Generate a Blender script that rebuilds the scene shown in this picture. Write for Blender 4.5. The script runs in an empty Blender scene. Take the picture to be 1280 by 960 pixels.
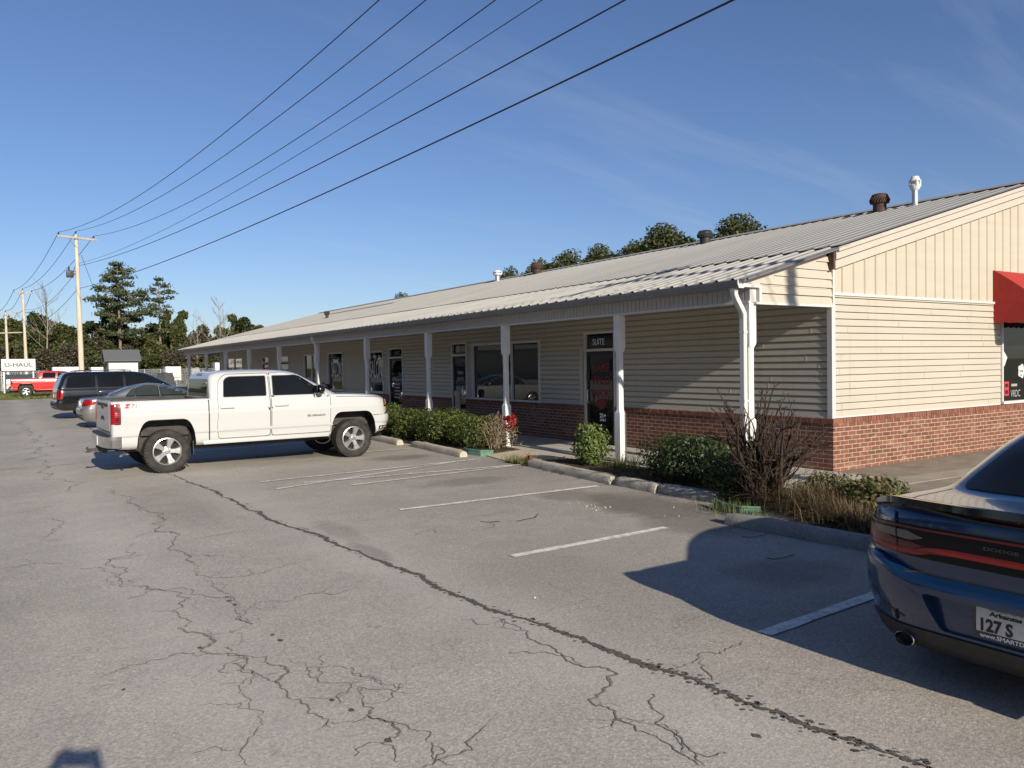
import bpy, bmesh, math, random
from math import sin, cos, pi, radians, sqrt
from mathutils import Vector, Matrix, Euler, noise
from mathutils.bvhtree import BVHTree
from mathutils.geometry import delaunay_2d_cdt

random.seed(7)
SC = bpy.context.scene
COL = SC.collection

# ------------------------------------------------------------------ objects
def link(o, parent=None):
    COL.objects.link(o)
    if parent is not None:
        o.parent = parent
    return o

def empty(name, loc=(0, 0, 0), rz=0.0, parent=None, scale=None):
    o = bpy.data.objects.new(name, None)
    o.empty_display_size = 0.2
    o.location = loc
    o.rotation_euler = (0, 0, rz)
    if scale:
        o.scale = (scale, scale, scale)
    return link(o, parent)

def tag(o, label, cat, group=None, kind=None):
    if label: o['label'] = label
    if cat: o['category'] = cat
    if group: o['group'] = group
    if kind: o['kind'] = kind
    return o

def structure(o):
    o['kind'] = 'structure'
    return o

def finish_mesh(me, smooth=None):
    if smooth is not None:
        for p in me.polygons: p.use_smooth = True
        if smooth < 180:
            me.set_sharp_from_angle(angle=radians(smooth))
    me.update()

def mobj(name, verts, faces, mat, parent=None, smooth=None):
    me = bpy.data.meshes.new(name)
    me.from_pydata([tuple(v) for v in verts], [], faces)
    me.validate()
    if mat: me.materials.append(mat)
    finish_mesh(me, smooth)
    return link(bpy.data.objects.new(name, me), parent)

def copy_tree(o, parent=None):
    c = o.copy(); COL.objects.link(c)
    if parent is not None: c.parent = parent
    for ch in o.children: copy_tree(ch, c)
    return c

def frame_of(d):
    d = Vector(d).normalized()
    u = d.cross(Vector((0, 0, 1)))
    if u.length < 1e-4: u = Vector((1, 0, 0))
    u.normalize()
    return u, u.cross(d).normalized(), d

class MB:
    """collects shapes into one mesh"""
    def __init__(s): s.v = []; s.f = []
    def add(s, vs, fs):
        b = len(s.v); s.v += [tuple(v) for v in vs]; s.f += [tuple(i + b for i in f) for f in fs]
        return s
    def box(s, x0, x1, y0, y1, z0, z1, ch=0.0):
        if ch <= 0:
            s.add([(x0,y0,z0),(x1,y0,z0),(x1,y1,z0),(x0,y1,z0),(x0,y0,z1),(x1,y0,z1),(x1,y1,z1),(x0,y1,z1)],
                  [(0,3,2,1),(4,5,6,7),(0,1,5,4),(1,2,6,5),(2,3,7,6),(3,0,4,7)])
        else:
            bm = bmesh.new(); bmesh.ops.create_cube(bm, size=1)
            for v in bm.verts:
                v.co = Vector(((x0+x1)/2+v.co.x*(x1-x0), (y0+y1)/2+v.co.y*(y1-y0), (z0+z1)/2+v.co.z*(z1-z0)))
            bmesh.ops.bevel(bm, geom=list(bm.edges), offset=ch, segments=2, affect='EDGES', profile=0.6)
            s.bm(bm)
        return s
    def bm(s, bm, M=None):
        bm.verts.ensure_lookup_table(); bm.verts.index_update()
        s.add([(M @ v.co) if M else v.co for v in bm.verts], [tuple(v.index for v in f.verts) for f in bm.faces])
        bm.free(); return s
    def tube(s, pts, r, n=8, caps=True):
        pts = [Vector(p) for p in pts]; rs = r if isinstance(r, (list, tuple)) else [r]*len(pts)
        vs = []; fs = []
        u0 = None
        for i, p in enumerate(pts):
            d = (pts[min(i+1, len(pts)-1)] - pts[max(i-1, 0)])
            if d.length < 1e-9: d = Vector((0, 0, 1))
            d.normalize()
            if u0 is None:
                u, v, _ = frame_of(d)
            else:
                u = (u0 - d * u0.dot(d))
                if u.length < 1e-5: u, v, _ = frame_of(d)
                u.normalize(); v = u.cross(d)
            u0 = u
            for k in range(n):
                a = 2*pi*k/n
                vs.append(p + (u*cos(a) + v*sin(a))*rs[i])
        for i in range(len(pts)-1):
            for k in range(n):
                a = i*n+k; b = i*n+(k+1) % n
                fs.append((a, b, b+n, a+n))
        if caps:
            fs.append(tuple(range(n))[::-1]); fs.append(tuple(range((len(pts)-1)*n, len(pts)*n)))
        return s.add(vs, fs)
    def lathe(s, prof, n=24, axis='z', o=(0, 0, 0), closed=False):
        """prof = [(r, h)]"""
        vs = []; fs = []
        for r, h in prof:
            for k in range(n):
                a = 2*pi*k/n
                if axis == 'z': p = (r*cos(a), r*sin(a), h)
                elif axis == 'y': p = (r*sin(a), h, r*cos(a))
                else: p = (h, r*cos(a), r*sin(a))
                vs.append((p[0]+o[0], p[1]+o[1], p[2]+o[2]))
        m = len(prof)
        for i in range(m if closed else m-1):
            j = (i+1) % m
            for k in range(n):
                k2 = (k+1) % n
                fs.append((i*n+k, i*n+k2, j*n+k2, j*n+k))
        if not closed:
            fs.append(tuple(range(n))[::-1]); fs.append(tuple((m-1)*n+k for k in range(n)))
        return s.add(vs, fs)
    def prism(s, poly, axis, a, b):
        """poly in the plane normal to axis ('x': (y,z), 'y': (x,z), 'z': (x,y)), from a to b"""
        def P(q, h):
            return {'x': (h, q[0], q[1]), 'y': (q[0], h, q[1]), 'z': (q[0], q[1], h)}[axis]
        n = len(poly)
        vs = [P(q, a) for q in poly] + [P(q, b) for q in poly]
        fs = [tuple(range(n))[::-1], tuple(range(n, 2*n))] + [(i, (i+1) % n, n+(i+1) % n, n+i) for i in range(n)]
        return s.add(vs, fs)
    def bar(s, p, q, w, h):
        """rectangular bar between two points"""
        p = Vector(p); q = Vector(q); u, v, d = frame_of(q-p)
        vs = []
        for c in (p, q):
            for su, sv in ((-1,-1),(1,-1),(1,1),(-1,1)):
                vs.append(c + u*su*w/2 + v*sv*h/2)
        return s.add(vs, [(0,3,2,1),(4,5,6,7),(0,1,5,4),(1,2,6,5),(2,3,7,6),(3,0,4,7)])
    def build(s, name, mat, parent=None, smooth=None, fixn=True):
        o = mobj(name, s.v, s.f, mat, parent, None)
        if fixn:
            bm = bmesh.new(); bm.from_mesh(o.data)
            bmesh.ops.recalc_face_normals(bm, faces=bm.faces)
            bm.to_mesh(o.data); bm.free()
        finish_mesh(o.data, smooth)
        return o

def rpoly(pts, r, n=4):
    """round the corners of a 2D polygon"""
    out = []; m = len(pts)
    for i in range(m):
        p = Vector(pts[i]).to_2d(); a = Vector(pts[i-1]).to_2d(); b = Vector(pts[(i+1) % m]).to_2d()
        rr = r[i] if isinstance(r, (list, tuple)) else r
        la = (a-p).length; lb = (b-p).length
        q = min(rr, la*0.48, lb*0.48)
        if q < 1e-4: out.append((p.x, p.y)); continue
        p0 = p + (a-p)/la*q; p1 = p + (b-p)/lb*q
        for k in range(n+1):
            t = k/n
            c = p0*(1-t)**2 + p*2*t*(1-t) + p1*t*t
            out.append((c.x, c.y))
    return out

def circ(cx, cy, r, n=20, ry=None):
    ry = r if ry is None else ry
    return [(cx+r*cos(2*pi*k/n), cy+ry*sin(2*pi*k/n)) for k in range(n)]

def inside(p, poly):
    x, y = p; c = False; j = len(poly)-1
    for i in range(len(poly)):
        xi, yi = poly[i]; xj, yj = poly[j]
        if (yi > y) != (yj > y) and x < (xj-xi)*(y-yi)/(yj-yi)+xi: c = not c
        j = i
    return c

def tri_poly(poly, g):
    """boundary count, verts, triangles of a 2D polygon meshed at spacing g"""
    b = []
    m = len(poly)
    for i in range(m):
        p = Vector(poly[i]); q = Vector(poly[(i+1) % m]); L = (q-p).length
        if L < 1e-6: continue
        k = max(1, int(L/g+0.5))
        for t in range(k): b.append(tuple(p+(q-p)*t/k))
    xs = [p[0] for p in b]; ys = [p[1] for p in b]
    pts = [Vector(p) for p in b]
    x = min(xs)+g*0.5
    while x < max(xs):
        y = min(ys)+g*0.5
        while y < max(ys):
            if inside((x, y), b) and min((Vector((x, y))-Vector(q)).length for q in b) > g*0.45:
                pts.append(Vector((x, y)))
            y += g
        x += g
    n = len(b)
    r = delaunay_2d_cdt(pts, [], [list(range(n))], 1, 1e-6)
    return r[0], r[2]

def text_mesh(name, s, size, mat, parent, M, extrude=0.002, align='LEFT', sx=1.0, bold=0.0):
    cu = bpy.data.curves.new('lettering_curve', 'FONT'); cu.body = s; cu.size = size; cu.extrude = extrude
    cu.align_x = align; cu.offset = bold; cu.resolution_u = 3
    o = bpy.data.objects.new('lettering_tmp', cu); COL.objects.link(o)
    bpy.context.view_layer.update()
    dg = bpy.context.evaluated_depsgraph_get()
    me = bpy.data.meshes.new_from_object(o.evaluated_get(dg))
    bpy.data.objects.remove(o); bpy.data.curves.remove(cu)
    me.transform(M @ Matrix.Diagonal((sx, 1, 1, 1)))
    me.materials.clear(); me.materials.append(mat)
    me.name = name
    return link(bpy.data.objects.new(name, me), parent)

def basis(o, x, y):
    """matrix with given origin, text-right and text-up axes"""
    x = Vector(x).normalized(); y = Vector(y).normalized(); z = x.cross(y)
    M = Matrix((x, y, z)).transposed().to_4x4(); M.translation = Vector(o)
    return M

# ------------------------------------------------------------------ materials
class NT:
    def __init__(s, name):
        m = bpy.data.materials.new(name); m.use_nodes = True
        s.m = m; s.t = m.node_tree; s.n = s.t.nodes; s.l = s.t.links
        s.bsdf = s.n['Principled BSDF']
    def node(s, typ, **kw):
        x = s.n.new(typ)
        for k, v in kw.items():
            if k in ('inp',):
                for i, val in v.items():
                    if hasattr(val, 'is_output'): s.l.new(val, x.inputs[i])
                    else: x.inputs[i].default_value = val
            else: setattr(x, k, v)
        return x
    def set(s, **kw):
        names = dict(color='Base Color', rough='Roughness', metal='Metallic', normal='Normal', spec='Specular IOR Level', coat='Coat Weight', coatr='Coat Roughness', emis='Emission Color', emis_s='Emission Strength', trans='Transmission Weight', alpha='Alpha', ior='IOR', sss='Subsurface Weight')
        for k, v in kw.items():
            i = s.bsdf.inputs[names[k]]
            if hasattr(v, 'is_output'): s.l.new(v, i)
            else: i.default_value = (*v, 1) if isinstance(v, (tuple, list)) and len(v) == 3 else v
        return s
    def coord(s, which='Object'):
        return s.node('ShaderNodeTexCoord').outputs[which]
    def noise(s, vec, scale, detail=4, rough=0.55, out='Fac', dist=0.0):
        return s.node('ShaderNodeTexNoise', inp={'Vector': vec, 'Scale': scale, 'Detail': detail, 'Roughness': rough, 'Distortion': dist}).outputs[out]
    def mapping(s, vec, loc=(0,0,0), rot=(0,0,0), scale=(1,1,1)):
        return s.node('ShaderNodeMapping', inp={'Vector': vec, 'Location': loc, 'Rotation': rot, 'Scale': scale}).outputs[0]
    def ramp(s, fac, stops, interp='LINEAR'):
        r = s.node('ShaderNodeValToRGB'); r.color_ramp.interpolation = interp
        e = r.color_ramp.elements
        while len(e) < len(stops): e.new(0.5)
        for el, (p, c) in zip(e, stops):
            el.position = p; el.color = (*c, 1) if isinstance(c, (tuple, list)) else (c, c, c, 1)
        s.l.new(fac, r.inputs[0]); return r.outputs[0]
    def mix(s, fac, a, b, blend='MIX'):
        x = s.node('ShaderNodeMix', data_type='RGBA', blend_type=blend)
        for i, v in ((0, fac), (6, a), (7, b)):
            if hasattr(v, 'is_output'): s.l.new(v, x.inputs[i])
            else: x.inputs[i].default_value = (*v, 1) if isinstance(v, (tuple, list)) else v
        return x.outputs[2]
    def math(s, op, a, b=0.0, clamp=False):
        x = s.node('ShaderNodeMath', operation=op, use_clamp=clamp)
        for i, v in ((0, a), (1, b)):
            if hasattr(v, 'is_output'): s.l.new(v, x.inputs[i])
            else: x.inputs[i].default_value = v
        return x.outputs[0]
    def bump(s, h, strength=0.3, dist=0.01):
        return s.node('ShaderNodeBump', inp={'Height': h, 'Strength': strength, 'Distance': dist}).outputs[0]

def plain(name, color, rough=0.6, metal=0.0, var=0.08, scale=6.0, spec=0.5, coat=0.0, bump=0.0, bscale=60):
    t = NT(name)
    co = t.coord('Object')
    f = t.noise(co, scale, 5, 0.6)
    lo = tuple(c*(1-var) for c in color); hi = tuple(min(1, c*(1+var)) for c in color)
    c = t.ramp(f, [(0.3, lo), (0.7, hi)])
    t.set(color=c, metal=metal, spec=spec, coat=coat, coatr=0.05)
    r = t.ramp(t.noise(co, scale*2.3, 3), [(0.3, max(0, rough*0.85)), (0.7, min(1, rough*1.15))])
    t.set(rough=r)
    if bump > 0:
        t.set(normal=t.bump(t.noise(co, bscale, 4), bump, 0.01))
    return t.m
# ------------------------------------------------------------------ material library
def m_asphalt():
    t = NT('asphalt'); co = t.coord('Object')
    big = t.noise(co, 0.30, 6, 0.65)
    med = t.noise(co, 1.7, 6, 0.65)
    fine = t.noise(co, 55, 3, 0.7)
    c = t.ramp(big, [(0.3, (0.375, 0.338, 0.290)), (0.72, (0.545, 0.490, 0.422))])
    c = t.mix(t.ramp(med, [(0.35, 0.0), (0.75, 0.5)]), c, (0.33, 0.30, 0.275))
    # aggregate speckle
    vor = t.node('ShaderNodeTexVoronoi', inp={'Vector': co, 'Scale': 85.0}).outputs['Color']
    sep = t.node('ShaderNodeSeparateColor', inp={0: vor}).outputs[0]
    sp = t.ramp(sep, [(0.0, 0.76), (0.5, 0.98), (0.88, 1.07), (0.97, 1.25)])
    c = t.mix(1.0, c, sp, 'MULTIPLY')
    c = t.mix(1.0, c, t.ramp(fine, [(0.3, 0.86), (0.7, 1.12)]), 'MULTIPLY')
    # parking bays near the building are a darker, smoother surface
    sx = t.node('ShaderNodeSeparateXYZ', inp={0: co})
    wob = t.math('MULTIPLY', t.math('SUBTRACT', t.noise(co, 0.8, 3), 0.5), 0.5)
    xx = t.math('ADD', sx.outputs[0], wob)
    bay = t.ramp(t.math('DIVIDE', t.math('SUBTRACT', xx, 2.9), 1.2, True), [(0.0, 0.0), (1.0, 1.0)])
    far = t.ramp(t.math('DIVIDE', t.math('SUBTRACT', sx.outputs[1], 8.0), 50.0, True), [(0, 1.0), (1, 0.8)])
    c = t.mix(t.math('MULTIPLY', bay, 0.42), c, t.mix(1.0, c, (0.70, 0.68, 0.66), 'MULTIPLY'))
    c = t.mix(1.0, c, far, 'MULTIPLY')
    # oil drips: long soft blots down the bays
    ms = t.mapping(co, scale=(0.45, 1.6, 1.0))
    dr = t.ramp(t.noise(ms, 1.1, 5, 0.6), [(0.62, 0.0), (0.78, 0.32)])
    c = t.mix(t.math('MULTIPLY', dr, t.math('ADD', bay, 0.12)), c, (0.075, 0.07, 0.066))
    # damp and oily stains that soak the bays near the stops and under parked cars
    sxy = t.node('ShaderNodeSeparateXYZ', inp={0: co})
    wob2 = t.math('MULTIPLY', t.math('SUBTRACT', t.noise(co, 3.2, 6, 0.65), 0.5), 1.5)
    acc = None
    for cx, cy, rx, ry, k in ((6.8, 7.3, .75, 1.5, .62), (6.5, 6.2, .7, .8, .5), (6.5, 8.6, .5, .55, .4), (3.0, 7.15, .14, .6, .5), (3.1, 8.3, .2, .8, .35), (6.6, 14.2, .8, .5, .5), (6.0, 10.6, 1.0, .45, .4), (5.6, 4.3, .6, .5, .35), (5.2, 16.0, 1.4, .7, .5), (4.6, 19.2, 1.4, .6, .4), (5.4, 2.2, 1.1, .7, .4), (1.9, 11.0, .5, 2.4, .16), (-.4, 7.4, .8, 3.0, .14)):
        dx = t.math('DIVIDE', t.math('SUBTRACT', sxy.outputs[0], cx), rx); dy = t.math('DIVIDE', t.math('SUBTRACT', sxy.outputs[1], cy), ry)
        d2 = t.math('ADD', t.math('POWER', t.math('ABSOLUTE', dx), 2.0), t.math('POWER', t.math('ABSOLUTE', dy), 2.0))
        m_ = t.math('MULTIPLY', t.ramp(t.math('ADD', d2, wob2), [(0.25, 1.0), (1.0, 0.0)]), k)
        acc = m_ if acc is None else t.math('MAXIMUM', acc, m_)
    c = t.mix(acc, c, t.mix(1.0, c, (0.30, 0.285, 0.275), 'MULTIPLY'))
    # crazed patches: fine net of cracks where the surface is tired
    wv = t.node('ShaderNodeVectorMath', operation='ADD', inp={0: co, 1: t.node('ShaderNodeVectorMath', operation='SCALE', inp={0: t.noise(co, 5, 4, out='Color'), 3: 0.28}).outputs[0]}).outputs[0]
    net = t.node('ShaderNodeTexVoronoi', feature='DISTANCE_TO_EDGE', inp={'Vector': wv, 'Scale': 2.6}).outputs['Distance']
    net2 = t.node('ShaderNodeTexVoronoi', feature='DISTANCE_TO_EDGE', inp={'Vector': wv, 'Scale': 0.85}).outputs['Distance']
    msk = t.ramp(t.noise(co, 0.55, 3, 0.6), [(0.53, 0.0), (0.62, 1.0)])
    nl = t.math('MULTIPLY', t.ramp(net, [(0.0, 1.0), (0.012, 0.0)]), msk)
    nl2 = t.math('MULTIPLY', t.ramp(net2, [(0.0, 0.8), (0.0045, 0.0)]), t.ramp(t.noise(co, 0.9, 3), [(0.45, 0.0), (0.55, 1.0)]))
    c = t.mix(t.math('MULTIPLY', t.math('ADD', nl, nl2, True), 0.6), c, (0.15, 0.135, 0.12))
    # tyre-polished tracks along the drive
    tr = t.node('ShaderNodeTexWave', wave_type='BANDS', bands_direction='X', inp={'Vector': co, 'Scale': 0.16, 'Distortion': 1.6, 'Detail': 2.0, 'Detail Scale': 0.5}).outputs['Fac']
    c = t.mix(t.math('MULTIPLY', t.ramp(tr, [(0.4, 0.0), (1.0, 0.22)]), t.math('SUBTRACT', 1.0, bay)), c, (0.56, 0.51, 0.46))
    t.set(color=c, rough=0.9, spec=0.25)
    h = t.math('ADD', t.math('MULTIPLY', sep, 0.8), t.math('MULTIPLY', fine, 0.7))
    t.set(normal=t.bump(h, 0.55, 0.006))
    return t.m

def m_worn_paint():
    t = NT('worn_line_paint'); co = t.coord('Object')
    f = t.noise(co, 14, 6, 0.75); g = t.noise(co, 1.3, 3)
    w = t.ramp(t.math('ADD', f, t.math('MULTIPLY', g, 0.35)), [(0.52, 0.0), (0.74, 1.0)])
    c = t.mix(w, (0.40, 0.37, 0.34), (0.80, 0.77, 0.71))
    t.set(color=c, rough=0.85, spec=0.2)
    t.set(normal=t.bump(t.noise(co, 120, 2), 0.4, 0.004))
    return t.m

def m_brick(name, rot):
    t = NT(name); co = t.coord('Object')
    # turn the wall plane into the texture's XY plane
    sx = t.node('ShaderNodeSeparateXYZ', inp={0: co})
    a = sx.outputs[1] if rot == 'yz' else sx.outputs[0]
    v = t.node('ShaderNodeCombineXYZ', inp={0: a, 1: sx.outputs[2], 2: 0.0}).outputs[0]
    jit = t.node('ShaderNodeVectorMath', operation='SCALE', inp={0: t.noise(co, 30, 2, out='Color'), 3: 0.006}).outputs[0]
    v = t.node('ShaderNodeVectorMath', operation='ADD', inp={0: v, 1: jit}).outputs[0]
    b = t.node('ShaderNodeTexBrick', offset=0.5, inp={'Vector': v, 'Scale': 1.0, 'Mortar Size': 0.0068, 'Mortar Smooth': 0.2, 'Bias': 0.0, 'Brick Width': 0.213, 'Row Height': 0.0715,
        'Color1': (0.215, 0.090, 0.058, 1), 'Color2': (0.150, 0.064, 0.044, 1), 'Mortar': (0.44, 0.33, 0.25, 1)})
    c = b.outputs['Color']
    cell = t.node('ShaderNodeTexVoronoi', inp={'Vector': t.mapping(v, scale=(4.7, 14, 1)), 'Scale': 1.0}).outputs['Color']
    cs = t.node('ShaderNodeSeparateColor', inp={0: cell})
    mort = b.outputs['Fac']
    inv = t.math('SUBTRACT', 1.0, mort)
    # a few pale and a few sooty bricks
    c = t.mix(t.math('MULTIPLY', inv, t.ramp(cs.outputs[0], [(0.80, 0.0), (0.95, 0.55)])), c, (0.33, 0.20, 0.135))
    c = t.mix(t.math('MULTIPLY', inv, t.ramp(cs.outputs[1], [(0.84, 0.0), (0.96, 0.6)])), c, (0.085, 0.05, 0.04))
    c = t.mix(1.0, c, t.ramp(t.noise(co, 9, 6, 0.7), [(0.25, 0.72), (0.75, 1.22)]), 'MULTIPLY')
    # lime bloom patches
    c = t.mix(t.ramp(t.noise(co, 1.7, 5, 0.7), [(0.62, 0.0), (0.78, 0.35)]), c, (0.36, 0.28, 0.22))
    t.set(color=c, rough=0.9, spec=0.2)
    h = t.math('ADD', t.math('MULTIPLY', mort, -1.0), t.math('MULTIPLY', t.noise(co, 70, 3), 0.35))
    t.set(normal=t.bump(h, 0.8, 0.006))
    return t.m

def m_siding(name, col):
    t = NT(name); co = t.coord('Object')
    f = t.noise(t.mapping(co, scale=(0.6, 0.6, 5)), 1.2, 4)
    c = t.ramp(f, [(0.3, tuple(x*0.95 for x in col)), (0.7, tuple(min(1, x*1.03) for x in col))])
    st = t.noise(t.mapping(co, scale=(7, 7, 0.35)), 1.0, 5, 0.65)
    c = t.mix(t.ramp(st, [(0.55, 0.0), (0.8, 0.34)]), c, (col[0]*.62, col[1]*.56, col[2]*.48))
    t.set(color=c, rough=0.5, spec=0.35)
    g = t.noise(t.mapping(co, scale=(1.0, 1.0, 22)), 3.0, 4)
    t.set(normal=t.bump(g, 0.12, 0.004))
    return t.m

def m_roof():
    t = NT('roof_metal'); co = t.coord('Object')
    big = t.noise(t.mapping(co, scale=(0.25, 1.3, 0.25)), 0.9, 5, 0.65)
    c = t.ramp(big, [(0.3, (0.32, 0.308, 0.282)), (0.7, (0.385, 0.37, 0.34))])
    rust = t.noise(t.mapping(co, scale=(0.35, 2.6, 0.35)), 1.6, 6, 0.7)
    c = t.mix(t.ramp(rust, [(0.62, 0.0), (0.80, 0.22)]), c, (0.25, 0.21, 0.17))
    t.set(color=c, rough=0.62, metal=0.12, spec=0.35)
    t.set(normal=t.bump(t.noise(co, 4, 4), 0.1, 0.01))
    return t.m

def m_concrete(name, a, b, bump=0.35):
    t = NT(name); co = t.coord('Object')
    f = t.noise(co, 2.2, 7, 0.7); g = t.noise(co, 40, 3)
    c = t.ramp(f, [(0.3, a), (0.7, b)])
    c = t.mix(1.0, c, t.ramp(g, [(0.3, 0.82), (0.7, 1.12)]), 'MULTIPLY')
    c = t.mix(t.ramp(t.noise(co, 5.5, 6, 0.75), [(0.58, 0.0), (0.72, 0.55)]), c, tuple(x*0.4 for x in a))
    t.set(color=c, rough=0.92, spec=0.2, normal=t.bump(g, bump, 0.01))
    return t.m

def m_leaf(name, cols, trans=0.25, rough=0.5):
    """per leaf random colour, a little light through the leaf"""
    t = NT(name)
    r = t.node('ShaderNodeNewGeometry').outputs['Random Per Island']
    n = len(cols)
    c = t.ramp(r, [(i/(n-1) if n > 1 else 0, q) for i, q in enumerate(cols)])
    t.set(color=c, rough=rough, spec=0.3)
    tr = t.node('ShaderNodeBsdfTranslucent'); t.l.new(t.mix(0.5, c, (0.16, 0.20, 0.03)), tr.inputs[0])
    mx = t.node('ShaderNodeMixShader'); mx.inputs[0].default_value = trans
    t.l.new(t.bsdf.outputs[0], mx.inputs[1]); t.l.new(tr.outputs[0], mx.inputs[2])
    t.l.new(mx.outputs[0], t.n['Material Output'].inputs[0])
    return t.m

def m_paint(name, col, rough=0.25, metal=0.0, flake=False, dirt=0.12):
    t = NT(name); co = t.coord('Object')
    sx = t.node('ShaderNodeSeparateXYZ', inp={0: co})
    d = t.math('MULTIPLY', t.ramp(t.noise(co, 3.5, 6, 0.7), [(0.4, 0.3), (0.7, 1.0)]),
               t.ramp(sx.outputs[2], [(0.35, 1.0), (0.85, 0.12)]))
    c = t.mix(t.math('MULTIPLY', d, dirt), col, (0.30, 0.25, 0.19))
    t.set(color=c, metal=metal, coat=0.8, coatr=0.04)
    t.set(rough=t.math('ADD', rough, t.math('MULTIPLY', d, dirt*1.5), True))
    return t.m

def m_glass_dark(name, col=(0.012, 0.014, 0.016), rough=0.03, spec=0.6):
    t = NT(name); co = t.coord('Object')
    c = t.ramp(t.noise(co, 1.2, 3), [(0.3, tuple(x*0.8 for x in col)), (0.7, tuple(x*1.3 for x in col))])
    t.set(color=c, rough=rough, spec=spec)
    t.set(normal=t.bump(t.noise(co, 0.7, 2), 0.02, 0.05))
    return t.m

def m_tyre():
    t = NT('tyre_rubber'); co = t.coord('Object')
    c = t.ramp(t.noise(co, 9, 5), [(0.3, (0.022, 0.021, 0.02)), (0.75, (0.055, 0.051, 0.046))])
    t.set(color=c, rough=0.85, spec=0.25, normal=t.bump(t.noise(co, 45, 2), 0.5, 0.01))
    return t.m

def m_lens(name, col, em=0.0):
    t = NT(name); co = t.coord('Object')
    w = t.node('ShaderNodeTexWave', wave_type='BANDS', bands_direction='Z', inp={'Vector': co, 'Scale': 9.0, 'Distortion': 0.5}).outputs['Fac']
    c = t.ramp(w, [(0.2, tuple(x*0.55 for x in col)), (0.8, col)])
    t.set(color=c, rough=0.2, coat=0.25, spec=0.4)
    return t.m

def m_ground():
    t = NT('field_soil_and_grass'); co = t.coord('Object')
    f = t.noise(co, 0.09, 6, 0.6); g = t.noise(co, 1.9, 5, 0.7)
    c = t.ramp(f, [(0.35, (0.10, 0.12, 0.035)), (0.55, (0.16, 0.145, 0.07)), (0.75, (0.21, 0.17, 0.11))])
    c = t.mix(1.0, c, t.ramp(g, [(0.3, 0.7), (0.7, 1.25)]), 'MULTIPLY')
    t.set(color=c, rough=1.0, spec=0.1, normal=t.bump(g, 0.5, 0.08))
    return t.m

def m_soil():
    t = NT('dark_bed_soil'); co = t.coord('Object')
    f = t.noise(co, 7, 7, 0.75)
    c = t.ramp(f, [(0.3, (0.03, 0.022, 0.016)), (0.55, (0.075, 0.055, 0.038)), (0.75, (0.15, 0.115, 0.08))])
    t.set(color=c, rough=1.0, spec=0.1, normal=t.bump(t.noise(co, 22, 6), 0.9, 0.03))
    return t.m

def m_bark(name, a, b, sc=(6, 6, 1.2)):
    t = NT(name); co = t.coord('Object')
    f = t.noise(t.mapping(co, scale=sc), 2.0, 6, 0.7)
    t.set(color=t.ramp(f, [(0.3, a), (0.7, b)]), rough=0.95, spec=0.15, normal=t.bump(f, 0.7, 0.02))
    return t.m

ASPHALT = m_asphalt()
LINE = m_worn_paint()
BRICK_F = m_brick('brick_front', 'yz')
BRICK_G = m_brick('brick_gable', 'xz')
SIDING = m_siding('cream_vinyl_siding', (0.465, 0.42, 0.345))
SIDING_F = m_siding('almond_vinyl_siding', (0.455, 0.42, 0.345))
PANELV = m_siding('cream_ribbed_metal', (0.47, 0.42, 0.335))
TRIM = plain('white_trim', (0.55, 0.54, 0.52), 0.45, var=0.04, scale=3)
TRIMW = plain('painted_post_white', (0.66, 0.65, 0.62), 0.55, var=0.06, scale=5, bump=0.15, bscale=25)
CREAMTRIM = plain('cream_trim', (0.48, 0.43, 0.365), 0.45, var=0.04, scale=3)
FASCIA = m_siding('fascia_panel_white', (0.43, 0.42, 0.41))
GUTTER = plain('gutter_enamel', (0.15, 0.148, 0.145), 0.4, var=0.1, scale=3)
ROOF = m_roof()
CONC = m_concrete('walkway_concrete', (0.40, 0.37, 0.32), (0.55, 0.51, 0.45))
CONC_TAN = m_concrete('tan_walkway_concrete', (0.46, 0.38, 0.27), (0.60, 0.51, 0.38))
CONC_DK = m_concrete('weathered_pad_concrete', (0.19, 0.155, 0.12), (0.32, 0.275, 0.225))
STOPC = m_concrete('kerb_stop_concrete', (0.38, 0.335, 0.26), (0.56, 0.50, 0.40), 0.9)
STOPD = m_concrete('grey_stop_concrete', (0.22, 0.21, 0.19), (0.33, 0.31, 0.28), 0.6)
GLASS = m_glass_dark('shop_glass', (0.010, 0.011, 0.012), 0.02, 0.75)
CARGLASS = m_glass_dark('tinted_car_glass', (0.007, 0.008, 0.009), 0.03, 0.22)
SEDGLASS = m_glass_dark('sedan_glass', (0.03, 0.036, 0.036), 0.03, 0.3)
TYRE = m_tyre()
ALLOY = plain('silver_alloy', (0.62, 0.62, 0.61), 0.28, 0.9, var=0.04)
CHROME = plain('chrome', (0.72, 0.72, 0.71), 0.08, 1.0, var=0.02)
BLACKP = plain('black_plastic', (0.018, 0.018, 0.019), 0.55, var=0.2)
BLACKG = plain('gloss_black', (0.008, 0.008, 0.009), 0.12, var=0.2, coat=0.6)
WELL = plain('wheel_well_black', (0.012, 0.012, 0.012), 0.9, var=0.3)
DKMETAL = plain('undercarriage_metal', (0.05, 0.045, 0.04), 0.7, 0.3, var=0.3)
WHITEP = m_paint('white_truck_paint', (0.475, 0.475, 0.47), 0.28, dirt=0.22)
BLUEP = m_paint('dark_blue_car_paint', (0.003, 0.027, 0.085), 0.24, 0.15, dirt=0.05)
SILVERP = m_paint('silver_sedan_paint', (0.26, 0.26, 0.255), 0.28, 0.6)
NAVYP = m_paint('black_wagon_paint', (0.006, 0.007, 0.010), 0.18, 0.2, dirt=0.08)
REDP = m_paint('red_truck_paint', (0.55, 0.018, 0.015), 0.25)
REDLENS = m_lens('red_lamp_lens', (0.32, 0.006, 0.009))
REDDARK = m_lens('dark_red_lamp_lens', (0.13, 0.006, 0.008))
CLEARLENS = m_lens('clear_lamp_lens', (0.45, 0.45, 0.44))
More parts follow.
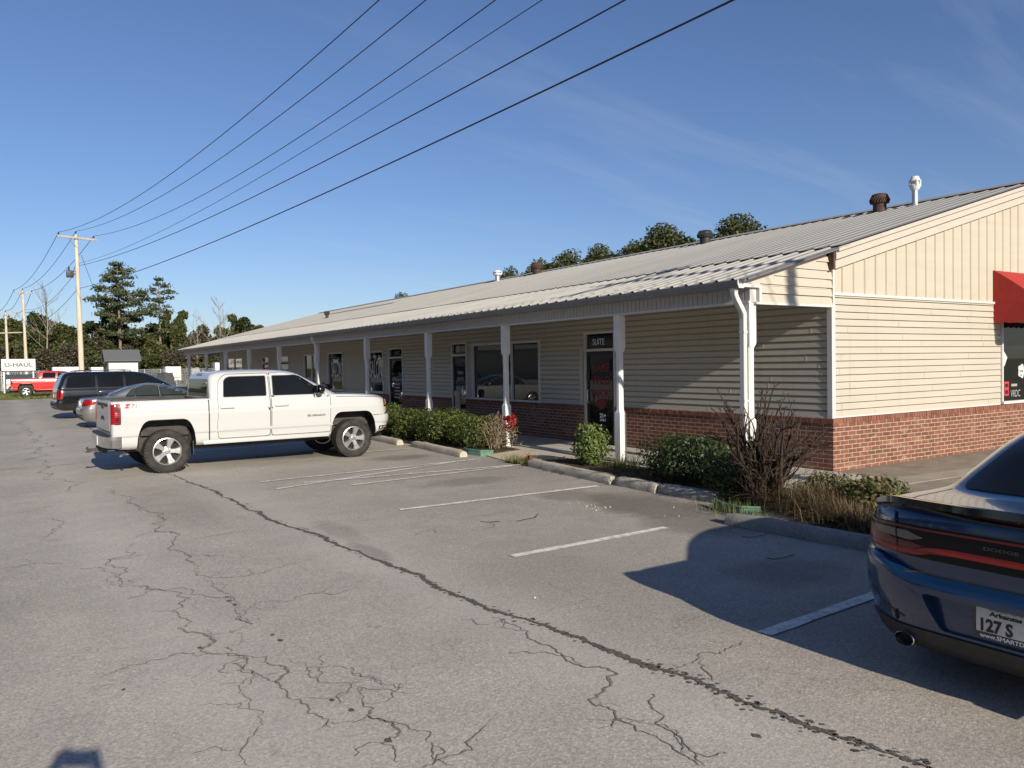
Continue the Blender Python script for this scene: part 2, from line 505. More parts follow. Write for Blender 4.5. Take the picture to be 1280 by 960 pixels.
AMBER = m_lens('amber_lamp_lens', (0.6, 0.14, 0.02))
LAMPBAND = plain('lamp_band_black', (0.004, 0.004, 0.005), 0.4, var=0.1, spec=0.25)
PALEBAND = m_concrete('pale_pavement', (0.27, 0.235, 0.19), (0.38, 0.34, 0.28))
WHITEPLAS = plain('white_plastic', (0.60, 0.60, 0.59), 0.4, var=0.03)
LETTER_W = plain('white_lettering', (0.80, 0.80, 0.80), 0.6, var=0.03)
LETTER_G = plain('grey_lettering', (0.30, 0.30, 0.30), 0.6, var=0.03)
LETTER_R = plain('dull_red_lettering', (0.17, 0.016, 0.010), 0.6, var=0.1)
LETTER_K = plain('black_lettering', (0.015, 0.015, 0.016), 0.5, var=0.1)
AWNING = plain('red_awning_canvas', (0.36, 0.022, 0.016), 0.75, var=0.08, scale=3, bump=0.1, bscale=90)
RUST = plain('rusty_vent_metal', (0.075, 0.042, 0.030), 0.8, 0.3, var=0.4, scale=9)
GALV = plain('galvanised_steel', (0.50, 0.51, 0.52), 0.4, 0.7, var=0.12)
POLEW = m_bark('weathered_pole_wood', (0.42, 0.35, 0.26), (0.66, 0.58, 0.46), (5, 5, 0.5))
POLEG = m_bark('grey_crossarm_wood', (0.32, 0.27, 0.22), (0.50, 0.43, 0.36))
WIRE = plain('cable_black', (0.012, 0.013, 0.016), 0.6, var=0.1)
BARK = m_bark('tree_bark', (0.075, 0.058, 0.043), (0.17, 0.14, 0.11))
BARKP = m_bark('pine_bark', (0.14, 0.10, 0.075), (0.28, 0.21, 0.16))
BARKG = m_bark('grey_twig_bark', (0.17, 0.14, 0.12), (0.30, 0.26, 0.22))
STEM = m_bark('dark_shrub_stem', (0.026, 0.018, 0.014), (0.085, 0.062, 0.048), (20, 20, 6))
LEAF_BOX = m_leaf('boxwood_leaf', [(0.014, 0.026, 0.007), (0.042, 0.064, 0.014), (0.085, 0.112, 0.022), (0.15, 0.165, 0.036)], 0.2)
LEAF_DK = m_leaf('dark_shrub_leaf', [(0.012, 0.022, 0.008), (0.026, 0.045, 0.013), (0.045, 0.07, 0.02), (0.07, 0.095, 0.03)], 0.12)
LEAF_LT = m_leaf('bright_shrub_leaf', [(0.06, 0.10, 0.02), (0.12, 0.17, 0.045), (0.19, 0.23, 0.08)], 0.25)
LEAF_MIX = m_leaf('weedy_shrub_leaf', [(0.04, 0.055, 0.015), (0.10, 0.12, 0.03), (0.16, 0.14, 0.05), (0.17, 0.085, 0.05)], 0.2)
DRY = m_leaf('dry_grass_blade', [(0.09, 0.062, 0.034), (0.15, 0.105, 0.06), (0.23, 0.17, 0.10)], 0.2)
NEEDLE = m_leaf('pine_needle', [(0.034, 0.046, 0.020), (0.058, 0.074, 0.032), (0.09, 0.108, 0.048), (0.13, 0.145, 0.07)], 0.15)
LEAF_A = m_leaf('treeline_leaf_dark', [(0.014, 0.024, 0.008), (0.030, 0.045, 0.014), (0.055, 0.070, 0.022)], 0.15)
LEAF_B = m_leaf('treeline_leaf_olive', [(0.035, 0.045, 0.014), (0.065, 0.075, 0.024), (0.10, 0.10, 0.038)], 0.15)
LEAF_C = m_leaf('treeline_leaf_brown', [(0.055, 0.048, 0.030), (0.085, 0.073, 0.048), (0.12, 0.10, 0.07)], 0.15)
REDFLOWER = m_leaf('red_petal', [(0.14, 0.005, 0.007), (0.26, 0.010, 0.012), (0.36, 0.03, 0.03)], 0.15)
GREENPLAS = plain('faded_green_plastic', (0.10, 0.21, 0.15), 0.6, var=0.2, scale=12)
BEIGE = plain('beige_urn_plastic', (0.42, 0.37, 0.28), 0.6, var=0.08)
FIELD = m_ground()
SOIL = m_soil()
GRASS = m_leaf('verge_grass', [(0.07, 0.10, 0.02), (0.12, 0.15, 0.035), (0.18, 0.17, 0.06)], 0.2)
CRACK = plain('crack_dark', (0.10, 0.088, 0.075), 0.95, var=0.5, scale=30, bump=0.6)  # dark tone of the cracks, chips and pits
CRACK2 = plain('thin_crack', (0.20, 0.178, 0.155), 0.95, var=0.4, scale=30)
GRIT = plain('white_grit', (0.6, 0.57, 0.5), 0.9, var=0.2)
# ------------------------------------------------------------------ vehicles (local: rear at x=0, nose towards +x, left +y)
def pchip(rows, sub):
    """smooth monotone interpolation of numeric rows"""
    n = len(rows); out = []
    K = len(rows[0])
    def slope(i, k):
        if i == 0 or i == n-1: 
            return (rows[1][k]-rows[0][k]) if i == 0 else (rows[-1][k]-rows[-2][k])
        a = rows[i][k]-rows[i-1][k]; b = rows[i+1][k]-rows[i][k]
        return 0.0 if a*b <= 0 else 2*a*b/(a+b)
    for i in range(n-1):
        for s in range(sub):
            t = s/sub; r = []
            for k in range(K):
                p, q = rows[i][k], rows[i+1][k]; m0, m1 = slope(i, k), slope(i+1, k)
                r.append((2*t**3-3*t*t+1)*p + (t**3-2*t*t+t)*m0 + (-2*t**3+3*t*t)*q + (t**3-t*t)*m1)
            out.append(r)
    out.append(list(rows[-1]))
    return out

def slice_stack(rows, sub=2, nc=6, ns=26, deform=None):
    """rows: z, xr, xf, w, rear rx, rear ry, front rx, front ry -> verts, faces"""
    R = pchip(rows, sub)
    vs = []; fs = []; N = None
    for z, xr, xf, w, rx, ry, fx, fy in R:
        half = [(xr, 0.0), (xr, (w-ry)*0.5)]
        for k in range(nc+1):
            a = pi/2*k/nc
            half.append((xr+rx-rx*cos(a), w-ry+ry*sin(a)))
        x0 = xr+rx; x1 = xf-fx
        for k in range(1, ns):
            half.append((x0+(x1-x0)*k/ns, w))
        for k in range(nc+1):
            a = pi/2*k/nc
            half.append((xf-fx+fx*sin(a), w-fy+fy*cos(a)))
        half += [(xf, (w-fy)*0.5), (xf, 0.0)]
        ring = half + [(x, -y) for x, y in half[-2:0:-1]]
        N = len(ring)
        for x, y in ring:
            p = (x, y, z)
            if deform: p = deform(*p)
            vs.append(p)
    m = len(R)
    for i in range(m-1):
        for k in range(N):
            k2 = (k+1) % N
            fs.append((i*N+k, (i+1)*N+k, (i+1)*N+k2, i*N+k2))
    # caps as strips between left and right
    h = N//2
    for base, flip in ((0, False), ((m-1)*N, True)):
        for k in range(h):
            a, b = base+k, base+k+1
            c, d = base+(N-k-1) % N, base+(N-k) % N
            q = [a, b, c, d] if k else [a, b, c]
            if k == h-1: q = [a, b, d]
            if flip: q = q[::-1]
            if len(set(q)) >= 3: fs.append(tuple(q))
    return vs, fs

def bvh_of(vs, fs):
    return BVHTree.FromPolygons([Vector(v) for v in vs], fs, epsilon=0.0)

def cut(o, cutter_mb, mat):
    """boolean difference, cutter faces get mat"""
    c = cutter_mb.build('cutter_tmp', mat)
    md = o.modifiers.new('cut', 'BOOLEAN'); md.operation = 'DIFFERENCE'; md.object = c; md.solver = 'EXACT'
    md.material_mode = 'TRANSFER'
    bpy.context.view_layer.update()
    dg = bpy.context.evaluated_depsgraph_get()
    me = bpy.data.meshes.new_from_object(o.evaluated_get(dg))
    old = o.data; nm = old.name
    o.modifiers.clear(); o.data = me; bpy.data.meshes.remove(old); me.name = nm
    cm = c.data; bpy.data.objects.remove(c); bpy.data.meshes.remove(cm)
    return o

def decal(bvh, poly, view, name, mat, parent, off=0.004, g=0.08, depth=0.012, far=4.0, smooth=40, push=None):
    """a shaped piece laid on a body: poly in side ('L'/'R': x,z), 'rear'/'front' (y,z) or 'top' (x,y) view"""
    V, T = tri_poly(poly, g)
    def cast(q):
        x, y = q
        if view == 'L': o, d = Vector((x, far, y)), Vector((0, -1, 0))
        elif view == 'R': o, d = Vector((x, -far, y)), Vector((0, 1, 0))
        elif view == 'rear': o, d = Vector((-far, x, y)), Vector((1, 0, 0))
        elif view == 'front': o, d = Vector((far+8, x, y)), Vector((-1, 0, 0))
        else: o, d = Vector((x, y, far)), Vector((0, 0, -1))
        h = bvh.ray_cast(o, d)
        if h[0] is None:
            # just past the edge of the body: use the nearest point
            best = bvh.find_nearest(o + d*(far-0.6))
            return best[0], best[1]
        n = h[1]
        if n.dot(d) > 0: n = -n
        return h[0], n
    pts = [cast(q) for q in V]
    vs = [p + n*off for p, n in pts]; nv = len(vs)
    fs = [tuple(t) for t in T]
    # rim down into the body
    cnt = {}
    for t in fs:
        for i in range(len(t)):
            a, b = t[i], t[(i+1) % len(t)]
            cnt[(a, b)] = 1
    edges = [(a, b) for (a, b) in cnt if (b, a) not in cnt]
    m = {}
    for a, b in edges:
        for i in (a, b):
            if i not in m:
                m[i] = len(vs); vs.append(pts[i][0] - pts[i][1]*depth)
    for a, b in edges: fs.append((b, a, m[a], m[b]))
    mb = MB(); mb.add(vs, fs)
    return mb.build(name, mat, parent, smooth)

def ribbon(path, w, closed=False):
    """polygon strip along a 2D path (as a list of quads) - used for seams"""
    out = []
    P = [Vector(p) for p in path]
    n = len(P)
    L = []; R = []
    for i, p in enumerate(P):
        a = P[i-1] if (i > 0 or closed) else p
        b = P[(i+1) % n] if (i < n-1 or closed) else p
        d = (b-a).normalized(); nrm = Vector((-d.y, d.x))
        L.append(p+nrm*w/2); R.append(p-nrm*w/2)
    poly = L + R[::-1] if not closed else None
    return [(v.x, v.y) for v in poly]

def make_wheel(parent, x, y, r, w, side, rim_r, spokes, rim_mat=None, style='five', tire_mat=None):
    """side +1 = outer face towards +y"""
    rim_mat = rim_mat or ALLOY
    e = empty('wheel', (x, y, r), 0, parent)
    t = MB()
    hw = w/2
    prof = [(rim_r*0.97, -hw*0.72), (rim_r+0.012, -hw*0.88), (rim_r+(r-rim_r)*0.45, -hw), (r-0.035, -hw*0.94), (r-0.010, -hw*0.80), (r, -hw*0.55), (r, hw*0.55), (r-0.010, hw*0.80), (r-0.035, hw*0.94), (rim_r+(r-rim_r)*0.45, hw), (rim_r+0.012, hw*0.88), (rim_r*0.97, hw*0.72)]
    t.lathe(prof, 40, 'y', closed=True)
    # tread blocks round the shoulder
    nb = 44
    for k in range(nb):
        a = 2*pi*k/nb
        for sgn in (-1, 1):
            c = Vector((sin(a), 0, cos(a)))*(r-0.006) + Vector((0, sgn*hw*0.74, 0))
            tn = Vector((cos(a), 0, -sin(a))); up = Vector((sin(a), 0, cos(a)))
            l = pi*r/nb*0.62
            vs = []
            for du in (-0.010, 0.010):
                for (p, q) in ((-l, -hw*0.2), (l, -hw*0.2), (l, hw*0.2), (-l, hw*0.2)):
                    vs.append(c + tn*p + Vector((0, q, 0)) + up*du)
            t.add(vs, [(4,5,6,7),(0,1,5,4),(1,2,6,5),(2,3,7,6),(3,0,4,7)])
    t.build('tyre', tire_mat or TYRE, e, 40)
    f = hw*0.80*side     # outer face plane
    s = MB()
    s.lathe([(rim_r*0.86, f-0.10*side), (rim_r*0.90, f-0.012*side), (rim_r*0.94, f+0.004*side), (rim_r*1.0, f), (rim_r*1.0, -f*0.9), (rim_r*0.9, -f*0.9)], 40, 'y', closed=True)
    s.lathe([(0.001, f-0.004*side), (rim_r*0.14, f-0.006*side), (rim_r*0.17, f-0.02*side), (rim_r*0.34, f-0.03*side), (rim_r*0.34, f-0.06*side), (0.001, f-0.06*side)], 24, 'y')
    for k in range(spokes):
        a = 2*pi*k/spokes + 0.3
        up = Vector((sin(a), 0, cos(a))); tn = Vector((cos(a), 0, -sin(a)))
        if style == 'five': w0, w1 = rim_r*0.36, rim_r*0.66
        else: w0, w1 = rim_r*0.13, rim_r*0.17
        sec = []
        for rad, wd, o1, o2 in ((rim_r*0.20, w0, -0.022, -0.06), (rim_r*0.55, (w0+w1)/2*0.80, -0.014, -0.05), (rim_r*0.91, w1, -0.008, -0.045)):
            sec.append([up*rad + tn*q*wd/2*bx + Vector((0, f+oo*side, 0)) for q, oo, bx in ((-1, o2, 1), (-1, o1, 0.72), (1, o1, 0.72), (1, o2, 1))])
        vs = [v for q in sec for v in q]; fs = []
        for i in (0, 4):
            for k2 in range(4):
                fs.append((i+k2, i+(k2+1) % 4, i+4+(k2+1) % 4, i+4+k2))
        s.add(vs, fs)
        # lug nut
        c = (sin(a+pi/spokes)*rim_r*0.23, f-0.022*side, cos(a+pi/spokes)*rim_r*0.23)
        s.lathe([(0.011, -0.012), (0.011, 0.012*1)], 6, 'y', c)
    s.build('rim', rim_mat, e, 35)
    b = MB(); b.lathe([(rim_r*0.9, f-0.125*side), (rim_r*0.9, f-0.105*side), (0.05, f-0.105*side), (0.05, f-0.125*side)], 32, 'y', closed=True)  # black backing sheet stands in for the shade between the spokes
    b.lathe([(rim_r*0.62, f-0.10*side), (rim_r*0.62, f-0.085*side), (0.01, f-0.085*side)], 24, 'y')
    b.build('brake_and_shade_disc', WELL, e, 40)
    return e

def arch_poly(cx, half, top, zb, r=0.13, flare=0.03):
    """squared wheel opening, (x,z)"""
    return rpoly([(cx-half-flare, zb), (cx-half+0.02, top-0.22), (cx-half+0.13, top), (cx+half-0.13, top), (cx+half-0.02, top-0.22), (cx+half+flare, zb)], [0, .18, r, r, .18, 0], 5)

def round_arch(cx, rr, zc, zb):
    p = [(cx-rr, zb)] + [(cx-rr*cos(pi*k/16), zc+rr*sin(pi*k/16)) for k in range(17)] + [(cx+rr, zb)]
    return p

def mirror_glass(parent, x, y, z, side, mat, s=1.0):
    m = MB()
    bm = bmesh.new(); bmesh.ops.create_uvsphere(bm, u_segments=14, v_segments=8, radius=1)
    for v in bm.verts:
        q = v.co
        v.co = Vector((max(-0.45, q.x)*0.09, q.y*0.12, q.z*0.095))*s
    m.bm(bm, Matrix.Translation((x, y+side*0.13*s, z)))
    m.bar((x+0.02, y-side*0.02, z-0.07*s), (x+0.02, y+side*0.06*s, z-0.05*s), 0.07*s, 0.045*s)
    return m.build('wing_mirror', mat, parent, 40)

# ---------------------------------------------------------------- pickup
def make_pickup(name, paint, chrome_bumper=True, crew=True, lettering=True, cab_door_split=None):
    root = empty(name)
    L = 5.85
    lower = [
        # z, xr, xf, w, rrx, rry, frx, fry
        (0.47, 0.34, 5.60, 0.90, .08, .08, .30, .45),
        (0.52, 0.17, 5.70, 0.965, .08, .08, .34, .50),
        (0.60, 0.13, 5.79, 0.985, .08, .08, .36, .55),
        (0.69, 0.12, 5.82, 0.984, .08, .08, .36, .58),
        (0.715, 0.12, 5.83, 0.998, .08, .08, .36, .58),
        (0.80, 0.12, 5.84, 1.002, .08, .08, .36, .58),
        (0.86, 0.12, 5.83, 1.003, .08, .08, .36, .58),
        (0.885, 0.12, 5.79, 1.003, .08, .08, .36, .58),
        (1.00, 0.12, 5.78, 1.010, .08, .08, .36, .58),
        (1.085, 0.12, 5.775, 1.012, .08, .08, .37, .59),
        (1.105, 0.12, 5.77, 1.000, .08, .08, .37, .59),
        (1.16, 0.12, 5.76, 0.999, .08, .08, .38, .60),
        (1.22, 0.12, 5.72, 0.992, .08, .08, .42, .62),
        (1.27, 0.12, 5.62, 0.980, .08, .08, .46, .64),
        (1.305, 0.12, 5.42, 0.968, .08, .08, .50, .60),
        (1.325, 0.12, 5.10, 0.958, .07, .07, .50, .55),
        (1.335, 0.13, 4.72, 0.948, .06, .06, .40, .50),
        (1.342, 0.15, 4.62, 0.930, .05, .05, .40, .50)]
    vs, fs = slice_stack(lower, 3, 7, 48)
    bl = bvh_of(vs, fs)
    mb = MB(); mb.add(vs, fs); body = mb.build('body', paint, root, 32)
    cm = MB()
    for cx, tp in ((1.22, 0.985), (4.865, 0.965)):
        a = arch_poly(cx, 0.50, tp, 0.30)
        for s in (1, -1):
            cm.prism(a, 'y', s*0.62, s*1.3)
    cut(body, cm, WELL)
    cb = MB(); cb.box(0.20, 1.93, -0.84, 0.84, 0.80, 1.60); cut(body, cb, BLACKP)
    body.data.set_sharp_from_angle(angle=radians(32))
    cab = [
        (1.315, 1.99, 4.68, 0.953, .05, .05, .30, .45),
        (1.36, 1.99, 4.60, 0.945, .06, .06, .34, .50),
        (1.50, 1.995, 4.36, 0.905, .07, .07, .36, .52),
        (1.66, 2.005, 4.07, 0.850, .08, .08, .38, .50),
        (1.76, 2.03, 3.87, 0.810, .10, .10, .38, .48),
        (1.815, 2.11, 3.70, 0.765, .12, .12, .40, .45),
        (1.845, 2.30, 3.48, 0.690, .14, .14, .40, .42),
        (1.862, 2.52, 3.20, 0.560, .14, .14, .30, .35),
        (1.868, 2.72, 2.95, 0.300, .08, .14, .10, .15)]
    cv, cf = slice_stack(cab, 5, 8, 40)
    bc = bvh_of(cv, cf)
    mb = MB(); mb.add(cv, cf); mb.build('cab', paint, root, 38)
    both = bvh_of(list(vs)+list(cv), list(fs)+[tuple(i+len(vs) for i in f) for f in cf])
    # doors with glass, handle
    for side, sg in (('L', 1), ('R', -1)):
        spl = 3.13
        fr = rpoly([(spl, .565), (4.36, .565), (4.36, .90), (4.37, 1.30), (4.30, 1.40), (3.80, 1.765), (3.62, 1.80), (spl+0.02, 1.80)], [.06, .05, .0, .05, .05, .1, .08, .03])
        rr = rpoly([(spl-0.012, .565), (spl+0.008, 1.80), (2.30, 1.79), (2.17, 1.68), (2.13, 1.32), (2.13, 1.02), (2.10, .80), (2.13, .565)], [.06, .03, .10, .08, .04, .08, .1, .05])
        for poly, kind in ((fr, 'f'), (rr, 'r')):
            seam = decal(both, poly, side, 'door_gap', BLACKP, root, 0.002, 0.07, 0.01)
            cx = sum(p[0] for p in poly)/len(poly); cz = 1.15
            q = [(cx+(p[0]-cx)*(1-0.011/0.6), cz+(p[1]-cz)*(1-0.011/0.6)) for p in poly]
            d = decal(both, q, side, 'door', paint, root, 0.0045, 0.06, 0.008)
            if kind == 'f': win = rpoly([(spl+.055, 1.345), (4.27, 1.345), (4.24, 1.385), (3.82, 1.70), (3.70, 1.745), (spl+.075, 1.745)], [.03, .03, .04, .08, .06, .03])
            else: win = rpoly([(spl-.065, 1.345), (spl-.045, 1.745), (2.36, 1.74), (2.27, 1.68), (2.235, 1.345)], [.03, .03, .07, .07, .03])
            decal(both, win, side, 'window_seal', BLACKP, d, 0.008, 0.06, 0.010)
            cx = sum(p[0] for p in win)/len(win); cz = 1.54
            w2 = [(cx+(p[0]-cx)*0.975, cz+(p[1]-cz)*0.94) for p in win]
            decal(both, w2, side, 'window', CARGLASS, d, 0.012, 0.06, 0.010)
            hx = spl+0.22 if kind == 'f' else 2.30
            hb = rpoly([(hx-.11, 1.135), (hx+.12, 1.135), (hx+.12, 1.185), (hx-.11, 1.185)], .02)
            hp = bl.ray_cast(Vector((hx, sg*3, 1.16)), Vector((0, -sg, 0)))[0]
            hm = MB(); hm.box(hx-.13, hx+.13, hp.y+(0.012 if sg > 0 else -.050), hp.y+(.050 if sg > 0 else -.012), 1.140, 1.182, 0.012); hm.box(hx-.11, hx-.07, hp.y-.01 if sg > 0 else hp.y-.02, hp.y+.02 if sg > 0 else hp.y+.01, 1.15, 1.175); hm.box(hx+.07, hx+.11, hp.y-.01 if sg > 0 else hp.y-.02, hp.y+.02 if sg > 0 else hp.y+.01, 1.15, 1.175)
            hm.build('handle', paint, d, 40)
        # belt moulding and lower crease moulding
        decal(both, rpoly([(2.12, .70), (4.40, .70), (4.40, .725), (2.12, .725)], .01), side, 'side_moulding', paint, root, 0.013, 0.2, 0.01)
        mirror_glass(root, 4.10, sg*0.955, 1.44, sg, BLACKG, 1.1)
        ms = MB(); ms.box(4.005, 4.025, sg*1.03 if sg > 0 else -1.19, sg*1.19 if sg > 0 else -1.03, 1.36, 1.53, 0.006)
        ms.build('mirror_glass', BLACKG, root, 40)
        decal(bl, ribbon([(1.962, .56), (1.962, 1.0), (1.962, 1.338)], .020), side, 'bed_gap', BLACKP, root, 0.006, 0.05, 0.01)
        decal(bl, ribbon([(5.30, .868), (5.60, .872), (5.84, .872)], .012), side, 'bumper_seam', BLACKP, root, 0.003, 0.1, 0.01)
        decal(bl, ribbon([(4.50, 1.285), (5.0, 1.27), (5.50, 1.235), (5.72, 1.20)], .010), side, 'hood_seam', BLACKP, root, 0.003, 0.1, 0.01)
        decal(bl, rpoly([(1.72, 1.06), (1.88, 1.06), (1.88, 1.24), (1.72, 1.24)], .03), side, 'fuel_flap', paint, root, 0.004, 0.08, 0.006) if sg > 0 else None
        # rocker
        rk = MB(); rk.box(1.85, 4.32, sg*0.90 if sg > 0 else -0.985, sg*0.985 if sg > 0 else -0.90, 0.475, 0.545, 0.015); rk.build('rocker_panel', paint, root, 40)
        # bed rail cap
        bc_ = MB(); bc_.box(0.16, 1.97, sg*0.845 if sg > 0 else -0.945, sg*0.945 if sg > 0 else -0.845, 1.343, 1.362, 0.006); bc_.build('bed_rail_cap', BLACKP, root, 40)
        # tail lamp wraps round the corner
        tl = decal(bl, rpoly([(.125, .935), (.30, .935), (.335, 1.05), (.335, 1.22), (.315, 1.285), (.13, 1.285)], [.0, .03, .04, .04, .03, 0]), side, 'tail_lamp', REDLENS, root, 0.016, 0.06, 0.02)
        decal(bl, rpoly([(.20, .975), (.29, .975), (.315, 1.06), (.20, 1.06)], .015), side, 'inner_lens', REDDARK, tl, 0.019, 0.06, 0.004)
        decal(bl, rpoly([(.20, 1.15), (.315, 1.15), (.30, 1.25), (.20, 1.25)], .015), side, 'inner_lens', REDDARK, tl, 0.019, 0.06, 0.004)
        decal(bl, rpoly([(.115, .925), (.345, .925), (.352, 1.05), (.352, 1.22), (.33, 1.297), (.115, 1.297)], [.0, .03, .04, .04, .03, 0]), side, 'lamp_surround', BLACKP, root, 0.004, 0.08, 0.008)
        # head lamp
        hl = decal(bl, rpoly([(5.56, 1.03), (5.74, 1.03), (5.75, 1.19), (5.60, 1.20)], .03), side, 'headlight', BLACKG, root, 0.008, 0.05, 0.012)
        decal(bl, rpoly([(5.66, 1.09), (5.74, 1.09), (5.74, 1.17), (5.67, 1.175)], .02), side, 'lens', CLEARLENS, hl, 0.014, 0.04, 0.005)
        decal(bl, rpoly([(5.60, 1.06), (5.65, 1.06), (5.65, 1.11), (5.61, 1.11)], .01), side, 'lens', AMBER, hl, 0.014, 0.04, 0.005)
        decal(bl, rpoly([(5.60, .885), (5.83, .87), (5.83, .905), (5.62, .915)], .01), side, 'bumper_slot', BLACKP, root, 0.004, 0.05, 0.006)
        # black lower valance
        decal(bl, rpoly([(5.42, .475), (5.70, .475), (5.80, .63), (5.44, .63)], .02), side, 'valance', BLACKP, root, 0.006, 0.06, 0.01)
        # liner hardware inside the wheel openings
        for cx in (1.22, 4.865):
            lm = MB(); lm.box(cx-.42, cx+.42, sg*.60 if sg > 0 else -.64, sg*.64 if sg > 0 else -.60, .40, .95)
            lm.bar((cx-.40, sg*.70, .72), (cx+.42, sg*.70, .70), .05, .07)
            lm.build('wheel_well_liner', DKMETAL, root)
        make_wheel(root, 1.22, sg*0.865, 0.395, 0.27, sg, 0.25, 5)
        make_wheel(root, 4.865, sg*0.865, 0.395, 0.27, sg, 0.25, 5)
        # mud flap
        mf = MB(); mf.box(1.665, 1.685, sg*.80 if sg > 0 else -.97, sg*.97 if sg > 0 else -.80, .30, .56, .004); mf.build('mud_flap', BLACKP, root)
    # black chin along the nose
    ch = MB(); ch.prism(rpoly([(5.30, -.62), (5.74, -.50), (5.80, 0), (5.74, .50), (5.30, .62)], .1), 'z', .36, .50); ch.build('chin_valance', BLACKP, root, 40)
    # grille
    gr = decal(bl, rpoly([(-.62, .93), (.62, .93), (.60, 1.19), (-.60, 1.19)], .04), 'front', 'grille', BLACKG, root, 0.006, 0.1, 0.01)
    decal(bl, rpoly([(-.62, 1.04), (.62, 1.04), (.62, 1.09), (-.62, 1.09)], .01), 'front', 'grille_bar', CHROME, gr, 0.016, 0.1, 0.012)
    # windscreen, back glass
    decal(bc, rpoly([(-.78, 1.37), (.78, 1.37), (.66, 1.755), (-.66, 1.755)], .06), 'front', 'windscreen', CARGLASS, root, 0.005, 0.08, 0.008)
    bg = decal(bc, rpoly([(-.74, 1.37), (.74, 1.37), (.70, 1.70), (-.70, 1.70)], .06), 'rear', 'back_window', CARGLASS, root, 0.006, 0.1, 0.008)
    hml = decal(bc, rpoly([(-.20, 1.765), (.20, 1.765), (.20, 1.80), (-.20, 1.80)], .01), 'rear', 'high_brake_lamp', REDLENS, root, 0.012, 0.08, 0.012)
    # hood cowl
    cw = MB(); cw.prism([(4.45, -.72), (4.62, -.66), (4.72, 0), (4.62, .66), (4.45, .72)], 'z', 1.335, 1.356); cw.build('wiper_cowl', BLACKP, root)
    # tailgate
    tg = decal(bl, rpoly([(-.80, .80), (.80, .80), (.80, 1.335), (-.80, 1.335)], .03), 'rear', 'tailgate', paint, root, 0.008, 0.15, 0.01)
    decal(bl, rpoly([(-.825, .785), (.825, .785), (.825, 1.34), (-.825, 1.34)], .03), 'rear', 'tailgate_gap', BLACKP, root, 0.003, 0.2, 0.006)
    decal(bl, rpoly([(-.13, 1.19), (.13, 1.19), (.12, 1.28), (-.12, 1.28)], .03), 'rear', 'handle', BLACKP, tg, 0.013, 0.06, 0.006)
    decal(bl, rpoly([(-.20, 1.03), (-.04, 1.06), (.04, 1.06), (.20, 1.03), (.20, 0.97), (.04, 1.0), (-.04, 1.0), (-.20, .97)], .008), 'rear', 'emblem', AMBER if False else BLACKP, tg, 0.016, 0.06, 0.006)
    # rear bumper: chrome ends, black step pads, plate
    bp = MB()
    bp.prism(rpoly([(-.06, -.62), (-.06, .62), (.02, .95), (.12, 1.0), (.36, 1.0), (.36, .93), (.12, .86), (.12, -.86), (.36, -.93), (.36, -1.0), (.12, -1.0), (.02, -.95)], [.06, .06, .06, .05, .02, .02, .03, .03, .02, .02, .05, .06]), 'z', .52, .715)
    rb = bp.build('rear_bumper', CHROME if chrome_bumper else BLACKP, root, 40)
    st = MB(); st.prism(rpoly([(-.055, -.60), (-.055, .60), (.025, .93), (.125, .975), (.125, -.975), (.025, -.93)], .05), 'z', .7155, .738); st.build('step_pad', BLACKP, rb, 40)
    for s in (1, -1):
      lo = MB(); lo.prism(rpoly([(-.005, s*.66), (.03, s*.952), (.125, s*1.006), (.33, s*1.006), (.33, s*.90)], .03), 'z', .515, .66)
      lo.build('bumper_end_cover', bpy.data.materials.get('grey_bumper_plastic') or plain('grey_bumper_plastic', (0.09, 0.09, 0.09), 0.5), rb, 40)
    pl = MB(); pl.box(-.075, -.062, -.155, .155, .53, .69, .004); pl.build('number_plate', WHITEPLAS, rb)
    # hitch with ball
    ht = MB(); ht.box(-.26, .40, -.03, .03, .40, .455); ht.box(-.33, -.20, -.035, .035, .385, .405)
    ht.lathe([(.012, .405), (.012, .435), (.026, .44), (.028, .465), (.018, .488), (.002, .492)], 12, 'z', (-.285, 0, 0))
    ht.box(.0, .12, -.45, .45, .40, .47)
    ht.build('tow_hitch', DKMETAL, root, 40)
    # frame rails, axles, exhaust
    fm = MB()
    for s in (1, -1): fm.box(.3, 5.4, s*.45 if s > 0 else -.53, s*.53 if s > 0 else -.45, .42, .56)
    fm.tube([(1.22, -.85, .41), (1.22, .85, .41)], .05); fm.lathe([(.05, -.16), (.15, -.1), (.15, .1), (.05, .16)], 14, 'y', (1.22, 0, .41))
    fm.tube([(4.865, -.85, .41), (4.865, .85, .41)], .045); fm.box(1.9, 4.7, -.40, .40, .36, .50, .03)
    fm.tube([(2.0, -.62, .42), (.55, -.62, .44), (.45, -.72, .42), (.42, -.92, .40)], .035)
    fm.build('chassis', DKMETAL, root, 40)
    # antenna, roof marker
    at = MB(); at.lathe([(.05, 1.862), (.04, 1.885), (.015, 1.91), (.002, 1.915)], 10, 'z', (2.62, 0, 0)); at.build('roof_antenna', BLACKP, root, 40)
    if lettering:
        M0 = basis((0, 0, 0), (1, 0, 0), (0, 0, 1))
        # off-road package marks on the bed side, model script on the front door (right side reads rear to front)
        for sg in (-1,):
            y = -1.0135
            text_mesh('lettering', 'Z', .105, LETTER_R2, root, basis((.44, y, 1.225), (1, 0, 0), (0.45, 0, 1)), .003, sx=1.5, bold=.004)
            text_mesh('lettering', '71', .10, LETTER_G, root, basis((.60, y, 1.225), (1, 0, 0), (0.2, 0, 1)), .003, sx=1.45, bold=.001)
            text_mesh('lettering', 'SILVERADO', .055, CHROME, root, basis((3.86, -1.0165, .905), (1, 0, 0), (0, 0, 1)), .003, sx=1.35, bold=.001)
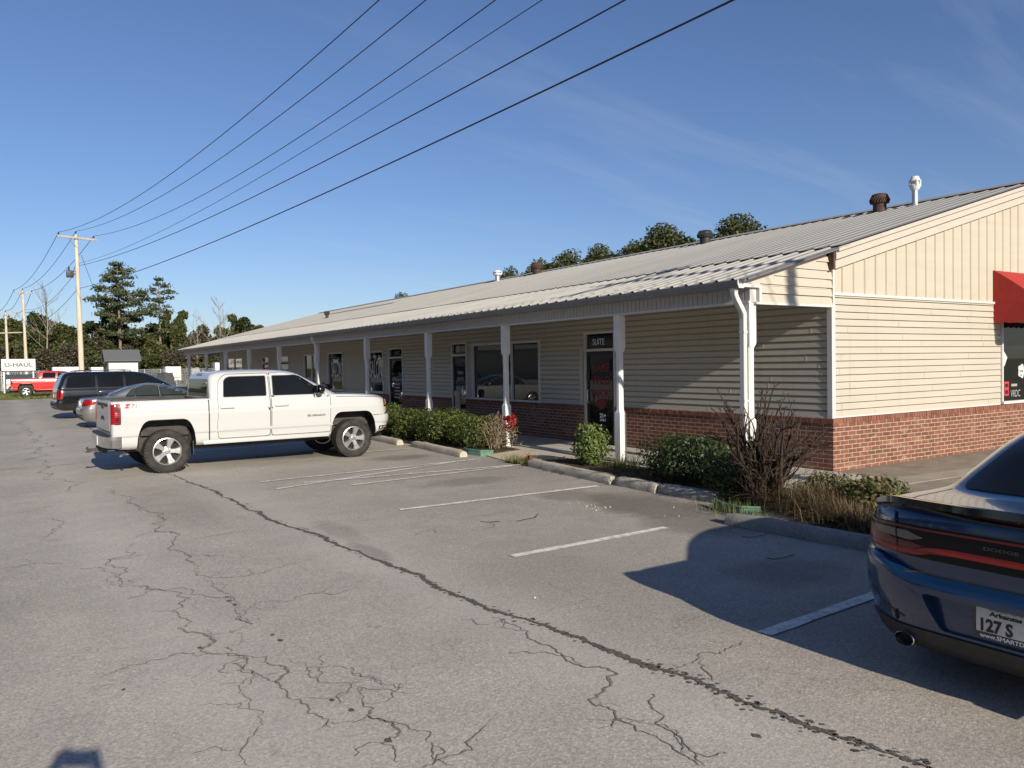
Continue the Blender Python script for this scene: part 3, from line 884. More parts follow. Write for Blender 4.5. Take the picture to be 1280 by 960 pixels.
    # short rear overhang: everything behind the rear wheel opening is closed up
    for o in root.children_recursive:
        if o.type == 'MESH' and not (o.parent and o.parent.name.startswith('wheel')):
            for v in o.data.vertices:
                if v.co.x < .70: v.co.x = .70-(.70-v.co.x)*.68
            o.data.update()
    return root

LETTER_R2 = plain('bright_red_lettering', (0.55, 0.02, 0.03), 0.5, var=0.05)

# ---------------------------------------------------------------- car-like stacks
def make_car(name, paint, rows, arches, wheels, glass, sub=3, deform=None, sharp=40, wheel_style='five', spokes=5, rim=None, body_cut=None):
    """rows: slice stack; arches [(cx, r, zc)]; wheels (x list, y, r, w, rim_r)"""
    root = empty(name)
    vs, fs = slice_stack(rows, sub, 7, 34, deform)
    bvh = bvh_of(vs, fs)
    mb = MB(); mb.add(vs, fs); body = mb.build('body', paint, root, sharp)
    cm = MB()
    for cx, rr, zc in arches:
        for s in (1, -1): cm.prism(round_arch(cx, rr, zc, 0.02), 'y', s*0.60, s*1.3)
    cut(body, cm, WELL)
    if body_cut is not None: cut(body, body_cut, paint)
    body.data.set_sharp_from_angle(angle=radians(sharp))
    xs, wy, wr, ww, rr = wheels
    for x in xs:
        for s in (1, -1): make_wheel(root, x, s*wy, wr, ww, s, rr, spokes, rim, wheel_style)
    un = MB(); un.box(arches[0][0]-.3, arches[1][0]+.3, -.55, .55, .17, .30); un.tube([(arches[0][0], -wy, wr), (arches[0][0], wy, wr)], .04); un.tube([(arches[1][0], -wy, wr), (arches[1][0], wy, wr)], .04)
    un.build('chassis', DKMETAL, root)
    return root, bvh, body

def side_windows(root, bvh, polys, glassmat, trim=None, trimw=0.02):
    for side in ('L', 'R'):
        for p in polys:
            cx = sum(q[0] for q in p)/len(p); cz = sum(q[1] for q in p)/len(p)
            if trim:
                w = max(q[0] for q in p)-min(q[0] for q in p); h = max(q[1] for q in p)-min(q[1] for q in p)
                big = [(cx+(q[0]-cx)*(1+2*trimw/w), cz+(q[1]-cz)*(1+2*trimw/h)) for q in p]
                decal(bvh, big, side, 'window_trim', trim, root, 0.003, 0.10, 0.008)
            decal(bvh, p, side, 'window', glassmat, root, 0.006, 0.08, 0.008)

def door_seams(root, bvh, paths, w=0.010):
    for side in ('L', 'R'):
        for p in paths:
            decal(bvh, ribbon(p, w), side, 'door_gap', BLACKP, root, 0.0015, 0.08, 0.006)

def bow(p, k):
    return p
CARS = 0.955   # the lot is measured from an eye height of 1.8 m; vehicles share that scale

def make_blue_sedan():
    rows = [
        (.185, .34, 4.70, .77, .20, .30, .30, .40),
        (.215, .20, 4.86, .83, .26, .40, .34, .50),
        (.33, .085, 4.97, .905, .34, .52, .40, .58),
        (.44, .045, 5.02, .928, .38, .56, .42, .60),
        (.54, .010, 5.04, .945, .40, .60, .44, .62),
        (.635, .000, 5.03, .950, .40, .60, .44, .62),
        (.675, .010, 5.02, .952, .40, .60, .44, .62),
        (.690, .052, 5.00, .952, .38, .58, .44, .62),
        (.704, .100, 4.98, .952, .36, .56, .44, .62),
        (.76, .100, 4.97, .952, .36, .56, .44, .62),
        (.86, .096, 4.95, .952, .36, .56, .46, .64),
        (.95, .102, 4.88, .946, .36, .55, .50, .64),
        (1.015, .108, 4.72, .930, .36, .54, .50, .62),
        (1.052, .118, 4.50, .900, .36, .52, .50, .60),
        (1.075, .170, 4.15, .862, .34, .48, .40, .50),
        (1.088, .450, 3.85, .808, .30, .44, .34, .46),
        (1.102, .740, 3.70, .785, .26, .42, .32, .46),
        (1.190, .960, 3.56, .755, .26, .42, .34, .48),
        (1.370, 1.30, 3.24, .690, .28, .40, .36, .46),
        (1.510, 1.68, 2.90, .615, .28, .36, .34, .40),
        (1.580, 2.00, 2.64, .535, .22, .32, .26, .34),
        (1.606, 2.18, 2.48, .400, .10, .22, .10, .22),
        (1.612, 2.28, 2.40, .200, .04, .10, .04, .10)]
    def deform(x, y, z):
        if z < 1.06:
            b = 0.030*math.exp(-((x-1.05)/0.55)**2)*math.exp(-((z-0.80)/0.22)**2)
            s = 0.022*math.exp(-((x-2.5)/0.9)**2)*math.exp(-((z-0.55)/0.16)**2)
            y = y*(1+b-s)
        if x < .9 and .5 < z < .80:
            q = min(1, max(0, (abs(y)-.56)/.13)); q = q*q*(3-2*q)
            z += .075*q*max(0, 1-abs((z-.69)/.11))**.6*min(1, (.9-x)/.3)
        return x, y, z
    bc = MB()
    bc.prism(rpoly([(-.34, .40), (.34, .40), (.43, .615), (-.43, .615)], .03), 'x', -.3, .085)
    root, bvh, body = make_car('parked_car', BLUEP, rows, [(1.03, .385, .36), (4.08, .385, .36)], ([1.03, 4.08], .80, .355, .25, .255), CARGLASS, 4, deform, 30, 'thin', 10, BLACKG, bc)
    # rear lamp band
    band = decal(bvh, rpoly([(-.925, .800), (-.5, .795), (.5, .795), (.925, .800), (.915, .955), (.6, .985), (-.6, .985), (-.915, .955)], [.05, .1, .1, .05, .06, .1, .1, .06]), 'rear', 'tail_lamp_band', LAMPBAND, root, 0.006, 0.05, 0.012)
    for s in (1, -1):
        def Y(l): return [(s*a, b) for a, b in l] if s > 0 else [(s*a, b) for a, b in l][::-1]
        # glowing-red track: low outside, stepping up towards the middle (unlit lens)
        decal(bvh, ribbon(Y([(.915, .885), (.90, .835), (.84, .822), (.62, .820), (.50, .830), (.42, .852), (.30, .860), (0.0, .860)]), .036), 'rear', 'lamp_track', REDLENS, band, 0.014, 0.03, 0.01)
        decal(bvh, ribbon(Y([(.915, .865), (.905, .935), (.86, .952), (.60, .968), (0.0, .970)]), .013), 'rear', 'lamp_track', REDDARK, band, 0.014, 0.03, 0.01)
        decal(bvh, rpoly(Y([(.895, .838), (.54, .838), (.46, .868), (.52, .880), (.66, .884), (.885, .930)]), .012), 'rear', 'lamp_lens', REDDARK, band, 0.011, 0.04, 0.008)
        decal(bvh, rpoly(Y([(.845, .935), (.56, .945), (.46, .915), (.54, .893), (.80, .897)]), .02), 'rear', 'reverse_lens', plain('smoked_lens', (0.11, 0.105, 0.09), 0.2, coat=0.3) if s > 0 else bpy.data.materials['smoked_lens'], band, 0.011, 0.04, 0.008)
        # bumper corner crease: a black line standing in for its shade
        decal(bvh, ribbon(Y([(.86, .62), (.80, .54), (.70, .47), (.56, .425)]), .014), 'rear', 'bumper_crease_shade', BLACKP, root, 0.002, 0.05, 0.01)
        # exhaust tips
        e = MB()
        prof = [(.048, .02), (.056, .0), (.060, .004), (.060, .20), (.050, .20), (.047, .03)]
        vs0 = len(e.v); e.lathe(prof, 24, 'x', (0, 0, 0), closed=True)
        e.v = [(x+.075, y*1.0+s*.565, z*0.72+.285) for x, y, z in e.v]
        eo = e.build('exhaust_tip', CHROME, root, 40)
        e2 = MB(); e2.lathe([(.001, .06), (.049, .06), (.049, .07), (.001, .07)], 20, 'x')
        e2.v = [(x+.075, y*1.0+s*.565, z*0.72+.285) for x, y, z in e2.v]
        e2.build('exhaust_bore', WELL, eo, 40)
        mirror_glass(root, 3.36, s*.80, 1.12, s, BLUEP, 1.0)
        # trunk shut lines
        decal(bvh, ribbon(Y([(.62, .80), (.63, .86), (.64, .95), (.66, 1.04)]), .005), 'rear', 'shut_shade_line', BLACKP, root, 0.0145, 0.05, 0.02)
        decal(bvh, ribbon([(.22, s*.70), (.55, s*.735), (.86, s*.70)], .007), 'top', 'shut_shade_line', BLACKP, root, 0.0015, 0.05, 0.01)
        hd = decal(bvh, rpoly([(4.55, .68), (4.86, .70), (4.78, .83), (4.45, .84)], .03), 'L' if s > 0 else 'R', 'headlight', BLACKG, root, 0.006, 0.05, 0.01)
    # black strip painted as the shade along the shelf under the boot lid
    decal(bvh, ribbon([(-.56, .706), (0, .706), (.56, .706)], .010), 'rear', 'shut_shade_line', BLACKP, root, 0.002, 0.06, 0.01)
    # lower valance
    decal(bvh, rpoly([(-.84, .20), (.84, .20), (.87, .385), (.60, .372), (.40, .378), (-.40, .378), (-.60, .372), (-.87, .385)], .03), 'rear', 'rear_valance', BLACKP, root, 0.010, 0.07, 0.02)
    # spoiler along the boot edge
    sp = MB(); n = 36; vs = []; fs = []
    for i in range(n+1):
        t = -1+2*i/n; y = .85*t
        xb = .105 + .185*abs(t)**2.8
        e = max(0.0, (abs(t)-0.78)/0.22)
        hgt = .092*(1-e*e*0.45)
        if 0.62 < abs(t) < 0.80: hgt *= 1.0
        zb = 1.052 - .018*abs(t)**3
        for dx, dz in ((-.035, hgt*0.55), (-.030, hgt), (.030, hgt*0.96), (.22, .018), (.22, .0), (.02, -.012), (-.02, hgt*0.35)):
            vs.append((xb+dx, y, zb+dz))
    k = 7
    for i in range(n):
        for j in range(k):
            fs.append((i*k+j, i*k+(j+1) % k, (i+1)*k+(j+1) % k, (i+1)*k+j))
    fs.append(tuple(range(k))); fs.append(tuple(n*k+j for j in range(k))[::-1])
    sp.add(vs, fs); sp.build('spoiler', BLACKG, root, 35)
    # glass
    rg = decal(bvh, rpoly([(-.67, 1.118), (.67, 1.118), (.51, 1.535), (-.51, 1.535)], [.07, .07, .09, .09]), 'rear', 'rear_window', CARGLASS, root, 0.005, 0.05, 0.008)
    decal(bvh, rpoly([(-.66, 1.125), (.66, 1.125), (.49, 1.54), (-.49, 1.54)], .07), 'front', 'windscreen', CARGLASS, root, 0.005, 0.07, 0.008)
    side_windows(root, bvh, [rpoly([(1.55, 1.125), (2.38, 1.115), (2.40, 1.50), (2.02, 1.50), (1.76, 1.38)], .04), rpoly([(2.44, 1.115), (3.42, 1.105), (3.05, 1.38), (2.78, 1.50), (2.46, 1.505)], .05)], CARGLASS, BLACKG, .018)
    door_seams(root, bvh, [[(2.42, .30), (2.41, .8), (2.42, 1.08)], [(1.52, 1.02), (1.60, .85), (1.47, .62), (1.42, .40)], [(3.60, .30), (3.62, .8), (3.52, 1.05)]])
    # number plate with its frame, in the recess
    pf = MB(); pf.box(.060, .082, -.172, .172, .425, .615, .006)
    pf_o = pf.build('number_plate_frame', BLACKG, root, 40)
    pl = MB(); pl.box(.055, .066, -.155, .155, .463, .598, .004)
    pl_o = pl.build('number_plate', plain('plate_aluminium', (0.55, 0.56, 0.55), 0.45, 0.2, var=0.12, scale=25), pf_o, 40)
    R = lambda y, z, x=.0535: basis((x, y, z), (0, -1, 0), (0, 0, 1))
    text_mesh('lettering', '127 S', .095, LETTER_K, pf_o, R(.143, .472), .001, sx=.80, bold=.0035)
    text_mesh('lettering', 'Arkansas', .034, LETTER_K, pf_o, R(.085, .561), .001, sx=1.25, bold=.0012)
    text_mesh('lettering', 'SMART', .034, LETTER_G, pf_o, R(.09, .591, .0530), .001, sx=1.9, bold=.0012)
    text_mesh('lettering', 'www.SMARTDRIVE', .031, LETTER_W, pf_o, R(.136, .433, .0588), .001, sx=1.12, bold=.0008)
    em = text_mesh('lettering', 'DODGE', .026, DKGREY, root, basis((.0885, .135, .914), (0, -1, 0), (0, 0, 1)), .002, sx=1.9, bold=.0)
    return root
DKGREY = plain('dark_badge_metal', (0.10, 0.10, 0.10), 0.3, 0.8)

def make_silver_sedan():
    rows = [
        (.20, .30, 4.55, .74, .20, .30, .30, .40),
        (.24, .14, 4.70, .80, .24, .36, .34, .48),
        (.40, .03, 4.80, .87, .28, .40, .38, .52),
        (.55, .00, 4.82, .895, .30, .42, .40, .54),
        (.66, .02, 4.80, .90, .28, .40, .40, .54),
        (.70, .06, 4.77, .90, .26, .38, .40, .54),
        (.85, .09, 4.66, .895, .26, .38, .44, .54),
        (.95, .13, 4.40, .88, .26, .38, .44, .52),
        (.99, .20, 4.10, .85, .26, .38, .40, .48),
        (1.01, .45, 3.75, .82, .24, .36, .34, .44),
        (1.03, .78, 3.62, .79, .22, .36, .34, .44),
        (1.14, 1.02, 3.38, .735, .22, .36, .34, .44),
        (1.28, 1.36, 2.98, .66, .24, .34, .36, .42),
        (1.38, 1.68, 2.66, .60, .24, .32, .34, .38),
        (1.425, 1.92, 2.45, .53, .18, .28, .24, .32),
        (1.445, 2.06, 2.30, .40, .08, .2, .08, .2),
        (1.450, 2.14, 2.24, .20, .04, .1, .04, .1)]
    root, bvh, body = make_car('parked_car', SILVERP, rows, [(1.02, .34, .33), (3.82, .34, .33)], ([1.02, 3.82], .765, .325, .21, .21), SEDGLASS, 3, None, 30)
    side_windows(root, bvh, [rpoly([(1.34, 1.035), (1.62, 1.035), (1.66, 1.28), (1.52, 1.23)], .04), rpoly([(1.66, 1.035), (2.38, 1.03), (2.36, 1.365), (1.96, 1.365), (1.70, 1.295)], .05), rpoly([(2.44, 1.03), (3.42, 1.025), (3.0, 1.24), (2.72, 1.36), (2.42, 1.365)], .06)], SEDGLASS, BLACKG, .022)
    decal(bvh, rpoly([(-.64, 1.05), (.64, 1.05), (.52, 1.385), (-.52, 1.385)], .08), 'rear', 'rear_window', SEDGLASS, root, 0.005, 0.07, 0.008)
    decal(bvh, rpoly([(-.66, 1.05), (.66, 1.05), (.50, 1.385), (-.50, 1.385)], .08), 'front', 'windscreen', SEDGLASS, root, 0.005, 0.07, 0.008)
    for s, sd in ((1, 'L'), (-1, 'R')):
        Y = (lambda l: l) if s > 0 else (lambda l: [(-a, b) for a, b in l][::-1])
        decal(bvh, rpoly(Y([(.46, .76), (.86, .74), (.86, .95), (.52, .955)]), .04), 'rear', 'tail_lamp', REDLENS, root, 0.010, 0.05, 0.012)
        decal(bvh, rpoly([(.12, .745), (.40, .80), (.46, .90), (.15, .945)], .04), sd, 'tail_lamp', REDLENS, root, 0.010, 0.05, 0.012)
        decal(bvh, rpoly([(4.25, .68), (4.66, .66), (4.60, .82), (4.22, .86)], .04), sd, 'headlight', CLEARLENS, root, 0.008, 0.06, 0.01)
        mirror_glass(root, 3.28, s*.80, 1.06, s, SILVERP, .9)
        for hx in (1.62, 2.58):
            hm = MB(); hm.box(hx, hx+.17, s*.885 if s > 0 else -.915, s*.915 if s > 0 else -.885, .86, .89, .01)
            hm.build('door_handle', SILVERP, root, 40)
    door_seams(root, bvh, [[(2.41, .28), (2.41, 1.02)], [(1.36, 1.0), (1.42, .78), (1.32, .5)], [(3.52, .28), (3.50, 1.0)]])
    decal(bvh, rpoly([(-.62, .30), (.62, .30), (.70, .46), (-.70, .46)], .04), 'rear', 'bumper_lower', BLACKP, root, .004, .1, .01)
    p = MB(); p.box(-.02+.06, .075, -.155, .155, .76, .90, .004); p.build('number_plate', WHITEPLAS, root)
    return root

def make_wagon():
    """long black sport-utility wagon"""
    rows = [
        (.34, .30, 5.30, .86, .12, .20, .30, .45),
        (.40, .08, 5.48, .95, .14, .24, .34, .52),
        (.55, .00, 5.58, .985, .14, .26, .38, .56),
        (.68, .00, 5.60, 1.0, .14, .26, .38, .56),
        (.72, .05, 5.58, 1.0, .12, .22, .38, .56),
        (.90, .07, 5.55, 1.005, .12, .22, .40, .58),
        (1.05, .08, 5.48, .995, .12, .22, .42, .58),
        (1.13, .09, 5.28, .98, .12, .22, .44, .56),
        (1.17, .10, 4.85, .965, .12, .22, .44, .54),
        (1.20, .11, 4.50, .955, .12, .22, .40, .50),
        (1.26, .12, 4.36, .940, .12, .22, .38, .50),
        (1.45, .19, 4.04, .885, .13, .22, .38, .48),
        (1.65, .27, 3.66, .825, .14, .22, .38, .46),
        (1.77, .34, 3.40, .775, .16, .22, .38, .44),
        (1.83, .42, 3.14, .71, .18, .24, .36, .40),
        (1.86, .55, 2.90, .60, .20, .24, .30, .34),
        (1.875, .8, 2.6, .40, .2, .2, .2, .2)]
    root, bvh, body = make_car('parked_wagon', NAVYP, rows, [(1.18, .43, .40), (4.48, .43, .40)], ([1.18, 4.48], .86, .39, .26, .235), CARGLASS, 3, None, 32, 'five', 6)
    side_windows(root, bvh, [rpoly([(.36, 1.24), (1.42, 1.24), (1.42, 1.73), (.60, 1.72), (.46, 1.64)], .06), rpoly([(1.50, 1.24), (2.44, 1.24), (2.44, 1.74), (1.50, 1.74)], .04), rpoly([(2.52, 1.24), (4.02, 1.24), (3.90, 1.33), (3.46, 1.62), (3.22, 1.73), (2.52, 1.74)], .06)], CARGLASS, None)
    decal(bvh, rpoly([(-.72, 1.22), (.72, 1.22), (.66, 1.72), (-.66, 1.72)], .07), 'rear', 'rear_window', CARGLASS, root, .006, .1, .008)
    decal(bvh, rpoly([(-.76, 1.27), (.76, 1.27), (.64, 1.75), (-.64, 1.75)], .07), 'front', 'windscreen', CARGLASS, root, .006, .1, .008)
    for s, sd in ((1, 'L'), (-1, 'R')):
        Y = (lambda l: l) if s > 0 else (lambda l: [(-a, b) for a, b in l][::-1])
        decal(bvh, rpoly(Y([(.74, .80), (.965, .80), (.95, 1.17), (.74, 1.17)]), .03), 'rear', 'tail_lamp', REDLENS, root, .012, .06, .012)
        decal(bvh, rpoly([(.10, .80), (.26, .83), (.27, 1.14), (.12, 1.17)], .03), sd, 'tail_lamp', REDLENS, root, .012, .06, .012)
        decal(bvh, rpoly([(5.10, .86), (5.44, .86), (5.38, 1.05), (5.06, 1.07)], .04), sd, 'headlight', CLEARLENS, root, .010, .06, .012)
        mirror_glass(root, 3.92, s*.93, 1.31, s, NAVYP, 1.15)
        rr = MB(); rr.tube([(.72, s*.62, 1.845), (.76, s*.62, 1.90), (1.0, s*.62, 1.92), (2.5, s*.62, 1.925), (2.75, s*.62, 1.905), (2.80, s*.62, 1.83)], .02, 8); rr.build('roof_rail', BLACKP, root, 40)
        for hx in (1.56, 2.58):
            hm = MB(); hm.box(hx, hx+.2, s*.98 if s > 0 else -1.02, s*1.02 if s > 0 else -.98, 1.04, 1.075, .01)
            hm.build('door_handle', CHROME, root, 40)
        rb = MB(); rb.box(1.75, 3.95, s*.93 if s > 0 else -1.06, s*1.06 if s > 0 else -.93, .34, .40, .02); rb.build('running_board', BLACKP, root, 40)
    for x in (1.2, 2.3):
        cb = MB(); cb.bar((x, -.62, 1.93), (x, .62, 1.93), .05, .025); cb.build('roof_crossbar', BLACKP, root)
    door_seams(root, bvh, [[(2.48, .44), (2.48, 1.22)], [(1.46, 1.22), (1.50, .95), (1.64, .60)], [(4.05, .44), (4.06, 1.2)]])
    decal(bvh, rpoly([(-.80, .40), (.80, .40), (.85, .66), (-.85, .66)], .04), 'rear', 'bumper_step', BLACKP, root, .006, .1, .012)
    p = MB(); p.box(.03, .05, -.155, .155, .86, 1.0, .004); p.build('number_plate', WHITEPLAS, root)
    return root


# ---- place the vehicles
white_truck = make_pickup('pickup_truck', WHITEP)
white_truck.location = (1.27, 15.72, 0); white_truck.rotation_euler = (0, 0, radians(1.6)); white_truck.scale = (CARS,)*3
tag(white_truck, 'white crew cab pickup truck with silver wheels, parked nose in to the hedge', 'pickup truck')

red_truck = make_pickup('pickup_truck', REDP, lettering=False)
red_truck.location = (0.55, 66.9, 0.02); red_truck.rotation_euler = (0, 0, radians(-4))
tag(red_truck, 'bright red pickup truck parked far off at the grass edge of the lot', 'pickup truck')

blue_car = make_blue_sedan()
blue_car.location = (4.07, 1.90, 0); blue_car.scale = (CARS, CARS, .90)
tag(blue_car, 'dark blue sedan with black boot spoiler, rear end towards the drive', 'car')

silver_car = make_silver_sedan()
silver_car.location = (2.12, 28.55, 0); silver_car.rotation_euler = (0, 0, radians(2)); silver_car.scale = (CARS,)*3
tag(silver_car, 'silver sedan with red tail lamp showing behind the white pickup bed', 'car')

wagon = make_wagon()
wagon.location = (1.75, 34.8, 0); wagon.rotation_euler = (0, 0, radians(3)); wagon.scale = (CARS,)*3
tag(wagon, 'long black wagon with roof rails parked past the silver sedan', 'sport utility vehicle')
# ------------------------------------------------------------------ the shop building
FX = 11.12      # front wall plane (faces -x)
GY = 7.73       # gable wall plane (faces -y)
YE = 48.7       # far end of the front wall
GX = 24.2       # right end of the gable wall
PX = 9.26       # porch post line
RIDGE_X, RIDGE_Z = 17.6, 5.28
EAVE_X, EAVE_Z = 8.93, 2.97
SLOPE = (RIDGE_Z-EAVE_Z)/(RIDGE_X-EAVE_X)
BRICK_TOP = 0.855
WALL_TOP = 2.80
def roof_z(x): return EAVE_Z+(x-EAVE_X)*SLOPE if x <= RIDGE_X else RIDGE_Z-(x-RIDGE_X)*SLOPE

shop = empty('shop_building', (FX, GY, 0))
tag(shop, 'long low strip of shops with cream siding, brick base and metal porch roof', 'building')
OX, OY = FX, GY
def L(o):
    """the parts are modelled in world metres: move them under the shop's own origin"""
    o.parent = shop
    o.data.transform(Matrix.Translation((-OX, -OY, 0)))
    return o
def Lsub(o, parent):
    o.parent = parent
    o.data.transform(Matrix.Translation((-OX, -OY, 0)))
    return o

# openings along the front wall: y0, y1, z0, z1
OPEN = dict(
    d1=(12.93, 14.00, 0.0, 2.50), w1=(15.72, 19.02, 0.86, 2.40), d2=(19.30, 20.20, 0.0, 2.46),
    d3=(23.48, 24.60, 0.0, 2.42), s2=(25.02, 26.58, 0.90, 2.36), s1=(28.78, 30.46, 0.90, 2.40),
    w5=(31.55, 33.35, 0.90, 2.38), w6=(35.5, 36.95, 0.0, 2.38), d4=(38.6, 39.7, 0.0, 2.38), w7=(43.5, 47.05, 0.9, 2.42))

def lap_siding(name, mat, axis, plane, out, u0, u1, z0, z1, openings=(), course=0.1125, depth=0.022, topf=None, gap=.80):
    """overlapping boards; axis = direction along the wall ('x' or 'y'), out = -1 faces the negative side"""
    zs = set()
    k = int(math.ceil((z1-z0)/course))
    for i in range(k+1): zs.add(round(min(z1, z0+i*course), 4))
    for i in range(k+1):
        for q in (z0+i*course+course*gap, z0+i*course+course*(gap+.035)):
            if q < z1: zs.add(round(q, 4))
    for o in openings:
        for q in (o[2], o[3]):
            if z0 < q < z1: zs.add(round(q, 4))
    zs = sorted(zs)
    mb = MB()
    def P(u, d, z):
        return (plane+out*d, u, z) if axis == 'y' else (u, plane+out*d, z)
    for a, b in zip(zs, zs[1:]):
        if b-a < 1e-4: continue
        i = math.floor((a-z0)/course+1e-3)
        base = z0+i*course
        def dep(z):
            t = (z-base)/course
            if t <= gap+1e-4: return depth*(1-t*.50)+.004
            return -.012 if gap > .75 else -.03
        mid = (a+b)/2
        segs = [(u0, u1)]
        for o in openings:
            if o[2]-1e-6 < mid < o[3]+1e-6:
                ns = []
                for s in segs:
                    if o[1] <= s[0] or o[0] >= s[1]: ns.append(s); continue
                    if o[0] > s[0]: ns.append((s[0], o[0]))
                    if o[1] < s[1]: ns.append((o[1], s[1]))
                segs = ns
        rnd = random.Random(int(i*977+plane*13))
        if abs(a-base) < 1e-3:      # lap joints between lengths of siding
            for q in range(int((u1-u0)/3.66)+1):
                uj = u0+3.66*q+rnd.choice((.3, 1.1, 1.9, 2.7))+rnd.uniform(-.2, .2)
                if u0+.1 < uj < u1-.1 and not any(o[0]-.05 < uj < o[1]+.05 and o[2] < a+course and o[3] > a for o in openings) and not topf:
                    for w_, dd in ((.0, .0035),):
                        mb.add([P(uj, dep(a), a), P(uj, dep(a)+dd, a), P(uj, depth*.6+.004+dd, a+course*.8), P(uj, depth*.6+.004, a+course*.8)], [(0, 1, 2, 3)])
                        mb.add([P(uj, dep(a)+dd, a), P(uj+.035, dep(a)+.0005, a), P(uj+.035, depth*.6+.0045, a+course*.8), P(uj, depth*.6+.004+dd, a+course*.8)], [(0, 1, 2, 3)])
        for s0, s1 in segs:
            lo = s0; hi0 = hi1 = s1; lo0 = lo1 = s0
            if topf:      # clip against a sloping top: u where the slope reaches the board's bottom and top edges
                lo0 = max(s0, topf(a)); lo1 = max(s0, topf(b))
                if lo0 >= s1: continue
                lo1 = min(lo1, s1)
            d0, d1 = dep(a), dep(b)
            mb.add([P(lo0, d0, a), P(hi0, d0, a), P(hi1, d1, b), P(lo1, d1, b)], [(0, 1, 2, 3)])
            # the butt under the board
            if abs(a-base) < 1e-3:
                mb.add([P(lo0, 0.0, a), P(hi0, 0.0, a), P(hi0, d0, a), P(lo0, d0, a)], [(0, 1, 2, 3)])
    return mb.build(name, mat)

# ---- front wall: siding above, brick below
L(lap_siding('front_siding', SIDING_F, 'y', FX, -1, GY+.06, YE-.06, BRICK_TOP+.02, 2.86, list(OPEN.values()), .1125, .024, None, .755))
mb = MB()
segs = []; u = GY+0.02
for o in sorted(OPEN.values()):
    if o[2] < .5:
        segs.append((u, o[0])); u = o[1]
segs.append((u, YE))
for a, b in segs: mb.box(FX-.075, FX+.15, a, b, -.06, BRICK_TOP-.072)
L(mb.build('front_brick_base', BRICK_F))
# header course on top (bricks on edge)
def header_course(axis, u0, u1, plane, out, skip=()):
    mb = MB(); u = u0; rr = random.Random(3)
    while u < u1-.05:
        e = min(u1, u+.066)
        if not any(a-.01 < (u+e)/2 < b+.01 for a, b in skip):
            d = .090+rr.uniform(-.002, .003); zt = BRICK_TOP+rr.uniform(-.002, .002)
            if axis == 'y': mb.box(plane-d, plane+.1, u, e, BRICK_TOP-.071, zt, 0)
            else: mb.box(u, e, plane-d, plane+.1, BRICK_TOP-.071, zt, 0)
        u += .0755
    return mb
mcol = m_leaf('header_brick', [(0.15, 0.06, 0.042), (0.20, 0.078, 0.052), (0.25, 0.10, 0.068), (0.2, 0.095, 0.07)], 0.0, 0.9)
doors_skip = [(o[0], o[1]) for o in OPEN.values() if o[2] < .5]
for a_, b_ in segs: L(header_course('y', a_ if a_ > GY+.1 else GY-.09, b_, FX, -1).build('brick_header_course', mcol))
L(header_course('x', FX+.1, GX, GY, -1).build('brick_header_course', mcol))
mb = MB(); mb.box(FX-.02, FX+.0, GY, YE, BRICK_TOP-.01, BRICK_TOP+.028)
for o in OPEN.values(): pass
# base trim strips between doors
mb = MB()
for a, b in segs: mb.box(FX-.030, FX-.002, max(a, GY+.06), b, BRICK_TOP+.003, BRICK_TOP+.030)
L(mb.build('siding_base_trim', TRIM))
# ---- gable wall
mb = MB(); mb.box(FX-.0745, GX, GY-.075, GY+.1, -.06, BRICK_TOP-.072); L(mb.build('gable_brick_base', BRICK_G))
GW = (16.50, 22.2, 0.90, 2.47)
L(lap_siding('gable_siding', SIDING, 'x', GY, -1, FX+.05, GX, BRICK_TOP+.02, 2.82, [GW], .1125, .020, None, .875))
mb = MB(); mb.box(FX+.05, 16.45, GY-.030, GY-.002, BRICK_TOP+.003, BRICK_TOP+.028); L(mb.build('siding_base_trim', TRIM))
# upper gable: vertical ribbed metal panel up to the rake
mb = MB(); x = FX+.02; p = .305; prof = []
while x < GX:
    for dx, d in ((0, .0), (.235, .0), (.247, .022), (.285, .022), (.297, .0)):
        if x+dx < GX: prof.append((x+dx, d))
    x += p
vs = []; fs = []
for x, d in prof:
    vs += [(x, GY-.006-d, 2.86), (x, GY-.006-d, roof_z(x)-.10)]
for i in range(len(prof)-1): fs.append((2*i, 2*i+2, 2*i+3, 2*i+1))
mb.add(vs, fs); L(mb.build('gable_ribbed_panel', PANELV))
mb = MB(); mb.box(FX+.0, 16.22, GY-.046, GY-.002, 2.815, 2.86, .004); L(mb.build('panel_drip_trim', TRIM, None, 40))
# corner board where the walls meet
mb = MB(); mb.box(FX-.035, FX+.055, GY-.035, GY+.055, BRICK_TOP+.002, 2.68); L(mb.build('corner_board', TRIM))
mb = MB(); mb.box(FX-.035, FX+.05, YE-.06, YE+.03, 0, 2.68); L(mb.build('corner_board', plain('grey_end_board', (0.30, 0.30, 0.30), .5)))
# far end wall and back wall
mb = MB(); mb.prism([(FX, -.05), (FX, roof_z(FX)-.12), (RIDGE_X, RIDGE_Z-.12), (GX, roof_z(GX)-.12), (GX, -.05)], 'y', YE-.05, YE-.01); L(mb.build('end_wall', SIDING))
mb = MB(); mb.box(GX-.03, GX+.03, GY, YE, -.05, roof_z(GX)-.05); L(mb.build('back_wall', SIDING))
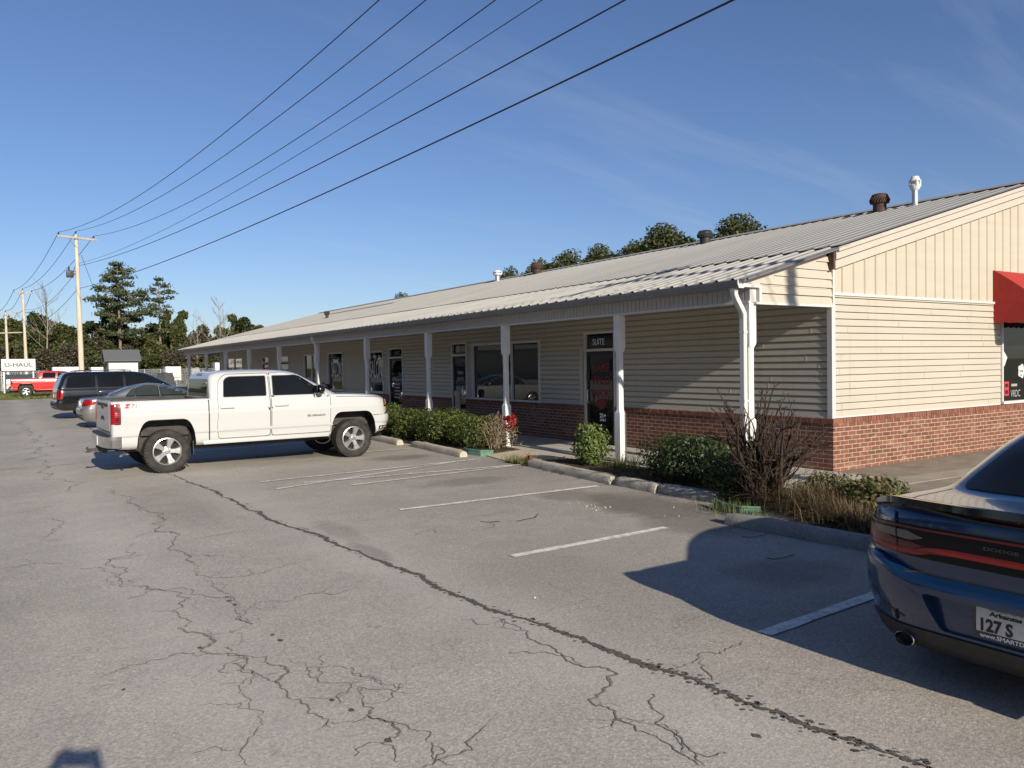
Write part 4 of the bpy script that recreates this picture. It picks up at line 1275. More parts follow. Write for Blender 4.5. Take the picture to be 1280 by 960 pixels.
# ---- rake trim along the gable
def rake(x0, x1, y0, y1, h0, h1, name, mat):
    mb = MB()
    P = [(x0, roof_z(x0)-h1), (x0, roof_z(x0)-h0), (x1, roof_z(x1)-h0), (x1, roof_z(x1)-h1)]
    mb.prism(P, 'y', y0, y1); return L(mb.build(name, mat))
rake(FX-.06, RIDGE_X, GY-.14, GY-.045, .05, .175, 'rake_board', CREAMTRIM)
rake(FX-.06, RIDGE_X, GY-.075, GY-.0465, .175, .33, 'rake_board', CREAMTRIM)
rake(RIDGE_X, GX, GY-.14, GY-.045, .05, .175, 'rake_board', CREAMTRIM)
rake(RIDGE_X, GX, GY-.075, GY-.0465, .175, .33, 'rake_board', CREAMTRIM)
rake(FX-.05, RIDGE_X, GY-.185, GY-.141, -.01, .055, 'rake_cap', CREAMTRIM)
rake(EAVE_X+.03, FX-.0505, GY-.18, GY-.141, -.005, .03, 'rake_cap', GUTTER)
mb = MB(); mb.prism([(EAVE_X+.05, 2.90), (FX-.14, 2.90+.0), (FX-.14, roof_z(FX-.14)-.012), (EAVE_X+.05, roof_z(EAVE_X+.05)-.012)], 'y', GY-.018, GY+.02); L(mb.build('porch_end_backing', CREAMTRIM))
rake(RIDGE_X, GX+.2, GY-.185, GY-.141, -.01, .075, 'rake_cap', TRIM)
mb = MB(); mb.box(FX-.11, FX-.062, GY-.13, GY-.02, roof_z(FX)-.34, roof_z(FX)-.06, .01); L(mb.build('rake_return', plain('rusty_return', (0.07, 0.04, 0.03), .8, var=.5)))
# ---- porch end: siding panel with white edge trims
L(lap_siding('porch_end_siding', SIDING, 'x', GY-.02, -1, PX+.14, FX-.01, 2.655, 3.56, (), .135, .016, lambda z: EAVE_X+.10+(z-EAVE_Z+.09)/SLOPE, .885))
mb = MB(); mb.box(PX+.02, FX+.0, GY-.052, GY-.004, 2.62, 2.655); mb.box(PX+.085, PX+.14, GY-.055, GY+.0, 2.655, 2.90)
mb.box(FX-.012, FX+.030, GY-.0445, GY-.003, 2.655, 3.34)
mb.box(EAVE_X+.06, PX+.085, GY-.055, GY, 2.86, 2.90); mb.box(EAVE_X+.06, EAVE_X+.12, GY-.055, GY, 2.90, 2.975)
L(mb.build('porch_end_trim', TRIM))
# ---- beam (ribbed panel), soffit and porch ceiling
BZ0, BZ1 = 2.64, 2.925
mb = MB(); y = GY; prof = []
while y < YE+.35:
    prof += [(y, 0), (y+.078, 0), (y+.083, .010), (y+.097, .010)]
    y += .102
vs = []; fs = []
for y, d in prof: vs += [(PX-.075-.0+d, y, BZ0+.03), (PX-.075+d, y, BZ1)]
for i in range(len(prof)-1): fs.append((2*i, 2*i+1, 2*i+3, 2*i+2))
mb.add(vs, fs); L(mb.build('porch_beam_panel', FASCIA))
mb = MB(); mb.box(PX-.085, PX+.085, GY, YE+.35, BZ0, BZ0+.03); mb.box(PX-.06, PX+.08, GY, YE+.35, BZ0+.0305, BZ1)
L(mb.build('porch_beam', TRIM))
mb = MB(); mb.box(EAVE_X+.05, PX-.08, GY, YE+.4, BZ1+.002, BZ1+.015); mb.box(PX+.08, FX, GY+.01, YE+.35, 2.86, 2.88); L(mb.build('porch_soffit', FASCIA))
mb = MB(); mb.prism([(PX, BZ0), (PX, roof_z(PX)-.1), (FX, roof_z(FX)-.1), (FX, BZ0)], 'y', YE+.30, YE+.34); L(mb.build('porch_far_end_panel', FASCIA))
# ---- gutter and downpipes
mb = MB()
gp = [(EAVE_X+.08, 2.84), (EAVE_X-.02, 2.845), (EAVE_X-.045, 2.90), (EAVE_X-.045, 2.955), (EAVE_X-.035, 2.955), (EAVE_X-.032, 2.905), (EAVE_X-.012, 2.857), (EAVE_X+.075, 2.853)]
mb.prism(gp, 'y', GY-.04, YE+.45); 
gut = L(mb.build('gutter', GUTTER, None, 30))
mb = MB(); mb.prism([(EAVE_X+.09, 2.842), (EAVE_X-.02, 2.842), (EAVE_X-.047, 2.90), (EAVE_X-.047, 2.958), (EAVE_X+.09, 2.958)], 'y', GY-.052, GY-.04); Lsub(mb.build('gutter_end_cap', TRIM), gut)
def downpipe(y, z0=0.06):
    mb = MB()
    mb.box(EAVE_X-.02, EAVE_X+.05, y-.05, y+.05, 2.80, 2.85, .006)
    pts = [(EAVE_X+.015, y, 2.82), (EAVE_X+.02, y, 2.76), (EAVE_X+.05, y, 2.70), (PX-.17, y, 2.55), (PX-.13, y, 2.49), (PX-.125, y, 2.40), (PX-.125, y, .35), (PX-.135, y-.0, .12), (PX-.22, y, z0)]
    # rectangular pipe with swaged corners
    rings = []
    vs = []; fs = []
    for i, p in enumerate(pts):
        a = Vector(pts[max(0, i-1)]); b = Vector(pts[min(len(pts)-1, i+1)]); d = (b-a).normalized()
        v = Vector((0, 1, 0)); u = d.cross(v).normalized()
        for cu, cv in ((-.032, -.042), (.032, -.042), (.037, -.035), (.037, .035), (.032, .042), (-.032, .042), (-.037, .035), (-.037, -.035)):
            vs.append(Vector(p)+u*cu+v*cv)
    for i in range(len(pts)-1):
        for k in range(8): fs.append((i*8+k, i*8+(k+1) % 8, (i+1)*8+(k+1) % 8, (i+1)*8+k))
    mb.add(vs, fs)
    for z in (2.2, 1.2): mb.box(PX-.165, PX-.08, y-.047, y+.047, z, z+.03)
    return L(mb.build('downpipe', TRIM, None, 35))
downpipe(7.80); downpipe(26.02)
# ---- porch posts: square foot and head, chamfered slimmer shaft
def post_mesh(y, a):
    mb = MB(); h = .073; s = .057
    def ring(z, r, c):
        q = r-c
        return [(-q, -r, z), (q, -r, z), (r, -q, z), (r, q, z), (q, r, z), (-q, r, z), (-r, q, z), (-r, -q, z)]
    rows = [(0.0, h, .003), (.90, h, .003), (.925, h-.004, .012), (.945, s+.004, .02), (.97, s, .026), (1.50, s*.97, .026), (1.98, s, .026), (2.0, s+.004, .02), (2.03, h-.004, .012), (2.06, h, .003), (BZ0-.001, h, .003)]
    vs = []; fs = []
    for r in rows: vs += ring(*r)
    for i in range(len(rows)-1):
        for k in range(8): fs.append((i*8+k, i*8+(k+1) % 8, (i+1)*8+(k+1) % 8, (i+1)*8+k))
    fs.append(tuple(range(8))[::-1])
    mb.add([(x+PX, yy+y, z) for x, yy, z in vs], fs)
    return L(mb.build('porch_post', TRIMW, None, 30))
POST_Y = [7.82-.02, 10.68, 14.42, 18.08, 22.08, 26.30+.15, 30.80, 35.2, 39.4, 43.6, 48.1]
for y in POST_Y: post_mesh(y, 0)
# ---- roof: ribbed sheets
def roof_sheet(x0, x1, lift, y0, y1, pitch=.305, rib=.026, off=0.0):
    mb = MB(); prof = []; y = y0
    while y < y1:
        for dy, h in ((0, 0), (.215, 0), (.235, rib), (.275, rib), (.295, 0)):
            if y+dy <= y1: prof.append((y+dy, h))
        y += pitch
    xs = [x0, (x0+x1)/2, x1]; vs = []; fs = []
    for y, h in prof:
        wob = .006*noise.noise(Vector((y*.5, x0, 0)))
        for x in xs: vs.append((x, y, roof_z(x)+lift+h+wob))
    k = len(xs)
    for i in range(len(prof)-1):
        for j in range(k-1): fs.append((i*k+j, i*k+j+1, (i+1)*k+j+1, (i+1)*k+j))
    # turned-down edge at the eave, so the corrugated end shows
    for i in range(len(prof)-1):
        b = len(vs); 
        (ya, ha), (yb, hb) = prof[i], prof[i+1]
        vs += [(x0, ya, roof_z(x0)+lift+ha), (x0, yb, roof_z(x0)+lift+hb), (x0, yb, roof_z(x0)+lift+hb-.008), (x0, ya, roof_z(x0)+lift+ha-.008)]
        fs.append((b, b+1, b+2, b+3))
    mb.add(vs, fs); return mb
RY0, RY1 = GY-.20, YE+.62
roof = L(roof_sheet(EAVE_X-.03, 11.35, .0, RY0, RY1).build('roof', ROOF))
Lsub(roof_sheet(11.15, RIDGE_X, .034, RY0, RY1, .305, .014).build('roof_upper_sheet', ROOF, fixn=True), roof)
mb = MB(); mb.add([(RIDGE_X, RY0, RIDGE_Z+.03), (RIDGE_X, RY1, RIDGE_Z+.03), (GX+.35, RY1, roof_z(GX+.35)+.03), (GX+.35, RY0, roof_z(GX+.35)+.03)], [(0, 1, 2, 3)])
Lsub(mb.build('roof_back_sheet', ROOF), roof)
mb = MB(); mb.prism([(RIDGE_X-.22, RIDGE_Z+.012), (RIDGE_X, RIDGE_Z+.09), (RIDGE_X+.22, RIDGE_Z+.012), (RIDGE_X+.22, RIDGE_Z+.005), (RIDGE_X-.22, RIDGE_Z+.005)], 'y', RY0-.01, RY1+.01)
Lsub(mb.build('ridge_cap', ROOF), roof)
mb = MB(); mb.prism([(EAVE_X, roof_z(EAVE_X)-.03), (EAVE_X, roof_z(EAVE_X)-.006), (RIDGE_X, RIDGE_Z-.006), (GX+.3, roof_z(GX+.3)-.006), (GX+.3, roof_z(GX+.3)-.03), (RIDGE_X, RIDGE_Z-.03)], 'y', RY0+.06, RY1-.06)
Lsub(mb.build('roof_deck', TRIM), roof)
def turbine(x, y, zb, r, h, mat=RUST):
    mb = MB(); z = roof_z(x)-.06
    mb.lathe([(r*.78, z), (r*.78, z+h*.52), (r*.98, z+h*.56), (r*1.06, z+h*.70), (r*1.02, z+h*.86), (r*.80, z+h*.97), (r*.3, z+h*1.02), (.002, z+h*1.03)], 22, 'z', (x, y, 0))
    for k in range(22):
        a = 2*pi*k/22
        p = [Vector((x+cos(a+t*.35)*r*q, y+sin(a+t*.35)*r*q, z+h*u)) for t, q, u in ((0, 1.0, .56), (.5, 1.12, .72), (1, .80, .97))]
        for i in range(2): mb.bar(p[i], p[i+1], .035, .010)
    return Lsub(mb.build('turbine_vent', mat, None, 40), roof)
def flue(x, y, h, r, mat, white=True):
    z = roof_z(x)-.06; mb = MB()
    mb.lathe([(r*1.5, z), (r*1.45, z+.10), (r, z+.12), (r, z+h*.60)], 16, 'z', (x, y, 0)); o = Lsub(mb.build('flue_pipe', GALV if white else mat, None, 40), roof)
    c = MB(); c.lathe([(r*1.15, z+h*.58), (r*1.75, z+h*.66), (r*1.75, z+h*.74), (r*1.2, z+h*.78), (r*1.2, z+h*.83), (r*1.9, z+h*.86), (r*1.2, z+h*1.0), (.002, z+h*1.02)], 16, 'z', (x, y, 0))
    for k in range(4):
        a = pi/4+pi*k/2; c.box(x+cos(a)*r*1.6-.02, x+cos(a)*r*1.6+.02, y+sin(a)*r*1.6-.02, y+sin(a)*r*1.6+.02, z+h*.70, z+h*.90)
    Lsub(c.build('flue_cap', WHITEPLAS if white else mat, None, 40), roof)
turbine(17.0, 10.55, 0, .185, .50)
flue(17.0, 9.72, .72, .062, GALV)
turbine(17.1, 15.95, 0, .20, .46, plain('dark_vent_metal', (0.035, 0.036, 0.034), .6, .4, var=.3))
turbine(17.2, 24.5, 0, .20, .52)
flue(17.2, 27.3, .52, .10, GALV)
flue(13.2, 36.2, .42, .075, DKMETAL, False)
# long pale repair strip lying on the roof sheet far along
mb = MB()
for i in range(8):
    a = 33.0+i*1.0; mb.add([(15.0, a, roof_z(15.0)+.07), (15.35, a, roof_z(15.35)+.07), (15.35, a+1, roof_z(15.35)+.07), (15.0, a+1, roof_z(15.0)+.07)], [(0, 1, 2, 3)])
Lsub(mb.build('roof_patch_strip', TRIM), roof)

# ---- doors and windows of the front
def window(y0, y1, z0, z1, mullions=(), mat=TRIM):
    fr = MB(); w = .07; xo, xi = FX-.050, FX+.06
    fr.box(xo, xi, y0, y0+w, z0, z1, .004); fr.box(xo, xi, y1-w, y1, z0, z1, .004)
    fr.box(xo+.002, xi, y0+w, y1-w, z1-w, z1, .004); fr.box(xo-.03, xi, y0-.03, y1+.03, z0-.03, z0+w*.6, .004)
    for m in mullions: fr.box(xo+.02, xi, m-.035, m+.035, z0+w*.6, z1-w, .004)
    f = L(fr.build('window', mat, None, 35))
    g = MB(); g.box(FX+.012, FX+.02, y0+w*.8, y1-w*.8, z0+w*.5, z1-w*.8); Lsub(g.build('pane', GLASS), f)
    return f
def WT(parent, s, y, z, size, mat, x=FX+.0085, sx=1.0, align='CENTER', bold=0.0):
    return text_mesh('lettering', s, size, mat, parent, Matrix.Translation((-OX, -OY, 0)) @ basis((x, y, z), (0, -1, 0), (0, 0, 1)), .0012, align, sx, bold)
win = window(*OPEN['w1'], mullions=(17.02,), mat=TRIM)
for k, y0 in (('s1', 0), ('s2', 0)):
    o = OPEN[k]; f = window(*o)
    WT(f, 'SALON', (o[0]+o[1])/2-.02, 1.42, .86, LETTER_W, sx=.39, bold=-.002)
    WT(f, 'DREAM', (o[0]+o[1])/2, 1.92, .16, LETTER_G, sx=.8) if False else None
window(*OPEN['w5'], mullions=(32.4,)); 
f7 = window(*OPEN['w7'], mullions=(45.3,))
DOORFR = plain('aluminium_door_frame', (0.40, 0.41, 0.42), 0.4, 0.5, var=.06)
def door(y0, y1, z1, sign=None, transom=True, mat=DOORFR, handle_side=1, cream=False):
    fr = MB(); w = .055; xo, xi = FX-.045, FX+.08
    zt = 2.06
    fr.box(xo, xi, y0, y0+w, .0, z1, .004); fr.box(xo, xi, y1-w, y1, .0, z1, .004); fr.box(xo+.002, xi, y0+w, y1-w, z1-w, z1, .004)
    fr.box(xo+.002, xi, y0+w, y1-w, zt, zt+.06, .004)
    d = L(fr.build('door', TRIM, None, 35))
    g = MB(); g.box(FX+.022, FX+.03, y0+w, y1-w, zt+.06, z1-w); Lsub(g.build('transom_pane', GLASS), d)
    lf = MB(); a, b = y0+w+.006, y1-w-.006; x0, x1 = FX-.01, FX+.035; s = .075
    lf.box(x0, x1, a, a+s, .03, zt-.008, .004); lf.box(x0, x1, b-s, b, .03, zt-.008, .004); lf.box(x0+.001, x1, a+s, b-s, zt-.008-s, zt-.008, .004); lf.box(x0+.001, x1, a+s, b-s, .03, .24, .004)
    Lsub(lf.build('door_leaf', mat, None, 35), d)
    g = MB(); g.box(FX+.008, FX+.016, a+s*.9, b-s*.9, .22, zt-s); Lsub(g.build('pane', GLASS), d)
    hy = b-.11 if handle_side > 0 else a+.11
    h = MB(); h.tube([(x0, hy, .92), (x0-.07, hy, .92), (x0-.075, hy-.0, .96), (x0-.075, hy, 1.16), (x0-.07, hy, 1.20), (x0, hy, 1.20)], .014, 8)
    Lsub(h.build('handle', GALV, None, 40), d)
    return d
d1 = door(*OPEN['d1'][:2], OPEN['d1'][3], handle_side=1, mat=BLACKP)
c1 = (OPEN['d1'][0]+OPEN['d1'][1])/2
pl = MB(); pl.box(FX+.008, FX+.0215, OPEN['d1'][0]+.09, OPEN['d1'][1]-.10, 2.16, 2.40); Lsub(pl.build('sign_plate', BLACKG), d1)
WT(d1, 'SUITE', c1+.07, 2.205, .19, LETTER_W, x=FX+.0068, sx=.86)
for i, (s, sx) in enumerate((('BARE', 1.0), ('WILD', 1.05), ('VAPORS', .78))):
    WT(d1, s, c1, 1.62-i*.29, .25, LETTER_R, x=FX+.0065, sx=sx*.98, bold=.006)
WT(d1, '21+', c1-.05, .60, .13, LETTER_W, x=FX+.0065, bold=.006); WT(d1, 'ONLY', c1-.05, .52, .075, LETTER_W, x=FX+.0065, bold=.003)
mk = MB(); mk.prism(circ(c1, .90, .17, 20, .12), 'x', FX+.0055, FX+.0075); Lsub(mk.build('sticker', LETTER_R), d1)
mk = MB(); mk.box(FX-.018, FX-.0105, OPEN['d1'][1]-.17, OPEN['d1'][1]-.06, 1.42, 1.66); Lsub(mk.build('hours_plate', plain('navy_plate', (0.012, 0.016, 0.03), .4)), d1)
# side post right of the door in cream, running up the wall
mb = MB(); mb.box(FX-.055, FX-.003, 14.05, 14.15, 0.0, 2.14, .004); L(mb.build('cable_cover', CREAMTRIM, None, 35))
d2 = door(*OPEN['d2'][:2], OPEN['d2'][3], handle_side=-1, mat=BLACKP); c2 = sum(OPEN['d2'][:2])/2
mk = MB(); mk.box(FX+.014, FX+.0215, c2+.0, c2+.22, 2.16, 2.36); Lsub(mk.build('sign_plate', plain('grey_paper', (0.35, 0.34, 0.31), .8)), d2)
WT(d2, 'II', c2-.16, 2.16, .22, LETTER_G, x=FX+.0200)
WT(d2, 'OPEN', c2, 1.54, .13, LETTER_G, x=FX+.0065, bold=.004); WT(d2, 'SUITE', c2, 1.36, .14, LETTER_G, x=FX+.0065, bold=.004)
mk = MB()
for i in range(4):
    for j in range(3): mk.box(FX+.0055, FX+.0075, c2-.02+j*.09, c2+.055+j*.09, .74+i*.11, .82+i*.11)
Lsub(mk.build('notice_sheet', LETTER_G), d2)
d3 = door(*OPEN['d3'][:2], OPEN['d3'][3], mat=BLACKP); c3 = sum(OPEN['d3'][:2])/2
WT(d3, 'SUITE', c3, 2.18, .16, LETTER_G, x=FX+.0200)
mk = MB()
for i in range(5): mk.box(FX+.0055, FX+.0075, c3-.22, c3+.22-.03*(i % 2), .74+i*.11, .79+i*.11)
mk.prism(circ(c3-.08, 1.34, .05), 'x', FX+.0055, FX+.0075); Lsub(mk.build('notice_sheet', LETTER_G), d3)
d4 = door(*OPEN['d4'][:2], OPEN['d4'][3], mat=BLACKP); c4 = sum(OPEN['d4'][:2])/2
mk = MB(); mk.box(FX+.004, FX+.0075, c4-.36, c4+.36, 1.55, 1.72); Lsub(mk.build('notice_sheet', LETTER_W), d4)
door(*OPEN['w6'][:2], OPEN['w6'][3], mat=BLACKP)
# ---- gable shop window with white frame, stickers and the red awning
gy = GY
fr = MB(); w = .055
fr.box(GW[0]-.03, GW[0]+w*.4, gy-.055, gy+.06, GW[2], GW[3], .004); fr.box(GW[1]-w, GW[1], gy-.055, gy+.06, GW[2], GW[3], .004); fr.box(GW[0]-.03, GW[1], gy-.085, gy+.06, GW[2]-.035, GW[2]+.02, .004); fr.box(19.3, 19.36, gy-.04, gy+.05, GW[2], GW[3])
gw = L(fr.build('window', TRIM, None, 35))
g = MB(); g.box(GW[0]+.02, GW[1]-.02, gy-.002, gy+.006, GW[2]+.01, GW[3]); Lsub(g.build('pane', GLASS), gw)
GB = lambda x, z, y=gy-.0065: Matrix.Translation((-OX, -OY, 0)) @ basis((x, y, z), (1, 0, 0), (0, 0, 1))
mk = MB(); mk.prism([(16.60, 1.92), (16.76, 1.78), (16.64, 1.60), (16.54, 1.70)], 'y', gy-.010, gy-.0065); Lsub(mk.build('sticker', WHITEPLAS), gw)
fl = []
for k in range(40):
    a = 2*pi*k/40; r = .135*(1+.12*cos(5*a)); fl.append((17.34+r*cos(a), 1.50+r*sin(a)))
mk = MB(); mk.prism(fl, 'y', gy-.010, gy-.0065); Lsub(mk.build('sticker', WHITEPLAS), gw)
mk = MB()
for (a, b) in (((17.26, 1.52), (17.31, 1.49)), ((17.31, 1.49), (17.36, 1.51)), ((17.36, 1.51), (17.41, 1.48)), ((17.29, 1.42), (17.36, 1.41))):
    mk.bar((a[0], gy-.0115, a[1]), (b[0], gy-.0115, b[1]), .004, .018)
Lsub(mk.build('lettering', LETTER_K), gw)
mk = MB(); mk.box(16.64, 16.82, gy-.010, gy-.0065, 1.02, 1.30); st = Lsub(mk.build('sticker', plain('red_sticker', (0.5, 0.04, 0.05), .5)), gw)
mk = MB(); mk.box(16.67, 16.79, gy-.0125, gy-.0105, 1.19, 1.26); mk.box(16.67, 16.79, gy-.0125, gy-.0105, 1.06, 1.13); Lsub(mk.build('lettering', LETTER_K), gw)
text_mesh('lettering', 'VRDC', .20, LETTER_G, gw, GB(16.90, 0.99), .001, 'LEFT', .75)
mk = MB(); mk.box(16.92, 17.16, gy-.010, gy-.0075, 1.20, 1.25); Lsub(mk.build('lettering', LETTER_G), gw)
# awning: sloping canvas on a frame with scalloped valance
AX0, AX1, AZ0, AZ1, AP = 16.20, 22.6, 2.60, 3.47, 1.05
prof = [(gy-.02, AZ1)]
for k in range(1, 9):
    t = k/8; prof.append((gy-.02-AP*t, AZ1-(AZ1-AZ0)*(t*.80+.20*t*t)))
vs = []; fs = []
nx = 16
for i in range(nx+1):
    x = AX0+(AX1-AX0)*i/nx
    for y, z in prof: vs.append((x, y, z-.012*sin(pi*((i*2) % 2))))
k = len(prof)
for i in range(nx):
    for j in range(k-1): fs.append((i*k+j, i*k+j+1, (i+1)*k+j+1, (i+1)*k+j))
b = len(vs)
for y, z in prof: vs.append((AX0, y, z))
vs.append((AX0, gy-.02, AZ0)); fs.append(tuple(range(b, len(vs))))
b = len(vs)
for y, z in prof: vs.append((AX1, y, z))
vs.append((AX1, gy-.02, AZ0)); fs.append(tuple(range(b, len(vs)))[::-1])
mb = MB(); mb.add(vs, fs); aw = L(mb.build('awning', AWNING, None, 40, fixn=False))
def valance(p, q, n):
    vs = []; fs = []; p = Vector(p); q = Vector(q)
    m = n*8
    for i in range(m+1):
        c = p+(q-p)*i/m; d = .135+.028*abs(sin(pi*i/8))
        vs += [c+Vector((0, 0, .0)), c-Vector((0, 0, d))]
    for i in range(m): fs.append((2*i, 2*i+1, 2*i+3, 2*i+2))
    return vs, fs
mb = MB(); mb.add(*valance((AX0-.004, gy-.02, AZ0), (AX0-.004, gy-.02-AP, AZ0), 5)); mb.add(*valance((AX0-.004, gy-.024-AP, AZ0), (AX1, gy-.024-AP, AZ0), 26))
o = Lsub(mb.build('valance', AWNING, None, 40, fixn=False), aw)
# ------------------------------------------------------------------ ground
def sheet(name, poly, z, mat, parent=None):
    return mobj(name, [(x, y, z) for x, y in poly], [tuple(range(len(poly)))], mat, parent)

field = structure(mobj('ground', [(-900, -300, -.05), (900, -300, -.05), (900, 1500, -.05), (-900, 1500, -.05)], [(0, 1, 2, 3)], FIELD))
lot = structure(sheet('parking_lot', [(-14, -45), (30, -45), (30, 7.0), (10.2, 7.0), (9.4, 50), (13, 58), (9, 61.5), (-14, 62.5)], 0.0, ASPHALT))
road = structure(sheet('road', [(-14.05, -60), (-30, -60), (-30, 400), (-14.05, 400)], -.012, ASPHALT))
CRACKS = {
  'main': [(2.51,14.05),(2.62,12.35),(2.66,11.16),(2.68,9.70),(2.80,8.55),(2.85,7.69),(2.91,6.82),(2.96,6.25),(2.96,5.51),(2.98,4.93),(3.04,4.71),(3.12,4.33),(3.15,3.93),(3.17,3.58),(3.21,3.35),(3.26,3.14),(3.25,2.95),(3.26,2.70),(3.28,2.47),(3.32,2.23),(3.34,2.08),(3.38,1.92),(3.39,1.79)],
  'A': [(1.39,13.30),(1.48,11.70),(1.47,10.02),(1.47,9.47),(1.49,8.84),(1.50,8.08),(1.46,7.37),(1.48,7.11),(1.59,7.03),(1.78,6.97),(2.09,7.08),(2.34,7.16)],
  'B': [(1.42,7.16),(1.48,6.60),(1.46,6.09),(1.41,5.78),(1.46,5.64),(1.55,6.03),(1.65,6.14),(1.96,6.11),(2.24,6.17),(2.42,6.11)],
  'C': [(1.13,9.00),(0.84,8.38),(0.95,7.92),(0.81,7.30),(0.95,7.20),(1.07,6.97),(1.15,6.70),(1.04,6.28),(1.09,5.91),(1.13,5.62),(1.16,5.41),(1.07,5.34),(1.13,5.16),(1.23,5.05),(1.22,4.67),(1.13,4.59),(1.11,4.34),(1.12,4.16),(1.03,3.95),(0.93,3.81),(0.90,3.72),(0.91,3.61)],
  'D': [(1.13,5.16),(0.98,5.23),(0.80,5.28),(0.60,5.27),(0.42,5.20)],
  'E': [(1.18,5.26),(1.27,5.02),(1.35,4.77),(1.40,4.62),(1.29,4.41),(1.31,4.20),(1.31,3.99),(1.35,3.77)],
  'F': [(1.46,4.81),(1.51,4.61),(1.66,4.54),(1.70,4.37),(1.76,4.22),(1.82,4.07)],
  'G': [(1.51,4.61),(1.50,4.43),(1.55,4.30),(1.62,4.18),(1.67,4.14),(1.59,3.94),(1.61,3.67),(1.49,3.47),(1.47,3.26)],
  'H': [(1.61,3.67),(1.65,3.61),(1.69,3.48),(1.68,3.31),(1.70,3.22),(1.62,3.17),(1.55,3.15)],
  'I': [(1.67,4.14),(1.76,4.05),(1.85,3.91)],
  'J': [(-0.02,8.60),(0.23,8.65),(0.48,8.49)],
  'K': [(0.16,11.84),(0.38,12.01),(0.55,12.24)],
  'K2': [(0.44,11.28),(0.60,10.70),(0.42,10.02),(0.51,9.58)],
  'L': [(1.19,5.21),(1.29,5.56),(1.46,5.64)],
  'M': [(0.97,7.19),(1.24,6.91),(1.40,6.45),(1.51,6.18)],
  'N': [(2.90,4.75),(2.93,4.40),(2.90,3.98),(2.86,3.67),(2.82,3.36),(2.64,3.28),(2.61,3.17),(2.59,2.95),(2.61,2.77),(2.58,2.56),(2.59,2.44)],
  'O': [(3.27,3.42),(3.53,3.36),(3.68,3.33),(3.96,3.40)],
  'O2': [(3.50,3.33),(3.32,3.07)],
  'P': [(2.93,3.14),(2.76,2.89),(2.68,2.67),(2.64,2.55),(2.59,2.45)],
  'Q': [(3.64,7.56),(3.93,7.71),(3.91,7.54),(4.02,7.46)],
  'Q2': [(4.30,7.43),(4.53,7.39),(4.84,7.71),(4.88,7.53)],
  'R': [(2.92,8.63),(3.34,8.87),(3.91,8.90),(4.16,8.87)],
  'S': [(1.77,8.86),(2.03,8.91),(2.37,8.91),(2.66,9.11)],
  'T': [(0.59,8.19),(0.76,7.90),(0.84,7.75),(0.76,7.34)],
}
STRIPES = {
  's0': [(3.99,6.16),(6.03,6.23)],
  's1': [(4.17,3.41),(5.99,3.52)],
  's2': [(4.17,9.00),(7.30,8.94)],
  's2f': [(3.07,8.79),(4.17,9.00)],
  'a': [(3.44,12.60),(7.68,12.93)],
  'b': [(3.42,11.70),(7.04,12.84)],
  'c': [(3.97,12.06),(7.86,11.69)],
  'd': [(4.47,11.34),(7.57,11.64)],
  'e': [(6.14,15.54),(7.51,15.56)],
}
def crack_mesh(path, w, z, jag=.55, step=.05, seed=1, rough=.16):
    """a crooked crack: the path is broken up again and again, its width keeps changing and sometimes closes"""
    rr = random.Random(seed); P = [Vector((x, y)) for x, y in path]
    while max((b-a).length for a, b in zip(P, P[1:])) > step:
        Q = [P[0]]
        for a, b in zip(P, P[1:]):
            L_ = (b-a).length
            if L_ > step:
                d = (b-a)/L_; Q.append((a+b)/2+Vector((-d.y, d.x))*rr.gauss(0, rough*min(L_, .5))+d*rr.uniform(-.15, .15)*L_)
            Q.append(b)
        P = Q
    vs = []; n = len(P)
    for i, p in enumerate(P):
        a = P[max(0, i-1)]; b = P[min(n-1, i+1)]; d = (b-a).normalized() if (b-a).length else Vector((0, 1)); nr = Vector((-d.y, d.x))
        t = i/max(1, n-1); ww = w*(.30+.70*sin(pi*min(.999, max(.03, t)))**.5)*max(.12, .75+.8*noise.noise(Vector((p.x*2.3, p.y*2.3, seed))))
        vs += [(*(p+nr*ww*rr.uniform(.25, .6+jag*.5)), z), (*(p-nr*ww*rr.uniform(.25, .6+jag*.5)), z)]
    return vs, [(2*i, 2*i+1, 2*i+3, 2*i+2) for i in range(n-1)]
cm = MB(); cm.add(*crack_mesh(CRACKS['main'], .040, .004, 1.3, .03, 5, .055))
# extend the long joint beyond the truck
cm.add(*crack_mesh([(2.5, 14.1), (2.46, 18), (2.42, 24), (2.5, 31)], .04, .004, 1.0, .05, 6, .06))
# crumbled chips along the joint
rr = random.Random(11)
for _ in range(420):
    i = rr.randrange(len(CRACKS['main'])-1); a = Vector(CRACKS['main'][i]); b = Vector(CRACKS['main'][i+1]); p = a+(b-a)*rr.random()
    p += Vector((rr.gauss(0, .035), rr.gauss(0, .03))); s = rr.uniform(.004, .018)
    cm.add([(p.x+s*cos(q+rr.uniform(-.4, .4)), p.y+s*sin(q), .0045) for q in (0, 1.3, 2.6, 3.9, 5.1)], [(0, 1, 2, 3, 4)])
cm.build('joint_crack', CRACK, lot)
cm = MB(); k = 20
for n, p in CRACKS.items():
    if n != 'main':
        k += 1; cm.add(*crack_mesh(p, (.012 if n in 'CGAENP' else .008), .004, .9, .035, k))
for p in ([(-3.5, 17.5), (-1.0, 17.1), (1.5, 17.6), (2.4, 17.2)], [(.9, 13.5), (.7, 18), (1.0, 23), (.6, 30), (.9, 40)], [(-1, 22), (.3, 21.6), (1.6, 22.3)], [(2.5, 21), (3.6, 20.7), (5.2, 21.0)], [(-.2, 35), (1.5, 36), (3, 34.5)]):
    k += 1; cm.add(*crack_mesh(p, .02, .004, .9, .06, k))
rr = random.Random(88)
